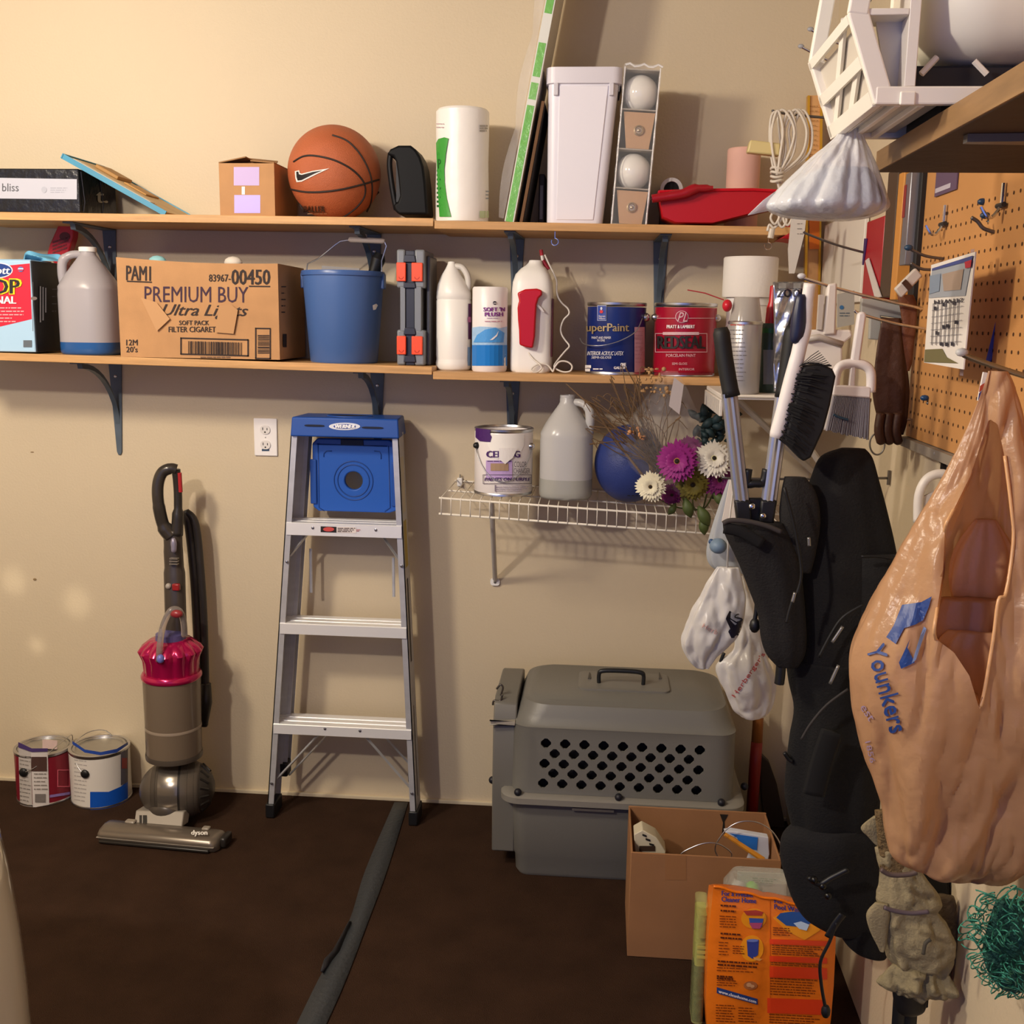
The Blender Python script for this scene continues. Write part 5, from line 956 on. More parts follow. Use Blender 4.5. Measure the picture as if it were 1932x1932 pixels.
for a, c_, d, e, n_ in ((305, 1070, 410, 1140, 5), (300, 1210, 360, 1290, 5), (375, 1230, 440, 1280, 4), (290, 1345, 500, 1375, 2), (290, 1412, 400, 1450, 3), (285, 1545, 390, 1645, 7), (405, 1560, 505, 1645, 6)): ik.lines(*Q1(a, c_, d, e), n_, BRN, 1.6, 3, .05, n_)
ik.oval(*B1(488, 1085), 24, 19, YB, 1).poly([B1(*q) for q in ((432, 1045), (500, 1040), (540, 1050), (530, 1070), (450, 1068))], mat('#b03a2c'), 8, 3).poly([B1(*q) for q in ((462, 1082), (540, 1086), (530, 1130), (490, 1140), (468, 1120))], mat('#3a58a8'), 8, 4).poly([B1(*q) for q in ((462, 1108), (535, 1108), (520, 1140), (480, 1138))], mat('#b34a72'), 8, 5)
ik.oval(*B1(478, 1245), 22, 25, YB, 1).poly([B1(*q) for q in ((450, 1202), (515, 1198), (510, 1280), (480, 1300), (456, 1285))], mat('#34408e'), 8, 3).oval(*B1(482, 1203), 11, 3, mat('#6a78b8'), 5).poly([B1(*q) for q in ((485, 1290), (535, 1302), (520, 1312), (490, 1306))], mat('#e8a050'), 8, 4)
ik.oval(*B1(470, 1443), 13, 8, mat('#b06a3a'), 3).oval(*B1(462, 1440), 5, 4, mat('#d6a070'), 5).oval(*B1(480, 1447), 4, 3, mat('#d6a070'), 5)
ik.poly([B1(*q) for q in ((290, 1452), (508, 1515), (508, 1546), (290, 1484))], mat('#25407e', .35), 8, 3).text('www.cleanhome.com', *Q1(300, 1465, 500, 1482), TW, rise=20, bold=.3, k=7)
ik.poly([B1(*q) for q in ((590, 1080), (650, 1046), (740, 1040), (850, 1090), (840, 1150), (760, 1200), (660, 1150))], YB, 8, 1).poly([B1(*q) for q in ((608, 1080), (630, 1056), (690, 1048), (760, 1052), (812, 1080), (790, 1112), (730, 1130), (660, 1122))], mat('#1f4f96', .25), 8, 3).poly([B1(*q) for q in ((700, 1110), (740, 1100), (785, 1118), (770, 1150), (730, 1140))], mat('#bcd0e6', .2), 8, 5)
for a, c_, d, e in ((572, 1195, 890, 1222), (572, 1285, 880, 1315), (572, 1340, 880, 1400), (560, 1510, 870, 1590)): ik.rect(*Q1(a, c_, d, e), RDB, 2, 4, 9)
for a, c_, d, e, n_ in ((590, 1132, 700, 1180, 4), (585, 1225, 870, 1282, 5), (580, 1318, 860, 1338, 2), (575, 1402, 860, 1500, 7), (570, 1595, 860, 1650, 4)): ik.lines(*Q1(a, c_, d, e), n_, BRN, 1.7, 3, .05, n_+2)
ik.build('bag_print', t)
MB().tube(spline([bag_pt(u/16, 0)+Vector((0, -.001, .002+.002*math.sin(u*1.7))) for u in range(17)], 3), .003, 6).build('heat_seal', t, mat('#f0780f', .3), 180, world=True)
# green packet left of it and clear clamshell behind it
xg0, xg1 = at(1311, 1800, y=-1.0).x, at(1333, 1800, y=-1.0).x; zt_ = at(1330, 1702, y=-1.0).z
t = thing('sponge_packet', 'yellow green film-wrapped packet of scrub sponges left of the orange bag', 'sponges', ((xg0+xg1)/2, -.97, 0))
for i in range(4): MB().loft([ring((xg1-xg0)*.9, .055, .006, z, (xg0+xg1)/2, -.97) for z in (.003+i*zt_*.23, .003+(i+.8)*zt_*.23)]).build('sponge', t, mat('#9fa04a' if i > 1 else '#23281e', .8, bump=(60, .4)), world=True)
for i in range(3): MB().box(xg0+.004, xg1-.002, -1.0005, -.9978, zt_*(.62-.04*i), zt_*(.64-.04*i)).build('label_stripe', t, mat('#c6c05a', .4), world=True)
b = MB(); b.loft([ring((xg1-xg0)*1.0, .066, .01, z, (xg0+xg1)/2, -.97) for z in (.001, zt_*.5, zt_*.96)]+[ring((xg1-xg0)*.5, .02, .004, zt_, (xg0+xg1)/2+.004, -.97)]); b.build('clear_film', t, cellophane('#cfd48a', .28, .12), world=True)
yk = -.858; t = thing('clamshell_pack', 'clear plastic clamshell package with green fitting behind the orange bag', 'package', (at(1425, 1700, y=yk).x, yk, 0))
p0, p1 = at(1366, 1690, y=yk), at(1490, 1690, y=yk); zc = at(1420, 1650, y=yk).z
b = MB(); b.loft([ring(p1.x-p0.x, .09, .02, z, (p0.x+p1.x)/2, yk) for z in (.001, zc-.03)]+[ring((p1.x-p0.x)*.85, .07, .02, zc, (p0.x+p1.x)/2+.006, yk)]); b.build('clear_shell', t, cellophane('#d9dcd2', .35, .15), 40, world=True)
MB().box(p0.x+.03, p1.x-.004, yk+.02, yk+.024, .004, zc-.006).build('backing_card', t, mat('#a9a698', .5), world=True)
Ink(on_y(yk+.0195)).lines(1420, 1656, 1466, 1672, 4, mat('#4d6a3a'), 1.5, 2, .06).build('card_print', t)
MB().ball(at(1418, 1682, y=yk), .018, 16, sz=1.3).build('green_fitting', t, mat('#7cc840', .4), 180, world=True)
MB().ball(at(1395, 1678, y=yk), .02, 16).build('clear_fitting', t, mat('#d5d2cc', .2, trans=.5), 180, world=True)
# tools leaning in the corner behind the crate
MB_ = MB(); a, c_ = at(1432, 1330, y=-.10), at(1428, 1560, y=-.16); b = MB(); b.tube([Vector((a.x+.01, -.10, .75)), a, at(1428, 1400, y=-.12)], [.014, .015, .016], 12); t = thing('axe', 'wooden tool handle with a red painted end leaning in the corner behind the crate', 'tool', (c_.x, -.15, 0))
b.build('wooden_handle', t, mat('#a0622c', .5, var=(6, .15, (6, 6, .8))), 180, world=True); b = MB(); b.tube([at(1428, 1400, y=-.12), at(1425, 1440, y=-.13), (at(1425, 1440, y=-.13).x-.004, -.14, .002)], [.0165, .017, .017], 12); b.build('red_grip', t, mat('#8a1f1c', .4), 180, world=True)
b = MB(); o_ = [at(*q, y=-.06) for q in ((1432, 1420), (1452, 1440), (1466, 1480), (1482, 1560), (1480, 1600), (1440, 1600), (1436, 1500))]; zm = min(p.z for p in o_)
for p in o_: p.z = max(p.z, .002)
b.slab(o_, (0, .03, 0)); tag(b.build('dark_spade', None, mat('#3a2e26', .5), bevel=.003), 'dark brown blade shaped board leaning in the corner behind the crate', 'board')
# car cut off by the left edge
t = thing('car', 'cream glossy car bumper corner at the lower left edge of the picture', 'car', (-1.9, -2.2, 0)); CARM = mat('#ebe6d8', .12, coat=1)
def car_ring(z):
    e = at(*lerp_l([(-4, 1500), (22, 1560), (46, 1640), (62, 1700), (74, 1780), (82, 1860), (87, 1935), (87, 2050), (76, 2180)], max(0, min(1, (.80-z)/.74))), y=-1.62).x
    w_ = 1.75; d_ = 1.6; r_ = .22; return [(e-w_/2+a, -2.30+c_, z) for a, c_ in rrect(w_, d_, r_, 8)]
b = MB(); b.loft([car_ring(.80-.74*q/18) for q in range(19)]); b.build('bumper_cover', t, CARM, 180, world=True)
b = MB(); b.loft([[(x*.99-.02, y_, z) for x, y_, z in car_ring(.36)], [(x*.985-.02, y_, .34) for x, y_, z in car_ring(.36)]]); b.build('bumper_seam', t, mat('#4b473e', .5), world=True)
for xx in (-1.45, -2.35): MB(Matrix.Translation((xx, -2.3, .061)) @ Matrix.Rotation(PI/2, 4, 'Y')).lathe([(.03, -.09), (.058, -.08), (.06, 0), (.058, .08), (.03, .09)], 24).build('tyre', t, BLACK, world=True)
from mathutils import noise as mnoise
# ================================================================ right wall: pegboard, overhead shelf, hooks
PEG = mat('#be8850', .6, var=(5, .06))
py0, py1, pz0, pz1 = -2.6, at(1737, 600, x=XW).y, 1.275, 1.95
t = thing('pegboard', 'orange brown hardboard pegboard on the right wall under the overhead shelf', 'pegboard', (XW, (py0+py1)/2, pz0))
MB().box(XW-.010, XW-.001, py0, py1, pz0, pz1).build('hardboard', t, PEG, world=True, bevel=.001)
b = MB()
y = py1-.02
while y > -1.75:
    z = pz0+.022
    while z < 1.70:
        b.add([(XW-.0106, y+.0030*math.cos(2*PI*q/8), z+.0030*math.sin(2*PI*q/8)) for q in range(8)], [tuple(range(8))]); z += .0254
    y -= .0254
tag(b.build('peg_holes', t, mat('#4a2c14', .9), 0, world=True), kind='stuff')
MB().box(XW-.022, XW-.0008, py0, py1, pz0-.018, pz0-.001).build('shadow_strip', t, mat('#8d8274', .6), world=True)  # grey strip standing in for the shadow under the pegboard
# overhead shelf
t = thing('overhead_shelf', 'brown wooden overhead shelf above the pegboard carrying the white stool', 'shelf', (.49, -2.1, 1.689))
MB().box(.366, XW-.0112, -2.75, -1.55, 1.689, 1.7165).build('shelf_board', t, mat('#453424', .7, var=(5, .2, (1, 1, 8)), bump=(40, .1)), world=True, bevel=.002)  # board colour darkened to put in the shade of its underside
MB().box(.3635, .3658, -2.75, -1.55, 1.6895, 1.7162).build('lit_edge', t, mat('#8a6a45', .5, var=(8, .25, (1, 1, 8))), world=True)  # lighter strip paints the edge as lit
p = at(1820, 258, z=1.687); b = MB(); b.hexa([(p.x, p.y-.01, 1.680), (XW-.012, p.y-.03, 1.680), (XW-.012, p.y+.02, 1.680), (p.x, p.y+.004, 1.680), (p.x, p.y-.01, 1.6885), (XW-.012, p.y-.03, 1.6885), (XW-.012, p.y+.02, 1.6885), (p.x, p.y+.004, 1.6885)]); b.build('bracket_arm', t, mat('#6d6a68', .4, .6), world=True)
# white plastic step stool on it
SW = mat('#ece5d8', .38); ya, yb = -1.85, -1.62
N_ = lambda px, py, y=ya: at(px, py, y=y)
t = thing('step_stool', 'white plastic lattice step stool overhanging the end of the overhead shelf', 'stool', (.38, -1.74, 1.7168))
cor = N_(1652, 174); cor.z = 1.7205; mid_ = N_(1600, 24); top_ = N_(1640, -190); botR = N_(1900, 160); botR.z = cor.z
SW_SHADE = mat('#cbc3b5', .42)  # darker copy of the stool plastic, shade painted into inner faces
def off_in(a, c_, k_):      # the bar's inner edge, k_ inside its outer edge
    d = (c_-a).normalized(); n_ = Vector((-d.z, 0, d.x)); return n_*k_ if n_.x > .2 or (abs(d.z) < .3 and n_.z > 0) else -n_*k_
def bar(a, c_, yy, w_, dep, m=SW):
    o_ = off_in(a, c_, w_); q = [Vector((p.x, yy, p.z)) for p in (a, c_, c_+o_, a+o_)]; MB().slab(q, (0, dep, 0)).build('frame_bar', t, m, 0, world=True, bevel=.002)
cc = Vector((cor.x, 0, cor.z))
for yy, w_, dep in ((ya, .0215, .010), (yb-.014, .018, .014)):
    bar(cor, mid_, yy, w_, dep); bar(mid_, top_, yy-.0007, w_, dep); bar(cor, botR, yy-.0007, .019, dep)
for (p, q, w_) in ((cor, mid_, .0035), (mid_, top_, .0035)):      # channel walls running back
    o_ = off_in(p, q, .0215); a_ = [Vector((v.x, ya+.010, v.z)) for v in (p+o_*.82, q+o_*.82, q+o_, p+o_)]; MB().slab(a_, (0, .035, 0)).build('channel_wall', t, SW_SHADE, 0, world=True)
MB().box(N_(1676, 150).x, botR.x, ya+.010, ya+.045, cor.z+.0165, cor.z+.019).build('channel_wall', t, SW_SHADE, 0, world=True)
for f_, wd in ((.0, .016), (.42, .013), (.90, .020)):            # slats of the side, running to the far frame
    p, q = cor.lerp(mid_, f_), cor.lerp(mid_, min(1, f_+wd/((mid_-cor).length))); o_ = off_in(cor, mid_, .005)
    MB().hexa([(p.x, ya+.010, p.z), (p.x+o_.x, ya+.010, p.z+o_.z), (p.x+o_.x, yb, p.z+o_.z), (p.x, yb, p.z), (q.x, ya+.010, q.z), (q.x+o_.x, ya+.010, q.z+o_.z), (q.x+o_.x, yb, q.z+o_.z), (q.x, yb, q.z)]).build('side_slat', t, SW, 0, world=True)
def web(fa, ga, fb, gb, w_=.012):      # gusset webs between the slats
    a_, c_ = cor.lerp(mid_, fa), cor.lerp(mid_, fb); o_ = off_in(cor, mid_, .004); up_ = (mid_-cor).normalized()*w_
    A_ = Vector((a_.x+o_.x, ya+(yb-ya)*ga, a_.z+o_.z)); C_2 = Vector((c_.x+o_.x, ya+(yb-ya)*gb, c_.z+o_.z)); MB().slab([A_, C_2, C_2+up_, A_+up_], o_*.9).build('gusset', t, SW, 0, world=True)
web(.46, .15, .03, .55); web(.46, .55, .03, .92); web(.93, .2, .46, .6)
MB().slab([Vector((v.x+.010, y_, v.z)) for v, y_ in ((cor, ya+.01), (cor.lerp(mid_, .9), ya+.01), (cor.lerp(mid_, .9), yb-.01), (cor, yb-.01))], (.002, 0, 0)).build('inner_web', t, SW_SHADE, 0, world=True)
r0, r1 = N_(1729, 12), N_(1727, 140); r2 = N_(1660, 14)
MB().box(r0.x-.006, r0.x+.006, ya+.002, ya+.09, cor.z+.019, r0.z+.05).build('inner_rib', t, SW, world=True, bevel=.001)
MB().box(r2.x-.015, r0.x-.006, ya+.002, ya+.05, r2.z-.007, r2.z).build('inner_rib', t, SW, world=True, bevel=.001)
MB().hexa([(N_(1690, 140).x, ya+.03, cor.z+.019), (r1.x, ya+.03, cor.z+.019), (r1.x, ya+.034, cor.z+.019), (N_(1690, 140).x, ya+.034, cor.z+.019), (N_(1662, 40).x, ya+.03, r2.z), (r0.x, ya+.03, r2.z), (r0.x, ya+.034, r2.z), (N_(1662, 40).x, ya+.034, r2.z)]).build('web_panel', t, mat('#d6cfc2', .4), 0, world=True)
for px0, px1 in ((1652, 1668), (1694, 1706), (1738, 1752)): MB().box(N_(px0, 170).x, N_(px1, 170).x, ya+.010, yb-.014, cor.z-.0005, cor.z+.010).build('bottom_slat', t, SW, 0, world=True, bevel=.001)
MB().box(N_(1668, 170).x, N_(1790, 170).x, ya+.012, yb-.016, cor.z+.006, cor.z+.009).build('bottom_web', t, SW_SHADE, 0, world=True)
MB().box(N_(1698, 170).x, N_(1727, 170).x, ya-.004, ya-.0003, cor.z-.001, cor.z+.013).build('clip_tab', t, SW, 0, world=True, bevel=.0015)
MB().tube([N_(1592, 40, yb-.08)+Vector((.01, 0, .03)), N_(1640, -70, yb-.08)], .022, 4, flat=.5).build('dark_block', t, mat('#26282f', .6), 0, world=True)  # dark block filling the upper gap of the stool
for (a_, c_) in (((1738, 140), (1768, 108)), ((1862, 140), (1838, 115))): MB().tube([N_(*a_, ya+.03), N_(*c_, ya+.03)], .0035, 6).build('thin_strut', t, SW, 0, world=True)
# cream tub on a dark box, in the stool
x0 = N_(1741, 40, -1.80).x; x1 = XW-.013; zb = N_(1810, 116, -1.8).z; xm = (x0+x1)/2; W_ = x1-x0
t = thing('dark_box', 'dark flat box under the cream tub on the overhead shelf', 'box', (xm, -1.75, 1.7168)); MB().box(x0-.005, x1, -1.80, -1.64, 1.735, zb-.004).build('box', t, mat('#1b1d25', .5), world=True, bevel=.003)
MB().box(x0+.03, x1, -1.79, -1.65, 1.7168, 1.735).build('box_foot', t, mat('#1b1d25', .5), world=True)
t = thing('cream_tub', 'smooth cream plastic tub with rounded bottom at the top right corner', 'tub', (xm, -1.75, zb))
b = MB(); b.loft([ring(W_*.55, .10, .03, zb-.003, xm+.01, -1.74, 6), ring(W_*.80, .16, .05, zb+.006, xm+.004, -1.74, 6), ring(W_*.93, .20, .06, zb+.025, xm, -1.74, 6), ring(W_*.98, .215, .065, zb+.055, xm, -1.74, 6), ring(W_, .22, .065, zb+.12, xm, -1.74, 6), ring(W_, .22, .065, zb+.22, xm, -1.74, 6)]); b.build('body', t, mat('#f3eedc', .4), 180, world=True)
b = MB(); b.loft([ring(W_+.004, .226, .068, zb+.212, xm, -1.74, 6), ring(W_+.004, .226, .068, zb+.228, xm, -1.74, 6)]); b.build('lid', t, mat('#cfc9ba', .4), world=True)
# ---------------------------------------------------------------- soft hanging things
def hang_rings(rows, y, ratio, nz=5, n=44, folds=(), seed=0, xmax=XW-.004, crump=None):
    R_ = random.Random(seed); ph = [R_.random()*6.28 for _ in range(8)]
    rows = spline([(a, b_, c_) for a, b_, c_ in rows], nz); out = []; m = len(rows)
    for i, r in enumerate(rows):
        v = i/(m-1); a = at(r.y, r.x, y=y); c_ = at(r.z, r.x, y=y); cx, rx, z = (a.x+c_.x)/2, max((c_.x-a.x)/2, .003), (a.z+c_.z)/2
        ra = ratio(v) if callable(ratio) else ratio; ry = max(rx*ra, .003); L = []
        for k in range(n):
            th = 2*PI*k/n; e = 1.0
            for (fr, am, tw) in folds: e += am*math.sin(fr*th+tw*v*6.28+ph[int(fr) % 8])
            sil = abs(math.cos(th))**3; e = e*(1-sil)+(1-.25*(1-e))*sil
            p = Vector((min(cx+rx*math.cos(th)*e, xmax), y+ry*math.sin(th)*e, z))
            if crump:
                g = 0
                for o_, s_ in ((1, 1), (2.1, .6), (4.3, .3)): g += s_*(abs(mnoise.noise(Vector((p.x, p.y*.7, p.z*(crump[2] if len(crump) > 2 else .55)))*crump[0]*o_+Vector((seed, 0, 0))))*2-.5)
                p += Vector((math.cos(th)*.25, math.sin(th), 0))*crump[1]*g
                p.x = min(p.x, xmax)
            L.append(p)
        out.append(L)
    return out
def hang(nm, rows, y, ratio, m, parent, **k):
    b = MB(); b.loft(hang_rings(rows, y, ratio, **k)); return b.build(nm, parent, m, 180, world=parent is not None)
def rod(px0, py0, px1, py1, y, r=.0024, m=None, tip=None, label=None, wall=True, grp='long peg hooks on the right wall'):
    a, c_ = at(px0, py0, y=y), at(px1, py1, y=y); e = Vector((XW-.006, y, c_.z+(c_.z-a.z)/(c_.x-a.x)*(XW-.006-c_.x))) if wall else c_
    t = thing('peg_hook', label, 'hook', e, grp); m = m or mat('#6f6a66', .35, .8)
    MB().tube(spline([a+Vector((0, 0, .006)), a+Vector((.01, 0, 0)), a.lerp(e, .5)+Vector((0, 0, -.002)), e], 4), r, 8).build('rod', t, m, 180, world=True)
    MB().tube([e+Vector((.001, 0, -.014)), e+Vector((.001, 0, .016))], r*1.3, 6).build('wall_plate', t, m, world=True)
    if tip: MB().ball(a+Vector((0, 0, .006)), .0055, 10, sx=1.5).build('tip', t, mat(tip, .35), 180, world=True)
    return t
rod(1511, 92, 1532, 100, -.20, .0035, CHROME, '#a9aab0', 'short steel hook on the wall below the stool, left one'); rod(1529, 60, 1545, 66, -.28, .0035, CHROME, '#a9aab0', 'short steel hook on the wall below the stool, upper one')
rod(1458, 212, 1540, 219, -.32, .0032, None, None, 'long steel hook carrying the white extension cord')
rod(1516, 442, 1625, 474, -.62, .0026, None, None, 'long dark hook in front of the gold yardstick')
rod(1512, 527, 1640, 558, -1.02, .0030, CHROME, '#cfcfd2', 'long steel hook carrying the dustpan and brush')
rod(1612, 592, 1650, 600, -1.06, .0026, CHROME, None, 'steel hook carrying the grey whisk broom')
rod(1714, 474, 1800, 492, -1.12, .0026, None, '#26415a', 'hook with a dark blue tip above the calendar card'); rod(1718, 503, 1760, 508, -1.08, .0026, None, None, 'hook behind the calendar card carrying the brown gloves')
rod(1744, 757, 1800, 777, -1.10, .0026, None, '#1c3f66', 'blue tipped hook on the lower pegboard'); rod(1814, 674, 1925, 704, -1.72, .0036, mat('#8f8a7c', .25, .9), '#b9b8b4', 'thick steel hook carrying the tan shopping bag')
rod(1769, 862, 1785, 876, -1.20, .0038, mat('#2e2b2a', .4, .6), '#8f8a86', 'dark hook on the wall under the pegboard'); rod(1690, 787, 1712, 790, -1.0, .0026, CHROME, None, 'bright hook at the lower left of the pegboard')
rod(1832, 418, 1910, 452, -1.36, .003, None, None, 'bent grey prong hook on the upper right pegboard, lowest of three'); rod(1853, 388, 1905, 404, -1.30, .003, None, '#1d3550', 'blue tipped prong hook on the upper right pegboard'); rod(1858, 414, 1915, 440, -1.33, .003, None, '#1d3550', 'second blue tipped prong hook on the upper right pegboard')
for px, py, y in ((1783, 425, -1.12), (1893, 390, -1.40)):
    p = at(px, py, x=XW-.012); t = thing('utility_hook', 'small bright curved hook on the pegboard, '+('left of the prong hooks' if px < 1800 else 'at the right edge of the picture'), 'hook', p, 'curved hooks on the pegboard')
    MB().tube([p+Vector((-.002, 0, .004)), p+Vector((-.002, 0, .034))], .0035, 8).build('stem', t, CHROME, world=True)
    MB().tube([p+Vector((-.004, -.014, .002)), p+Vector((-.004, .014, .002))], .004, 8).build('cross_bar', t, mat('#2a2622', .5), world=True)
    MB().tube([p+Vector((-.016-.018*math.cos(a), .012*math.sin(a)*.3, -.012*math.sin(a)-.002)) for a in [PI*(q/10)+PI for q in range(11)]][::-1] if False else [p+Vector((-.004-.028*(q/10), 0, -.016*math.sin(PI*q/10))) for q in range(11)], .0028, 8).build('hook', t, CHROME, world=True)
p = at(1785, 340, x=XW-.013); t = thing('pegboard_card', 'small purple and white card high on the pegboard under the overhead shelf', 'card', p)
MB().box(XW-.0135, XW-.0112, p.y-.06, p.y+.06, p.z-.022, p.z+.03).build('card', t, mat('#5d4a63', .5), world=True); MB().box(XW-.0142, XW-.0137, p.y-.03, p.y+.055, p.z-.016, p.z-.008).build('white_stripe', t, mat('#b7b0bd', .5), world=True)
# calendar card
xc = .53; C4 = [at(*q, x=xc) for q in ((1757, 500), (1840, 475), (1817, 697), (1743, 684))]
t = thing('calendar_card', 'white calendar card with a photo and month grid hanging in front of pegboard', 'calendar', C4[0])
MB().slab(C4, (.002, 0, 0)).build('card', t, mat('#e4ded6', .4), 0, world=True)
fx = on_plane((xc-.0006, 0, 0), (-1, 0, 0)); z7 = lambda a, b_: (1650+a/3.45, 300+b_/3.45); CK = mat('#2a2a34', .5)
ik = Ink(fx).poly([z7(*q) for q in ((375, 712), (640, 628), (606, 800), (590, 890), (352, 905))], mat('#9aa0a8', .4), 30, 1).poly([z7(*q) for q in ((375, 712), (640, 628), (632, 660), (372, 728))], mat('#3c4a86', .4), 30, 3).poly([z7(*q) for q in ((586, 670), (632, 655), (625, 705), (590, 712))], mat('#b3283a', .4), 30, 5).poly([z7(*q) for q in ((440, 750), (580, 715), (560, 850), (450, 860))], mat('#a08c7c', .4), 30, 3).poly([z7(*q) for q in ((360, 760), (430, 745), (420, 860), (355, 880))], mat('#7e8da0', .4), 30, 3)
ik.poly([z7(*q) for q in ((328, 1240), (440, 1235), (470, 1290), (545, 1330), (322, 1322))], mat('#6d6640', .5), 30, 1).text('MTWTFS', *z7(388, 945), *z7(575, 918), CK, rise=-4, bold=.4)
for q in range(7):
    u = 380+q*27; v0, v1 = 940-q*5, 1210-q*0
    ik.poly([z7(u, v0), z7(u+5, v0-1), z7(u-8, v1), z7(u-13, v1)], mat('#6c6a70'), 40, 3)
for q in range(6): ik.poly([z7(372-q*2.5, 985+q*42), z7(574-q*2.5, 955+q*46), z7(574-q*2.5, 958+q*46), z7(372-q*2.5, 988+q*42)], mat('#8c8a8e'), 40, 3)
for a, c_ in ((395, 1120), (440, 1080), (465, 1075), (520, 1050), (385, 960), (440, 935), (505, 925), (425, 1192), (460, 1195), (495, 1192)): ik.rect(*z7(a, c_), *z7(a+17, c_+24), CK, 5)
ik.build('calendar_print', t)
p = at(1868, 595, y=-1.5)
# blue printed clear package
b_ = [at(*q, y=-1.40) for q in ((1900, 470), (1945, 470), (1945, 712), (1848, 706), (1868, 620))]
t = thing('blue_packet', 'clear lilac package with blue print hanging at the right edge of the pegboard', 'packet', b_[0])
MB().slab([q+Vector((min(0, XW-.05-q.x), 0, 0)) if q.x > XW-.05 else q for q in b_], (0, .016, 0)).build('clear_film', t, cellophane('#c9bcc8', .55, .15), world=True, bevel=.004)
fp = on_y(-1.401); ik = Ink(fp).poly([(1888, 560), (1918, 562), (1916, 575), (1886, 574)], mat('#34408e', .3), 20, 1).poly([(1882, 592), (1908, 596), (1905, 640), (1880, 655), (1866, 690), (1860, 680)], mat('#3f4fa4', .3), 20, 1).text('EZ', 1886, 578, 906+1000, 592, mat('#34408e'), k=5).oval(1894, 608, 8, 6, mat('#9fb0d2'), 4).poly([(1918, 590), (1922, 590), (1913, 668), (1909, 668)], mat('#b7d4ee', .2), 20, 4).poly([(1914, 560), (1930, 560), (1926, 640), (1910, 640)], mat('#d5d2c2', .3), 20, 2)  # the thin pale blue strip is a painted highlight on the film
ik.build('packet_print', t)
p0 = at(1868, 705, y=-1.66); t = thing('striped_tag', 'small white tag with red and blue stripes above the tan bag', 'tag', p0)
T4 = [at(*q, y=-1.66) for q in ((1856, 702), (1880, 706), (1872, 744), (1845, 756))]; MB().slab(T4, (0, .004, 0)).build('tag', t, WHITE, 0, world=True)
Ink(on_y(-1.6606)).poly([(1849, 728), (1874, 712), (1872, 722), (1847, 740)], mat('#c0503c', .4), 20, 1).poly([(1847, 742), (1873, 724), (1871, 740), (1845, 755)], mat('#4a4a8c', .4), 20, 1).build('stripe_print', t)
# ---------------------------------------------------------------- tall pieces near the corner
def flat_on(nm, label, cat, pts, y, th, m, part, **k):
    P3_ = [at(*q, y=y) for q in pts]; t = thing(nm, label, cat, P3_[0])
    MB().slab(P3_, (0, th, 0)).build(part, t, m, 0, world=True, **k); return t
t = flat_on('yardstick', 'gold and peach coloured yardstick standing in the corner behind the hooks', 'ruler', ((1527, 180), (1549, 180), (1545, 640), (1520, 640)), -.05, .012, mat('#d9a56a', .5), 'blade')
for q in (((1524, 180), (1528.5, 180), (1521, 640), (1516.5, 640)), ((1548, 180), (1552.5, 180), (1547, 640), (1542.5, 640))): MB().slab([at(*p_, y=-.056) for p_ in q], (0, .02, 0)).build('brass_edge', t, mat('#d9a636', .3, .6), world=True)
Ink(on_y(-.0565)).rect(1527, 412, 1546, 470, mat('#ee7a14', .35), 2).lines(1528, 200, 1544, 400, 22, mat('#8a5a24'), 1, 3).build('orange_sticker', t)
t = thing('white_pad', 'plain white rectangular panel hanging on the right wall beside the yardstick', 'panel', (XW, -.25, 1.42))
y0_, y1_ = at(1626, 500, x=XW-.012).y, -.06; MB().box(XW-.012, XW-.002, y0_, y1_, at(1600, 572, x=XW).z, at(1600, 410, x=XW).z).build('panel', t, mat('#ded6ca', .5), world=True, bevel=.002)
ya_, yb_ = at(1662, 500, x=XW-.03).y, at(1630, 500, x=XW-.03).y; zt_, zb_ = at(1645, 415, x=XW-.03).z, at(1645, 570, x=XW-.03).z
t = thing('red_case', 'red flat case hanging on the right wall beside the white panel', 'case', (XW, ya_, zb_)); MB().box(XW-.03, XW-.002, ya_, yb_, zb_, zt_).build('case', t, mat('#a3141f', .35), world=True, bevel=.003)
MB().slab([at(*q, x=XW-.032) for q in ((1634, 492), (1640, 487), (1664, 560), (1652, 562))], (-.002, 0, 0)).build('white_stripe', t, mat('#cfc6c0', .4), 0, world=True); MB().slab([at(*q, x=XW-.0305) for q in ((1632, 450), (1637, 450), (1630, 500), (1628, 500))], (-.002, 0, 0)).build('purple_stripe', t, mat('#3c2560', .4), 0, world=True)
def upright(nm, label, cat, px0, px1, pz_t, pz_b, m, part, xo=.03):
    a, c_ = at(px1, 450, x=XW-xo).y, at(px0, 450, x=XW-xo).y; mid__ = (px0+px1)/2; t = thing(nm, label, cat, (XW-xo, (a+c_)/2, at(mid__, pz_b, x=XW-xo).z))
    MB().box(XW-xo, XW-.002, a, c_, at(mid__, pz_b, x=XW-xo).z, at(mid__, pz_t, x=XW-xo).z).build(part, t, m, world=True, bevel=.002); return t
upright('dark_plank', 'dark brown plank hanging upright on the right wall left of the pegboard', 'plank', 1667, 1685, 326, 560, mat('#4d3a2a', .6), 'plank')
upright('wooden_ruler', 'orange wooden stick hanging upright left of the pegboard', 'stick', 1687, 1697, 330, 565, mat('#c98a40', .5), 'stick')
t = upright('metal_level', 'grey metal spirit level with red section hanging upright left of the pegboard', 'level', 1700, 1710, 330, 500, mat('#8a8a90', .35, .6), 'level_body', .035); a = at(1706, 380, x=XW-.036); MB().box(XW-.0362, XW-.0352, a.y-.008, a.y+.008, a.z-.03, a.z+.03).build('red_section', t, mat('#8c2f2c', .5), world=True)
upright('black_rail', 'black upright rail beside the left edge of the pegboard', 'rail', 1720, 1730, 326, 640, mat('#1c1714', .6), 'rail', .02)
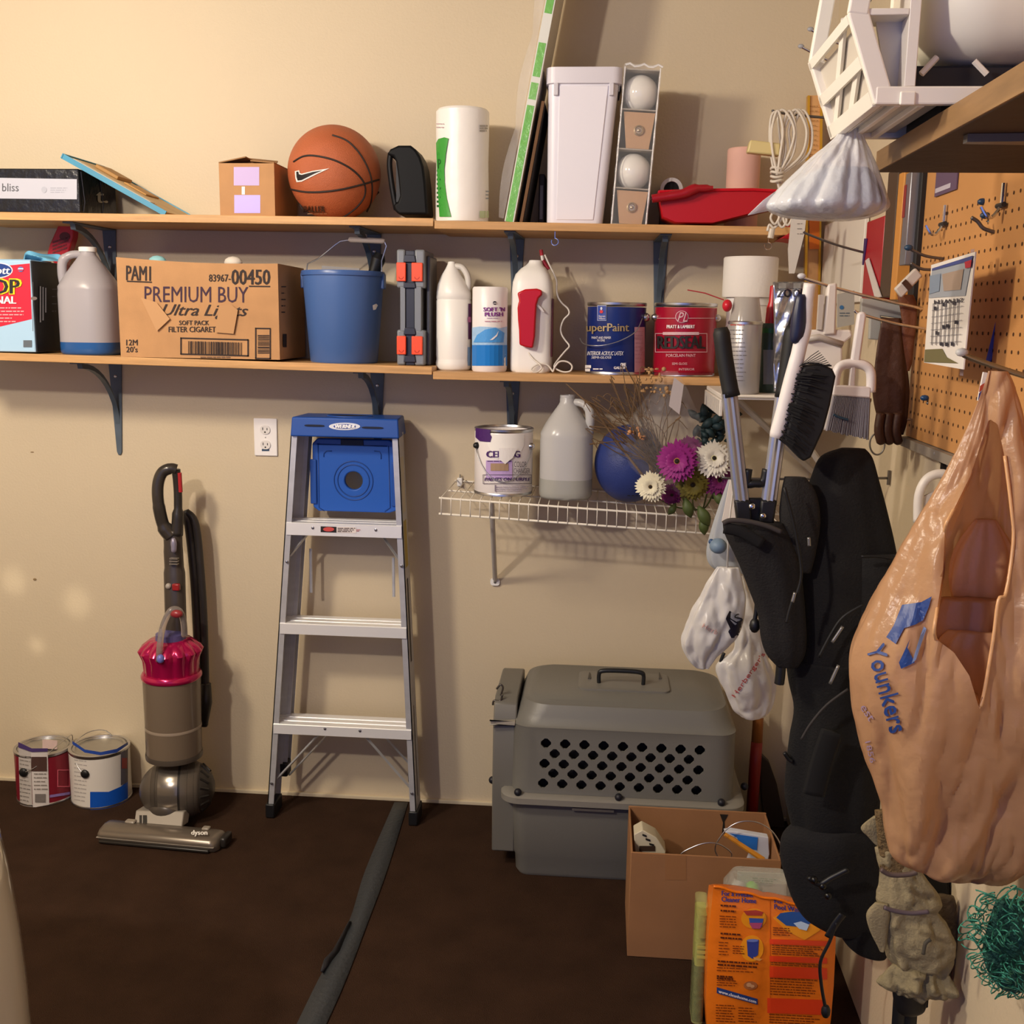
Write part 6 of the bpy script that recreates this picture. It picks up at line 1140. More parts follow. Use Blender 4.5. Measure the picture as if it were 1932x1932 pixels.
# white keyhole saw, foil pouch
t = flat_on('plastic_saw', 'white tapered plastic strip hanging point down in front of the yardstick', 'saw', ((1494, 405), (1522, 402), (1518, 440), (1508, 480), (1499, 516), (1489, 516), (1487, 470)), -.40, .005, mat('#cfc8be', .4), 'blade')
Ink(on_y(-.4006)).lines(1504, 412, 1516, 450, 4, mat('#7b746c'), 1.2, 1).build('tooth_marks', t)
t = thing('foil_pouch', 'crumpled silver foil pouch with dark lettering behind the dustpan brush', 'pouch', at(1490, 700, y=-.58))
b = MB(); b.sheet(lambda u, v: (lambda p: (p.x, p.y-.012*math.sin(PI*u)*math.sin(PI*min(1, v*1.2))+.006*math.sin(13*v+6*u)*math.sin(9*u+5*v)-.005*abs(math.sin(17*v)), p.z))(at(1459+(1524-1459)*u, 532+(738-532)*v, y=-.58)), 16, 24); pou = b.build('foil', t, mat('#b9b9bc', .22, .8), 60, world=True, thick=.003)
bpy.context.view_layer.update(); Ink(on_obj(pou, .003)).text('ZOOM', 1466, 545, 1524, 561, mat('#221f2e', .4), bold=.8).rect(1462, 534, 1518, 544, mat('#77736f'), 2).build('pouch_lettering', t)
# ---------------------------------------------------------------- small white shelf with spray cans
zs_ = 1.325; xs0 = .272; t = thing('corner_shelf', 'small white shelf on the right wall carrying spray cans', 'shelf', ((xs0+XW)/2, -.48, zs_))
MB().box(xs0, XW-.002, -.65, -.30, zs_-.010, zs_).build('shelf_board', t, mat('#e6e0d8', .4), world=True, bevel=.002); MB().box(xs0-.004, xs0+.004, -.655, -.295, zs_-.048, zs_-.0105).build('end_lip', t, mat('#d6cfc6', .4), world=True, bevel=.002)
for q in range(10): MB().box(xs0-.0058, xs0-.0042, -.64+.035*q, -.636+.035*q, zs_-.046, zs_-.013).build('lip_rib', t, mat('#b9b1a8', .4), 0, world=True)
MB().tube([(xs0+.004, -.653, zs_-.002), (XW-.004, -.653, zs_-.002)], .0035, 8).build('front_wire', t, WW, world=True)
for x in (xs0+.04, xs0+.13): MB().tube([(x, -.60, zs_-.012), (XW-.01, -.33 if x < xs0+.1 else -.5, zs_-.25)], .008, 8).build('brace', t, mat('#b5ada4', .4), world=True)
def stand(px0, px1, pyt, y): a = at(px0, (pyt+730)/2, y=y).x; c_ = at(px1, (pyt+730)/2, y=y).x; return (a+c_)/2, (c_-a)/2, at((px0+px1)/2, pyt, y=y).z-zs_-.0005
y = -.585; cx, r, h = stand(1372, 1437, 562, y); t = thing('spray_can', 'silver spray can with clear cap and red straw on the white corner shelf', 'spray can', (cx, y, zs_+.0005))
MB().lathe([(r*.95, 0), (r, .004), (r, h*.72), (r*.97, h*.73)], 32).build('body', t, mat('#a9a5a4', .28, .35)); MB().lathe([(r*1.02, h*.725), (r*1.02, h*.75), (r*.97, h*.76)], 32).build('shoulder_ring', t, STEEL)
MB().lathe([(r*.94, h*.76), (r*.72, h), (r*.7, h+.001)], 28).build('clear_cap', t, mat('#cfc8c0', .15, transl=.3, alpha=.75)); MB().lathe([(r*.25, h*.76), (r*.25, h*.9)], 14).build('nozzle', t, WHITE)
Ink(on_cyl(cx, y, r)).lines(1376, 622, 1408, 725, 13, mat('#6f6a6a'), 1.7, 1, 0, 5).lines(1378, 612, 1405, 618, 1, mat('#b04a44'), 2, 1).rect(1374, 690, 1380, 730, mat('#c9c4c0'), 2).build('can_print', t)
p = at(1372, 577, y=y-.01); MB().ball((p.x-cx, -.01, p.z-zs_), .014, 16, sx=.8).build('red_tab', t, mat('#c81f30', .3), 180)
MB().tube([at(1297, 547, y=y), at(1330, 553, y=y), at(1366, 566, y=y)], .0013, 6).build('straw', t, mat('#b02a34', .4), world=True)
y = -.52; cx, r, h = stand(1428, 1476, 610, y); t = thing('glue_bottle', 'dark green bottle with red nozzle on the white corner shelf behind the spray can', 'bottle', (cx, y, zs_+.0005))
MB().lathe([(r*.95, 0), (r, .004), (r, h*.94), (r*.8, h)], 28).build('body', t, mat('#3c5148', .25)); MB().lathe([(r*.5, h), (r*.45, h+.035), (r*.3, h+.05), (r*.26, h+.085), (r*.12, h+.087)], 20).build('red_nozzle', t, mat('#c01a26', .3)); MB().lathe([(r*1.01, h*.86), (r*1.01, h*.93)], 28, c0=False, c1=False).build('green_band', t, mat('#2f6a36', .35)); Ink(on_cyl(cx, y, r)).rect(1440, 660, 1470, 725, mat('#8d8f90', .4), 1).rect(1466, 640, 1470, 735, mat('#b7b06a', .4), 3).build('bottle_print', t)
# extension cord
t = thing('extension_cord', 'white extension cord coiled and tied, hanging from a hook over the upper shelf', 'cord', at(1490, 215, y=-.34)); CW = mat('#dcd2c2', .45)
Rn = random.Random(4); yE = -.34
for k_ in range(7):
    a, w_ = 1470+k_*10+Rn.uniform(-4, 4), Rn.uniform(10, 26); dy = -.012+.004*k_
    pts = [(1468+Rn.uniform(-5, 5), 330), (a-w_*.9, 285), (a-w_, 245), (a-w_*.3, 212-Rn.uniform(0, 4)), (a+w_*.3, 216), (a+w_*.8, 250), (a+w_*.3, 295), (1470+Rn.uniform(-4, 4), 330)] if k_ < 6 else [(1462, 330), (1456, 300), (1452, 255), (1456, 218), (1466, 214), (1470, 250), (1476, 300), (1468, 330)]
    MB().tube(spline([at(px, py, y=yE+dy) for px, py in pts], 5), .0032, 8).build('cord_loop', t, CW, 180, world=True)
for k_ in range(4): p = at(1466, 318+k_*8, y=yE); MB().tube([p+Vector((.014*math.cos(q), .012*math.sin(q), .002*math.sin(q*2+k_))) for q in [2*PI*j/18 for j in range(18)]], .0034, 8, True).build('cord_wrap', t, CW, 180, world=True)
MB().tube(spline([at(px, py, y=yE) for px, py in ((1466, 340), (1474, 370), (1478, 400), (1470, 420), (1460, 430), (1452, 424), (1448, 436))], 5), .0034, 8).build('cord_tail', t, CW, 180, world=True)
for dx, dy in ((-8, 0), (6, 6), (16, 2)): MB().tube(spline([at(1470+dx+px, 405+dy+py, y=yE-.006) for px, py in ((0, -8), (8, 4), (0, 18), (-8, 6))], 5, True), .003, 8, True).build('cord_loop', t, CW, 180, world=True)
p = at(1457, 432, y=yE); MB().tube([p, p+Vector((-.003, 0, -.022))], .0075, 10).build('plug', t, mat('#d2c8b8', .4), world=True)
e0, e1, f0, f1 = bx(1408, 266, 1470, 296, -.33); o = MB().hexa([(e0, -.35, f0+.008), (e1, -.35, f0), (e1, -.32, f0), (e0, -.32, f0+.008), (e0+.006, -.35, f1), (e1, -.35, f1-.008), (e1, -.32, f1-.008), (e0+.006, -.32, f1)]).build('outlet_block', t, mat('#d8c58a', .4), world=True, bevel=.004)
# clear bag of hardware hanging from the stool
CB = cellophane('#e9e9ea', .62, .2)
t = thing('knotted_bag', 'translucent grey-white knotted plastic bag hanging below the stool', 'bag', at(1600, 250, y=-1.70))
hang('bag_film', [(236, 1588, 1622), (262, 1572, 1632), (300, 1526, 1648), (335, 1490, 1660), (368, 1458, 1671), (392, 1444, 1674), (408, 1474, 1650), (416, 1540, 1610)], -1.66, lambda v: .95-.25*v, CB, t, folds=((9, .045, .03), (14, .035, -.03), (23, .03, .02)), seed=3, nz=6, n=110, crump=(26, .006, .15))
hang('bag_contents', [(318, 1545, 1640), (340, 1505, 1655), (368, 1462, 1667), (390, 1450, 1669), (405, 1482, 1644), (412, 1545, 1605)], -1.66, .68, mat('#9aa5aa', .5, bump=(40, .4)), t, folds=((9, .05, .2), (5, .06, .3)), seed=41, n=80)
MB().add([at(1462, 362, y=-1.67), at(1440, 378, y=-1.67), at(1411, 406, y=-1.67), at(1448, 398, y=-1.66), at(1470, 392, y=-1.65)], [(0, 1, 2, 3), (0, 3, 4)]).build('loose_corner', t, CB, world=True, thick=.001)
# ---------------------------------------------------------------- dustpan, brush, whisk, loppers
t = flat_on('dustpan', 'white plastic dustpan hanging on the hook behind the black bristle brush', 'dustpan', ((1518, 636), (1526, 622), (1606, 622), (1610, 634), (1590, 650), (1590, 690), (1578, 750), (1570, 812), (1546, 812), (1500, 800), (1506, 700)), -1.02, .012, mat('#e3dbd2', .42), 'pan', bevel=.004)
MB().slab([at(*q, y=-1.026) for q in ((1562, 536), (1580, 533), (1577, 632), (1553, 632))], (0, .02, 0)).build('handle', t, mat('#d9d0c6', .4), world=True, bevel=.004); MB().tube([at(px, py, y=-1.026) for px, py in ((1520, 640), (1545, 636), (1590, 650))], .006, 8).build('raised_rim', t, mat('#b5aca2', .4), 180, world=True)
MB().slab([at(*q, y=-1.028) for q in ((1546, 556), (1556, 556), (1550, 622), (1542, 622))], (0, .012, 0)).build('side_rib', t, mat('#bdb4aa', .4), world=True)
t = thing('counter_brush', 'white handled counter brush with thick black bristles hanging before the dustpan', 'brush', at(1500, 640, y=-1.27)); yB = -1.275
bp = [at(*q, y=yB) for q in ((1528, 535), (1522, 575), (1518, 615), (1510, 650), (1503, 680), (1492, 720), (1478, 775), (1464, 826))]
MB().tube(spline(bp, 4), [.010]*4+[.011]*4+[.0125]*4+[.012]*4+[.0125]*12+[.011], 10, flat=.8).build('handle', t, mat('#e9e3dd', .35), 180, world=True)
MB().tube(spline([at(*q, y=yB-.004) for q in ((1512, 555), (1508, 590), (1505, 625), (1498, 648))], 4), [.006, .009, .010, .011, .012, .0125, .013, .013, .0125, .012, .010, .008, .004], 10, flat=.8).build('navy_grip', t, mat('#20243c', .35), 180, world=True)
BRS = mat('#0f0e10', .75)
o_ = [(1508, 690), (1540, 684), (1562, 694), (1568, 708), (1558, 760), (1546, 805), (1522, 858), (1508, 866), (1472, 829)]
b = MB(); b.slab([at(*q, y=yB+.03) for q in o_], (0, -.04, 0)); b.build('bristle_block', t, BRS, world=True, bevel=.004)
b = MB(); Rn = random.Random(8)
for q in range(420):
    u = Rn.random(); a = (1508-36*u+Rn.uniform(-3, 4), 690+139*u); e = (1566-50*u+Rn.uniform(-6, 6), 694+172*u+Rn.uniform(-8, 8)); y_ = yB-.012+.04*Rn.random()
    b.tube([at(a[0], a[1], y=y_), at((a[0]+e[0])/2, (a[1]+e[1])/2-2, y=y_-.004), at(e[0], e[1], y=y_)], .0011, 3)
tag(b.build('bristles', t, BRS, 0, world=True), kind='stuff')
b = MB()
for q in range(9): b.tube([at(1508+q*2, 692-q, y=yB-.01), at(1530+q*4, 672+q*2.4, y=yB-.012), at(1545+q*3, 662+q*3.6, y=yB-.01)], .0008, 3)
tag(b.build('stray_bristles', t, BRS, 0, world=True), kind='stuff')
t = thing('whisk_broom', 'small white handled whisk broom with grey bristles hanging right of the dustpan', 'broom', at(1620, 600, y=-1.08)); yW = -1.08; WH = mat('#e3dcda', .38)
MB().slab([at(*q, y=yW) for q in ((1619, 591), (1628, 587), (1636, 592), (1622, 692), (1605, 690))], (0, .014, 0)).build('handle', t, WH, world=True, bevel=.004)
MB().tube(spline([at(*q, y=yW+.006) for q in ((1574, 738), (1578, 705), (1588, 690), (1610, 686), (1632, 690), (1643, 704), (1643, 740))], 5), .009, 8).build('head_arch', t, WH, 180, world=True)
MB().slab([at(*q, y=yW) for q in ((1606, 690), (1615, 690), (1613, 730), (1602, 730))], (0, .012, 0)).build('head_bar', t, WH, world=True, bevel=.002)
MB().slab([at(*q, y=yW-.003) for q in ((1572, 726), (1644, 730), (1643, 752), (1571, 746))], (0, .02, 0)).build('head_base', t, WH, world=True, bevel=.003)
b = MB()
for q in range(26):
    f_ = q/25; a = at(1574+66*f_, 747+4*f_, y=yW+.002); c_ = at(1559+77*f_+random.uniform(-1, 1), 812+16*f_+random.uniform(-2, 2), y=yW+.002); b.tube([a, c_], .0026, 4)
b.slab([at(*q, y=yW+.004) for q in ((1573, 747), (1641, 751), (1635, 826), (1560, 810))], (0, .008, 0)); tag(b.build('grey_bristles', t, mat('#77727a', .6), 0, world=True), kind='stuff')
MB().tube([at(1573, 782, y=yW-.004), at(1580, 786, y=yW-.004), at(1600, 792, y=yW-.004)], .0022, 6).build('blue_thread', t, mat('#2c4a62', .4), world=True)
t = thing('loppers', 'loppers with black grips and ribbed aluminium handles stuck in the black backpack', 'loppers', at(1425, 960, y=-1.16)); yL = -1.215
def lop(grip, tubep, m):
    MB().tube(spline([at(*q, y=yL) for q in grip], 4), [.011]+[.0145]*7+[.0155], 12).build('black_grip', t, mat('#161617', .6), 180, world=True)
    a, c_ = [at(*q, y=yL) for q in tubep]; b = MB(); d = (c_-a).normalized(); ux = Vector((d.z, 0, -d.x)); uy = Vector((0, 1, 0)); n_ = 40
    b.loft([[p+(ux*math.cos(2*PI*k/n_)+uy*math.sin(2*PI*k/n_))*(.0128+.0011*math.cos(10*2*PI*k/n_)) for k in range(n_)] for p in (a, c_)]); b.build('ribbed_handle', t, m, 30, world=True)
lop(((1360, 618), (1368, 680), (1380, 748)), ((1376, 742), (1400, 952)), mat('#a9a9ac', .35, .75)); lop(((1497, 615), (1488, 680), (1478, 750)), ((1478, 745), (1450, 950)), mat('#b9b9bd', .35, .75))
for q in (((1386, 944), (1416, 944), (1420, 985), (1392, 990)), ((1436, 944), (1467, 944), (1460, 990), (1432, 985))): MB().slab([at(*p_, y=yL-.014) for p_ in q], (0, .026, 0)).build('handle_socket', t, BLACK, world=True, bevel=.004)
MB().tube(spline([at(*q, y=yL) for q in ((1412, 885), (1410, 912), (1424, 912), (1440, 910), (1446, 885))], 4), .0075, 8).build('bumper', t, BLACK, 180, world=True)
MB().slab([at(*q, y=yL-.004) for q in ((1412, 940), (1440, 940), (1446, 1010), (1408, 1010))], (0, .012, 0)).build('blade_root', t, mat('#2a2a2c', .35, .7), world=True, bevel=.003)
for q in ((1419, 956), (1440, 974)): MB().ball(at(*q, y=yL-.016), .006, 12, sy=.6).build('bolt', t, CHROME, world=True)
# gloves and grey clip
GB = mat('#452818', .6, bump=(40, .4), var=(8, .2)); t = thing('leather_gloves', 'brown leather work gloves hanging in front of the left pegboard edge', 'gloves', at(1690, 560, y=-1.02))
hang('glove', [(600, 1664, 1700), (640, 1656, 1706), (690, 1650, 1712), (740, 1646, 1716), (790, 1656, 1712), (820, 1672, 1704)], -1.0, .35, GB, t, folds=((4, .12, .3), (7, .07, .2)), seed=2, xmax=XW-.016)
hang('glove', [(556, 1692, 1724), (600, 1700, 1738), (640, 1698, 1728), (680, 1700, 1722), (700, 1704, 1716)], -1.0, .35, mat('#6a3c22', .6, bump=(40, .4)), t, folds=((4, .1, .3),), seed=5, xmax=XW-.016)
for dx in (0, 16, 32): MB().tube(spline([at(1662+dx, 780, y=-1.012), at(1658+dx, 812, y=-1.016), at(1664+dx, 838, y=-1.014)], 4), [.009]*8+[.005], 10).build('glove_finger', t, GB, 180, world=True)
MB().slab([at(*q, y=-1.04) for q in ((1688, 545), (1728, 505), (1742, 520), (1702, 562))], (0, .012, 0)).build('white_cuff', t, mat('#c9bfb4', .6), world=True, bevel=.003); MB().slab([at(*q, y=-1.044) for q in ((1702, 534), (1709, 527), (1722, 541), (1715, 549))], (0, .018, 0)).build('brown_band', t, GB, world=True)
t = flat_on('grey_clip', 'grey T shaped plastic bracket hanging left of the leather gloves', 'bracket', ((1626, 562), (1708, 572), (1704, 602), (1662, 596), (1664, 642), (1640, 640), (1642, 596), (1624, 590)), -.96, .014, mat('#a7a59e', .4), 'bracket', bevel=.002); MB().slab([at(*q, y=-.966) for q in ((1664, 598), (1702, 603), (1698, 610), (1664, 606))], (0, .01, 0)).build('dark_slot', t, BLACK, world=True)
t = flat_on('clear_card', 'clear plastic hang card with a blue mark behind the whisk broom', 'package', ((1580, 555), (1612, 548), (1612, 612), (1580, 618)), -.70, .006, mat('#a9a49a', .3), 'card'); Ink(on_y(-.7006)).oval(1588, 580, 4, 4, mat('#3a6a98'), 1).lines(1584, 590, 1604, 600, 2, mat('#4a5a68'), 1.5, 1).build('card_print', t)
o = MB().tube(spline([at(1655+14*math.cos(q), 838+20*math.sin(q), y=-.99) for q in [2*PI*j/16 for j in range(16)]], 2, True), .0018, 6, True).build('wire_loop', None, mat('#9a968e', .4, .7), 180); tag(o, 'thin grey wire loop hanging below the leather gloves', 'wire')
t = thing('white_hanger', 'white plastic loop handle hanging behind the tan shopping bag', 'hanger', at(1750, 950, y=-1.3)); MB().tube(spline([at(*q, y=-1.3) for q in ((1732, 985), (1734, 935), (1748, 905), (1772, 894), (1800, 900))], 5), .008, 10).build('loop', t, mat('#d9d2c8', .4), 180, world=True); MB().slab([at(*q, y=-1.3) for q in ((1736, 940), (1790, 915), (1790, 1010), (1728, 1000))], (0, .006, 0)).build('panel', t, mat('#cfc8be', .45), world=True)
# ---------------------------------------------------------------- black backpack and the sack under it
BK = mat('#110f0f', .9, bump=(260, .25), var=(6, .15)); BK2 = mat('#0c0b0c', .9, bump=(260, .25)); ZP = mat('#8f8d8a', .35, .7); yK = -1.17
t = thing('backpack', 'black backpack hanging on the right wall with loppers in its open pocket', 'backpack', at(1590, 860, y=yK))
mainp = hang('main_compartment', [(846, 1585, 1632), (862, 1548, 1645), (900, 1530, 1656), (960, 1512, 1672), (1040, 1500, 1690), (1120, 1494, 1700), (1190, 1490, 1700), (1250, 1486, 1690), (1310, 1496, 1670)], yK, .55, BK, t, folds=((3, .05, .3), (5, .05, .2), (9, .02, .3)), seed=1, n=60)
pk = hang('front_pocket', [(985, 1364, 1478), (1010, 1368, 1492), (1060, 1392, 1510), (1110, 1412, 1516), (1160, 1430, 1520), (1205, 1436, 1522), (1235, 1446, 1518), (1258, 1466, 1505)], yK-.055, .5, mat('#151212', .85, bump=(260, .25)), t, folds=((4, .05, .2), (7, .04, .1)), seed=6, n=60)
hang('upper_flap', [(900, 1480, 1520), (930, 1474, 1540), (980, 1470, 1548), (1040, 1482, 1540), (1080, 1500, 1530)], yK-.05, .5, mat('#181514', .85, bump=(260, .25)), t, folds=((4, .06, .2),), seed=7)
hang('side_pocket', [(1046, 1624, 1690), (1056, 1618, 1700), (1120, 1612, 1704), (1180, 1606, 1704), (1240, 1596, 1690)], yK-.035, .6, BK, t, folds=((4, .03, .2),), seed=8)
bpy.context.view_layer.update()
def on_px(pts, y, r, nm, m, par, flat=1., n=8, k=5): return MB().tube(spline([at(a, c_, y=y) for a, c_ in pts], k), r, n, flat=flat).build(nm, par, m, 180, world=True)
on_px(((1364, 988), (1378, 982), (1410, 984), (1445, 992), (1474, 1004)), yK-.10, .0045, 'pocket_hem', mat('#3a3432', .8), t); on_px(((1366, 996), (1400, 1004), (1438, 1026)), yK-.10, .010, 'pocket_lining', mat('#0c0b0d', .9), t, .4)
for pts, y_ in ((((1480, 920), (1500, 1000), (1512, 1080), (1502, 1125)), yK-.115), (((1500, 1118), (1490, 1150), (1484, 1175)), yK-.115), (((1630, 1140), (1590, 1165), (1566, 1200), (1545, 1240)), yK-.085), (((1625, 1050), (1660, 1050), (1692, 1056)), yK-.085)): on_px(pts, y_, .0028, 'zip', mat('#0d0c0d', .6), t)
for pts, y_ in ((((1500, 1118), (1495, 1136)), yK-.12), (((1590, 1182), (1570, 1212)), yK-.09), (((1582, 1255), (1566, 1290)), yK-.08), (((1526, 1014), (1527, 1030)), yK-.10)): on_px(pts, y_, .003, 'zip_pull', ZP, t)
on_px(((1430, 1105), (1427, 1150), (1424, 1170)), yK-.03, .004, 'strap', BLACK, t); MB().ball(at(1424, 1180, y=yK-.03), .010, 12, sz=1.4).build('strap_ring', t, BLACK, world=True)
on_px(((1474, 1250), (1472, 1275), (1470, 1290)), yK-.05, .009, 'strap_buckle', BLACK, t)
hang('lower_compartment', [(1245, 1482, 1660), (1290, 1488, 1660), (1340, 1498, 1655), (1390, 1490, 1650), (1440, 1484, 1655), (1500, 1480, 1660), (1545, 1488, 1655), (1575, 1496, 1640)], yK-.01, .5, BK2, t, folds=((3, .06, .3), (6, .05, .25), (11, .02, .2)), seed=9, n=60)
on_px(((1570, 1380), (1550, 1440), (1535, 1500)), yK-.10, .02, 'wide_strap', mat('#0c0b0c', .9), t, .25); on_px(((1512, 1395), (1530, 1365), (1560, 1330), (1600, 1300)), yK-.095, .0025, 'seam', mat('#2c2827', .7), t)
hang('bottom_pouch', [(1558, 1500, 1640), (1580, 1474, 1655), (1620, 1470, 1660), (1660, 1480, 1664), (1700, 1494, 1662), (1735, 1518, 1650), (1760, 1560, 1640)], yK-.02, .5, mat('#0f0e10', .9, bump=(260, .25)), t, folds=((3, .05, .2), (5, .05, .3)), seed=12, n=60)
hang('bottom_flap', [(1690, 1578, 1665), (1740, 1580, 1668), (1775, 1590, 1672), (1800, 1615, 1674), (1809, 1640, 1670)], yK-.02, .45, BK2, t, folds=((3, .05, .2),), seed=13)
on_px(((1578, 1740), (1566, 1775), (1548, 1815), (1550, 1860), (1558, 1905)), yK-.10, .0032, 'draw_cord', BLACK, t); MB().ball(at(1558, 1908, y=yK-.10), .009, 10, sz=1.5).build('cord_knot', t, BLACK, world=True); on_px(((1590, 1725), (1575, 1745), (1562, 1768)), yK-.10, .007, 'strap_end', BLACK, t, .4)
for a, c_ in ((1536, 1660), (1552, 1672), (1562, 1690)): MB().ball(at(a, c_, y=yK-.105), .007, 10).build('cord_toggle', t, mat('#0b0b0c', .3), 180, world=True)
on_px(((1525, 1655), (1545, 1668), (1570, 1655), (1600, 1640)), yK-.103, .005, 'strap', BLACK, t)
on_px(((1480, 1420), (1488, 1432), (1494, 1436)), yK-.03, .004, 'strap_end', BLACK, t)
# ---------------------------------------------------------------- white shopping bags behind the backpack
PW = mat('#e6e2dc', .25, transl=.35, bump=(18, .3)); CL = mat('#c4c8cc', .2, transl=.4, bump=(14, .3))
rod(1364, 902, 1500, 902, -.86, .0026, None, None, 'steel hook behind the backpack carrying the white bags')
t = thing('clear_bag', 'translucent clear bag with blue contents hanging left of the backpack', 'bag', at(1370, 930, y=-.86)); hang('bag_film', [(905, 1374, 1392), (950, 1358, 1396), (1000, 1342, 1402), (1040, 1333, 1410), (1065, 1338, 1412), (1080, 1356, 1404)], -.895, .5, CL, t, folds=((7, .08, .1), (11, .05, -.1)), seed=3, n=60)
MB().slab([at(*q, y=-.94) for q in ((1378, 905), (1398, 925), (1392, 980), (1362, 985))], (0, .006, 0)).build('paper', t, mat('#e3d8cc', .6), world=True); MB().ball(at(1355, 1030, y=-.945), .02, 14, sx=.9, sz=.8).build('blue_item', t, mat('#6d8296', .5), 180, world=True); MB().ball(at(1342, 1022, y=-.94), .006, 10).build('blue_cap', t, mat('#2c4a72', .4), 180, world=True)
t = thing('white_bag', 'small white plastic grocery bag hanging leftmost beside the backpack', 'bag', at(1370, 1080, y=-.90)); b1 = hang('bag_film', [(1070, 1352, 1395), (1095, 1336, 1402), (1130, 1318, 1408), (1165, 1300, 1404), (1195, 1287, 1395), (1215, 1284, 1378), (1240, 1294, 1352), (1262, 1314, 1338)], -.975, .45, PW, t, folds=((7, .08, .15), (12, .05, -.12)), seed=4, n=80, nz=7, crump=(16, .010, .5))
t = thing('lettered_bag', 'white plastic bag with red lettering hanging beside the backpack above the crate', 'bag', at(1410, 1110, y=-.84)); MB().tube([at(1386, 903, y=-.86), at(1394, 990, y=-.82), at(1395, 1078, y=-.795)], .005, 8, flat=.4).build('bag_handle', t, PW, 180, world=True); MB().tube([at(1386, 899, y=-.86), at(1386, 903, y=-.95), at(1375, 990, y=-.968), at(1372, 1074, y=-.975)], .005, 8, flat=.4).build('bag_handle', bpy.data.objects['white_bag'], PW, 180, world=True)
b2 = hang('bag_film', [(1075, 1392, 1398), (1105, 1376, 1412), (1140, 1376, 1424), (1190, 1382, 1438), (1225, 1384, 1444), (1255, 1352, 1456), (1285, 1356, 1466), (1315, 1372, 1464), (1340, 1382, 1454), (1353, 1398, 1440)], -.795, .45, PW, t, folds=((6, .08, .15), (10, .05, -.12)), seed=5, n=80, nz=7, crump=(16, .010, .5))
bpy.context.view_layer.update(); RDI = mat('#b54a4a', .4); Ink(on_obj(b2)).along("Herberger's", (1389, 1318), (1446, 1236), 11, RDI, .3).build('bag_lettering', t); Ink(on_obj(b1)).along('Herb', (1324, 1184), (1352, 1198), 9, mat('#c99a92', .4)).poly([(1376, 1188), (1380, 1198), (1388, 1200), (1402, 1168), (1406, 1166), (1404, 1200), (1401, 1200), (1402, 1180), (1391, 1203), (1380, 1204), (1374, 1192)], mat('#1c1a2a', .4), 6, 3).along('S', (1392, 1176), (1402, 1170), 16, mat('#1c1a2a', .4)).build('bag_print', bpy.data.objects['white_bag'])
for q in ((1362, 1232, 1356, 1258), (1372, 1230, 1366, 1240)): pass
on_px(((1366, 1232), (1360, 1250), (1366, 1262)), -.80, .004, 'bag_tie', BLACK, t)
# ---------------------------------------------------------------- big tan shopping bag
TN = mat('#cfa379', .28, transl=.42, bump=(30, .35), var=(5, .05)); yT = -1.72
t = thing('shopping_bag', 'large crumpled tan plastic shopping bag with blue lettering at the right edge', 'bag', at(1880, 705, y=yT))
rows = [(700, 1862, 1900), (740, 1850, 1916), (800, 1828, 1930), (850, 1805, 1942), (920, 1770, 1956), (1000, 1722, 1970), (1105, 1665, 1982), (1185, 1626, 1986), (1255, 1606, 1988), (1320, 1608, 1988), (1380, 1620, 1986), (1440, 1634, 1984), (1520, 1660, 1976), (1585, 1668, 1962), (1625, 1682, 1945), (1650, 1735, 1925), (1667, 1820, 1900)]
RG = hang_rings(rows, yT, lambda v: .30+.38*math.sin(PI*min(1, v*1.05)), nz=9, n=220, folds=((5, .05, .35), (9, .045, -.25), (15, .022, .3), (23, .012, -.4)), seed=21, crump=(13, .014, .26))
opening = [(1866, 790), (1830, 900), (1796, 968), (1783, 1000), (1779, 1080), (1768, 1150), (1765, 1205), (1800, 1231), (1829, 1275), (1847, 1335), (1856, 1300), (1873, 1205), (1882, 1132), (1896, 1118), (1910, 1020), (1906, 956), (1895, 860), (1882, 800)]
def inside(px, py, P):
    r = False; j = len(P)-1
    for i in range(len(P)):
        if (P[i][1] > py) != (P[j][1] > py) and px < (P[j][0]-P[i][0])*(py-P[i][1])/(P[j][1]-P[i][1])+P[i][0]: r = not r
        j = i
    return r
def proj(p): q = CR.transposed() @ (Vector(p)-CAM); return CX+F*q.x/-q.z, CX-F*q.y/-q.z
b = MB(); b.loft(RG); kf = []
for f in b.f:
    c_ = sum((b.v[i] for i in f), Vector())/len(f)
    if c_.y < yT-.004 and len(f) < 9 and inside(*proj(c_), opening): continue
    kf.append(f)
b.f = kf; b.mi = [0]*len(kf); ec = {}
for f in kf:
    for i in range(len(f)): e = tuple(sorted((f[i], f[(i+1) % len(f)]))); ec[e] = ec.get(e, 0)+1
segs = list(zip(opening, opening[1:]+opening[:1]))
for i in {i for e, c_ in ec.items() if c_ == 1 for i in e}:      # even the cut edge out along the opening
    px, py = proj(b.v[i]); best = None
    for (ax, ay), (bx3, by3) in segs:
        dx, dy = bx3-ax, by3-ay; u = max(0, min(1, ((px-ax)*dx+(py-ay)*dy)/(dx*dx+dy*dy))); qx, qy = ax+dx*u, ay+dy*u; d = (qx-px)**2+(qy-py)**2
        if best is None or d < best[0]: best = (d, qx, qy)
    if best[0] < 400: b.v[i] = CAM+ray(best[1], best[2])*(b.v[i]-CAM).length
tb_ = b.build('bag_film', t, TN, 32, world=True)
bpy.context.view_layer.update(); ft = on_obj(tb_, .002); BI = mat('#26417e', .4)
hem = [(1866, 790), (1830, 900), (1796, 968), (1783, 1000), (1779, 1080), (1768, 1150), (1765, 1205), (1800, 1231), (1829, 1275), (1847, 1335)]
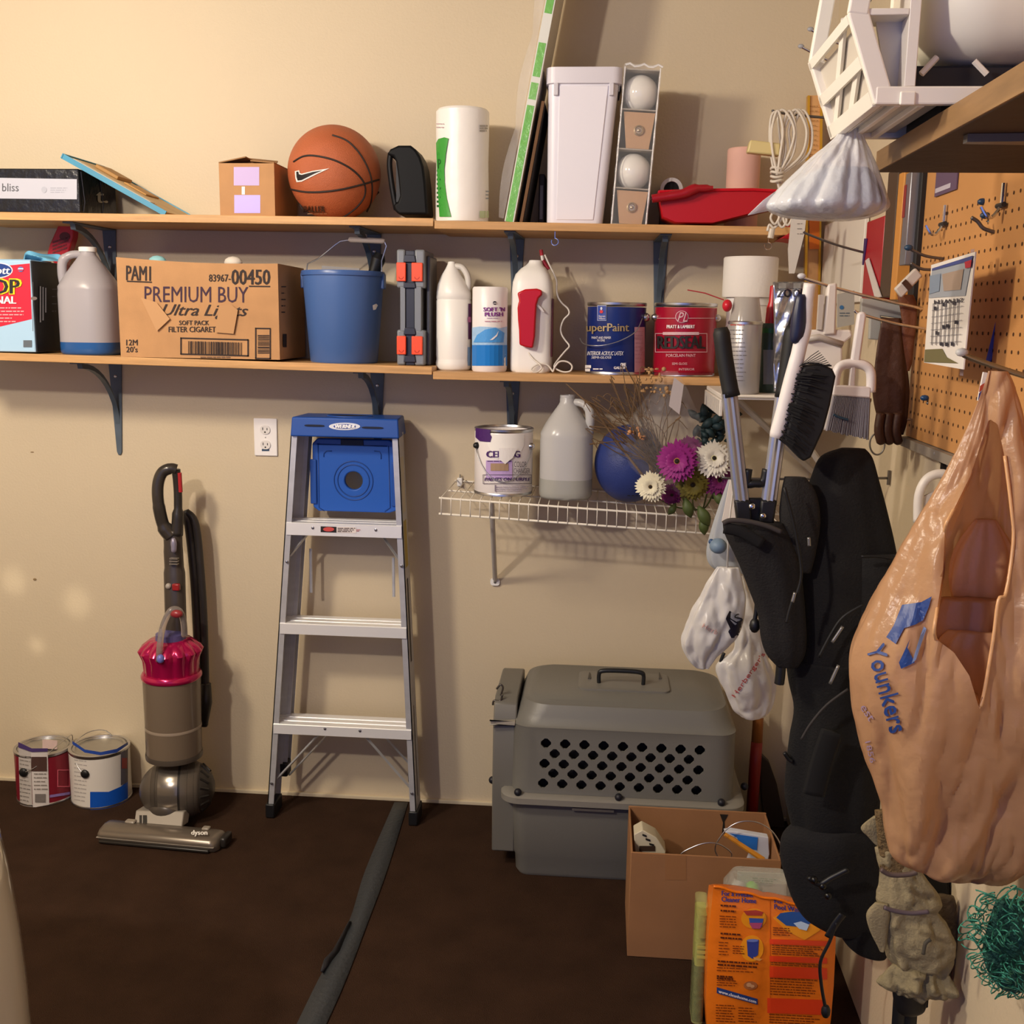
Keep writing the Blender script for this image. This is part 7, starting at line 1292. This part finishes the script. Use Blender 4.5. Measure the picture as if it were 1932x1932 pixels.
MB().tube(spline([ft(*q) for q in hem], 5), .0022, 6).build('opening_hem', t, mat('#d8a877', .3), 180, world=True); MB().tube(spline([ft(*q) for q in ((1850, 1333), (1858, 1300), (1874, 1205), (1884, 1132), (1898, 1118), (1912, 1020), (1908, 956), (1896, 860))], 5), .0022, 6).build('opening_hem', t, mat('#d8a877', .3), 180, world=True)
Ink(ft).along('Younkers', (1634, 1222), (1680, 1385), 34, BI, 1.2).build('bag_lettering', t); ik = Ink(ft).poly([z8 for z8 in ((1702, 1141), (1738, 1136), (1758, 1125), (1752, 1146), (1742, 1170), (1728, 1178), (1706, 1185), (1690, 1215), (1672, 1202), (1686, 1180))], BI, 8, 2).build('bag_emblem', t); ik = Ink(ft).poly([(1717, 1205), (1712, 1222), (1726, 1250), (1700, 1262), (1696, 1250), (1708, 1225)], BI, 8, 2).poly([(1736, 1200), (1743, 1182), (1748, 1186), (1728, 1245), (1720, 1252)], mat('#7788ae', .3), 8, 3).along('est', (1622, 1335), (1640, 1362), 12, mat('#9a86a0', .4)); ik.build('bag_emblem', t); Ink(ft).along('1856', (1632, 1400), (1642, 1440), 10, mat('#9a86a0', .4)).build('faint_print', t)
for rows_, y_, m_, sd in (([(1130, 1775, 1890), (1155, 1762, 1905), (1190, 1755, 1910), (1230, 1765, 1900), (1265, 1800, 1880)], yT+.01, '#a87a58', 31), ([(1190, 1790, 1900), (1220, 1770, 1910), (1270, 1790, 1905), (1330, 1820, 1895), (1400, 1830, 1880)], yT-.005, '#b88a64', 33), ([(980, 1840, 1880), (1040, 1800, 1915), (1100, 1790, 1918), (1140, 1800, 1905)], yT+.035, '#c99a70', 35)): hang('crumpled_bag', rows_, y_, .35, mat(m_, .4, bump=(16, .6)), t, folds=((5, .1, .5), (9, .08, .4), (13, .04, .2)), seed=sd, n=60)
# ---------------------------------------------------------------- khaki hat, black straps, green net
KH = mat('#8d8061', .85, bump=(220, .3), var=(5, .12)); yH = -1.50
t = thing('khaki_hat', 'crumpled khaki sun hat with a zipped band hanging under the tan bag', 'hat', at(1690, 1560, y=yH))
hang('crown', [(1600, 1650, 1715), (1640, 1660, 1738), (1672, 1658, 1762), (1698, 1656, 1775), (1716, 1664, 1768), (1738, 1658, 1788), (1780, 1664, 1802), (1812, 1676, 1800), (1838, 1700, 1782)], yH, .5, KH, t, folds=((4, .07, .3), (7, .06, .25), (12, .03, .3)), seed=14, n=90, nz=7, crump=(20, .010, .8))
hang('brown_mesh', [(1530, 1650, 1690), (1570, 1654, 1700), (1610, 1657, 1712), (1645, 1660, 1722)], yH-.004, .42, mat('#6b5636', .8, bump=(120, .9)), t, folds=((5, .04, .2),), seed=15)
hang('loose_flap', [(1540, 1648, 1662), (1562, 1624, 1666), (1580, 1638, 1668), (1595, 1652, 1668)], yH+.01, .3, KH, t, seed=16); hang('ear_flap', [(1704, 1650, 1676), (1725, 1634, 1680), (1755, 1640, 1676), (1785, 1655, 1672), (1795, 1660, 1668)], yH-.015, .4, KH, t, folds=((4, .08, .2),), seed=17)
hang('brim', [(1822, 1680, 1782), (1838, 1668, 1792), (1856, 1656, 1800), (1868, 1672, 1792), (1882, 1712, 1768)], yH-.005, .55, mat('#84785a', .85, bump=(220, .3)), t, folds=((5, .14, .3), (9, .1, .2)), seed=18, n=80, nz=7, crump=(24, .016, .8))
hang('dark_lining', [(1690, 1758, 1800), (1740, 1768, 1818), (1790, 1778, 1832), (1830, 1780, 1828), (1862, 1790, 1815)], yH+.045, .4, mat('#5a4a34', .85, bump=(160, .4)), t, folds=((5, .1, .3),), seed=19)
on_px(((1668, 1712), (1690, 1719), (1720, 1723), (1752, 1720)), yH-.085, .0035, 'zip', mat('#5b4d52', .5), t); on_px(((1662, 1640), (1680, 1650), (1712, 1650), (1730, 1645)), yH-.065, .004, 'band_edge', mat('#5b4a44', .6), t); on_px(((1742, 1800), (1746, 1780), (1756, 1772)), yH-.075, .003, 'grey_mark', mat('#4a4438', .7), t)
t = thing('black_straps', 'black webbing straps dangling below the khaki hat', 'straps', at(1710, 1850, y=-1.46)); 
for a, c_ in (((1700, 1850), (1694, 1945)), ((1722, 1850), (1716, 1945)), ((1742, 1850), (1738, 1900))): MB().tube([at(*a, y=-1.44), at(*c_, y=-1.44)], .011, 6, flat=.35).build('strap', t, BLACK, world=True)
hang('cloth', [(1848, 1682, 1742), (1880, 1684, 1748), (1905, 1690, 1745), (1915, 1700, 1730)], -1.455, .4, BLACK, t, seed=20)
hang('dark_cloth', [(1640, 1740, 1800), (1680, 1745, 1840), (1740, 1765, 1860), (1790, 1790, 1850), (1810, 1800, 1830)], -1.40, .4, mat('#17130f', .9), t, folds=((4, .1, .2),), seed=22)
t = thing('green_net', 'tangled teal green netting hanging in the lower right corner', 'net', at(1890, 1660, y=-1.78)); b = MB(); Rn = random.Random(5)
for q in range(150):
    u = Rn.random(); cy_ = 1685+190*u; w_ = 20+75*math.sin(PI*min(1, .15+u*.8)); cx_ = 1905+Rn.uniform(-1.1, .7)*w_*.8; y_ = -1.79+Rn.uniform(-.03, .05); ra, rb_ = Rn.uniform(5, 20), Rn.uniform(5, 18); ph = Rn.random()*6
    b.tube([at(cx_+ra*math.cos(a+ph), cy_+rb_*math.sin(a), y=y_+.012*math.sin(2*a+ph)) for a in [2*PI*j/10*.85 for j in range(11)]], .0009, 4)
tag(b.build('net_strands', t, mat('#3f8f78', .5), 180, world=True), kind='stuff'); hang('bunched_net', [(1700, 1880, 1935), (1750, 1865, 1955), (1800, 1855, 1965), (1840, 1865, 1960), (1868, 1890, 1940)], -1.78, .35, mat('#1f4f44', .8, bump=(150, 1.0)), t, folds=((6, .1, .3), (11, .08, .2)), seed=23)
# ---------------------------------------------------------------- flowers on the wire shelf
GRN = mat('#4d5a2e', .55, transl=.1)
t = thing('flower_bouquet', 'artificial bouquet of magenta, white and olive daisies on the wire shelf', 'flowers', at(1290, 950, y=-.30))
def flower(px, py, rpx, y, c0, cc, tilt=(0, 0), np_=30, seed=1):
    c_ = at(px, py, y=y); r = rpx*(y-CAM.y)/F; Rn = random.Random(seed); v = (CAM-c_).normalized(); M_ = Matrix.Translation(c_) @ (v+Vector((tilt[0], 0, tilt[1]))).normalized().to_track_quat('Z', 'Y').to_matrix().to_4x4(); b = MB(M_)
    for lay, (k_, up_, n_) in enumerate(((1.0, -.10, np_), (.84, .12, np_-4), (.55, .26, np_-10))):
        for i in range(n_):
            a = 2*PI*(i+lay*.5+Rn.uniform(-.2, .2))/n_; L_ = r*k_*Rn.uniform(.88, 1.06); w_ = r*.105; ca, sa = math.cos(a), math.sin(a); P_ = []
            for (s_, ww, hh) in ((.12, .4, 0), (.5, 1, .5), (.82, .9, .7), (1, .15, .55)):
                for g in (-1, 1): P_.append((ca*L_*s_-sa*w_*ww*g, sa*L_*s_+ca*w_*ww*g, r*(.05+up_*hh+lay*.04)+(.0015 if g > 0 else 0)))
            b.add(P_, [(0, 2, 3, 1), (2, 4, 5, 3), (4, 6, 7, 5)])
    f = b.build('flower', t, mat(c0, .6, transl=.15), 60, world=True); f['label'] = {'#9a2580': 'magenta daisy', '#ece6d8': 'white daisy', '#7a6f2c': 'olive daisy', '#7d1e66': 'dark magenta daisy', '#efe8cc': 'cream daisy'}[c0]; f['kind'] = 'stuff'
    m = MB(M_); m.ball((0, 0, r*.10), r*.22, 16, sz=.6); g = m.build('flower_center', None, mat(cc, .7), 180); g.parent = f; g.location = -Vector(t.location)
    d = MB(M_); d.ball((0, 0, r*.2), r*.12, 12, sz=.5); g = d.build('flower_eye', None, mat('#1e140c', .8), 180); g.parent = f; g.location = -Vector(t.location)
flower(1277, 870, 41, -.40, '#9a2580', '#a87838', seed=1); flower(1346, 866, 37, -.37, '#ece6d8', '#c9c08a', (.2, .25), seed=2); flower(1228, 918, 30, -.41, '#efe8cc', '#8a6a28', (-.15, -.1), seed=3); flower(1306, 912, 38, -.36, '#7a6f2c', '#5a4a1c', (.2, -.35), seed=4); flower(1356, 905, 34, -.345, '#7d1e66', '#6a4a24', (.3, -.1), seed=5); flower(1268, 932, 24, -.35, '#7d1e66', '#6a4a24', (-.1, -.5), seed=6); flower(1300, 850, 30, -.33, '#7d1e66', '#6a4a24', (.1, .4), seed=7)
def leaf(par, px, py, ang, ln, y, m, w_=.26, nm='leaf'):
    c_ = at(px, py, y=y); L_ = ln*(y-CAM.y)/F; a = math.radians(ang); dx, dz = math.cos(a), math.sin(a); b = MB(); b.sheet(lambda u, v: (lambda s_: (c_.x+dx*L_*u-dz*s_, c_.y-.012*math.sin(PI*u)+.010*abs(v-.5), c_.z+dz*L_*u+dx*s_))((v-.5)*L_*w_*2*math.sin(PI*min(.985, max(.03, u)))**.8), 8, 4); return b.build(nm, par, m, 180, world=True, thick=.0008)
for a in ((1292, 940, -70, 40, -.375), (1318, 955, -60, 44, -.38), (1325, 975, -80, 36, -.37), (1345, 930, -40, 36, -.35), (1275, 950, -120, 26, -.36)): leaf(t, *a, GRN)
for a in ((1228, 930), (1277, 880), (1346, 870), (1306, 915), (1356, 910)): MB().tube(spline([at(*a, y=-.33), at((a[0]+1310)/2, 955, y=-.27), at(1318, 962, y=-.20)], 4), .0022, 6).build('stem', t, GRN, 180, world=True)
t = thing('dark_foliage', 'dark blue green artificial leaves behind the lopper handle', 'leaves', at(1345, 830, y=-.28)); DG = mat('#1f3438', .6); Rn = random.Random(9)
for q in range(34): leaf(t, 1315+Rn.uniform(0, 58), 778+Rn.uniform(0, 62), Rn.uniform(0, 360), Rn.uniform(18, 32), -.285+Rn.uniform(0, .05), DG, .26)
MB().tube(spline([at(1345, 810, y=-.26), at(1350, 870, y=-.24), at(1345, 940, y=-.18)], 4), .004, 6).build('stem', t, DG, 180, world=True)
t = thing('dried_flowers', 'bunch of dried tan flowers and wiry stems in clear wrap on the wire shelf', 'dried flowers', at(1235, 940, y=-.30)); ST = mat('#6b5238', .8); TNB = mat('#b08a5e', .8); Rn = random.Random(12)
b = MB()
for q in range(64):
    ex, ey = (Rn.uniform(1105, 1210), Rn.uniform(725, 840)) if q < 34 else (Rn.uniform(1150, 1290), Rn.uniform(690, 800)); bx_, by_ = 1240+Rn.uniform(-15, 20), 880+Rn.uniform(-20, 20); mx_, my_ = (ex+bx_)/2+Rn.uniform(-22, 22), (ey+by_)/2+Rn.uniform(-22, 12); y_ = -.36+Rn.uniform(-.03, .09)
    b.tube(spline([at(bx_, by_, y=-.31), at(mx_, my_, y=y_), at(ex, ey, y=y_), at(ex+Rn.uniform(-14, 22), ey+Rn.uniform(-8, 22), y=y_)], 4), .0012, 4)
tag(b.build('stems', t, ST, 0, world=True), kind='stuff')
MB().tube([at(1068, 724, y=-.37), at(1125, 775, y=-.36), at(1160, 828, y=-.34), at(1215, 900, y=-.31)], [.0015, .0028, .003, .0035], 6).build('twig', t, mat('#7d6348', .8), world=True)
for (px, py, n_, sp) in ((1237, 706, 16, 20), (1222, 728, 12, 16), (1258, 742, 10, 14), (1196, 812, 9, 12), (1208, 824, 7, 9)):
    b = MB()
    for q in range(n_): p = at(px+Rn.uniform(-sp, sp), py+Rn.uniform(-sp, sp)*.7, y=-.37+Rn.uniform(-.02, .02)); b.ball(p, Rn.uniform(.003, .0065), 6, sx=Rn.uniform(.5, 1.3), sz=Rn.uniform(.5, 1.2))
    tag(b.build('dried_blossom', t, TNB if py < 800 else mat('#c98f5e', .8), 60, world=True), kind='stuff')
ax_, bx2 = at(1255, 715, y=-.33), at(1290, 935, y=-.33)
b = MB(); n_ = 30; b.loft([[(at(px, py, y=-.33).x+(w_*(1+.10*math.sin(5*a+py*.02)))*math.cos(a), -.33+.6*w_*(1+.10*math.sin(7*a))*math.sin(a), at(px, py, y=-.33).z) for a in [2*PI*j/n_ for j in range(n_)]] for px, py, w_ in ((1262, 700, .020), (1262, 735, .045), (1255, 790, .085), (1250, 840, .10), (1262, 885, .09), (1280, 930, .05))], True, False, False); b.build('clear_wrap', t, cellophane('#e9e4e6', .07, .08), 180, world=True)
MB().slab([at(*q, y=-.41) for q in ((1272, 712), (1290, 726), (1282, 782), (1262, 766), (1266, 740))], (0, .002, 0)).build('paper_tag', t, mat('#b5aaa8', .5), world=True)
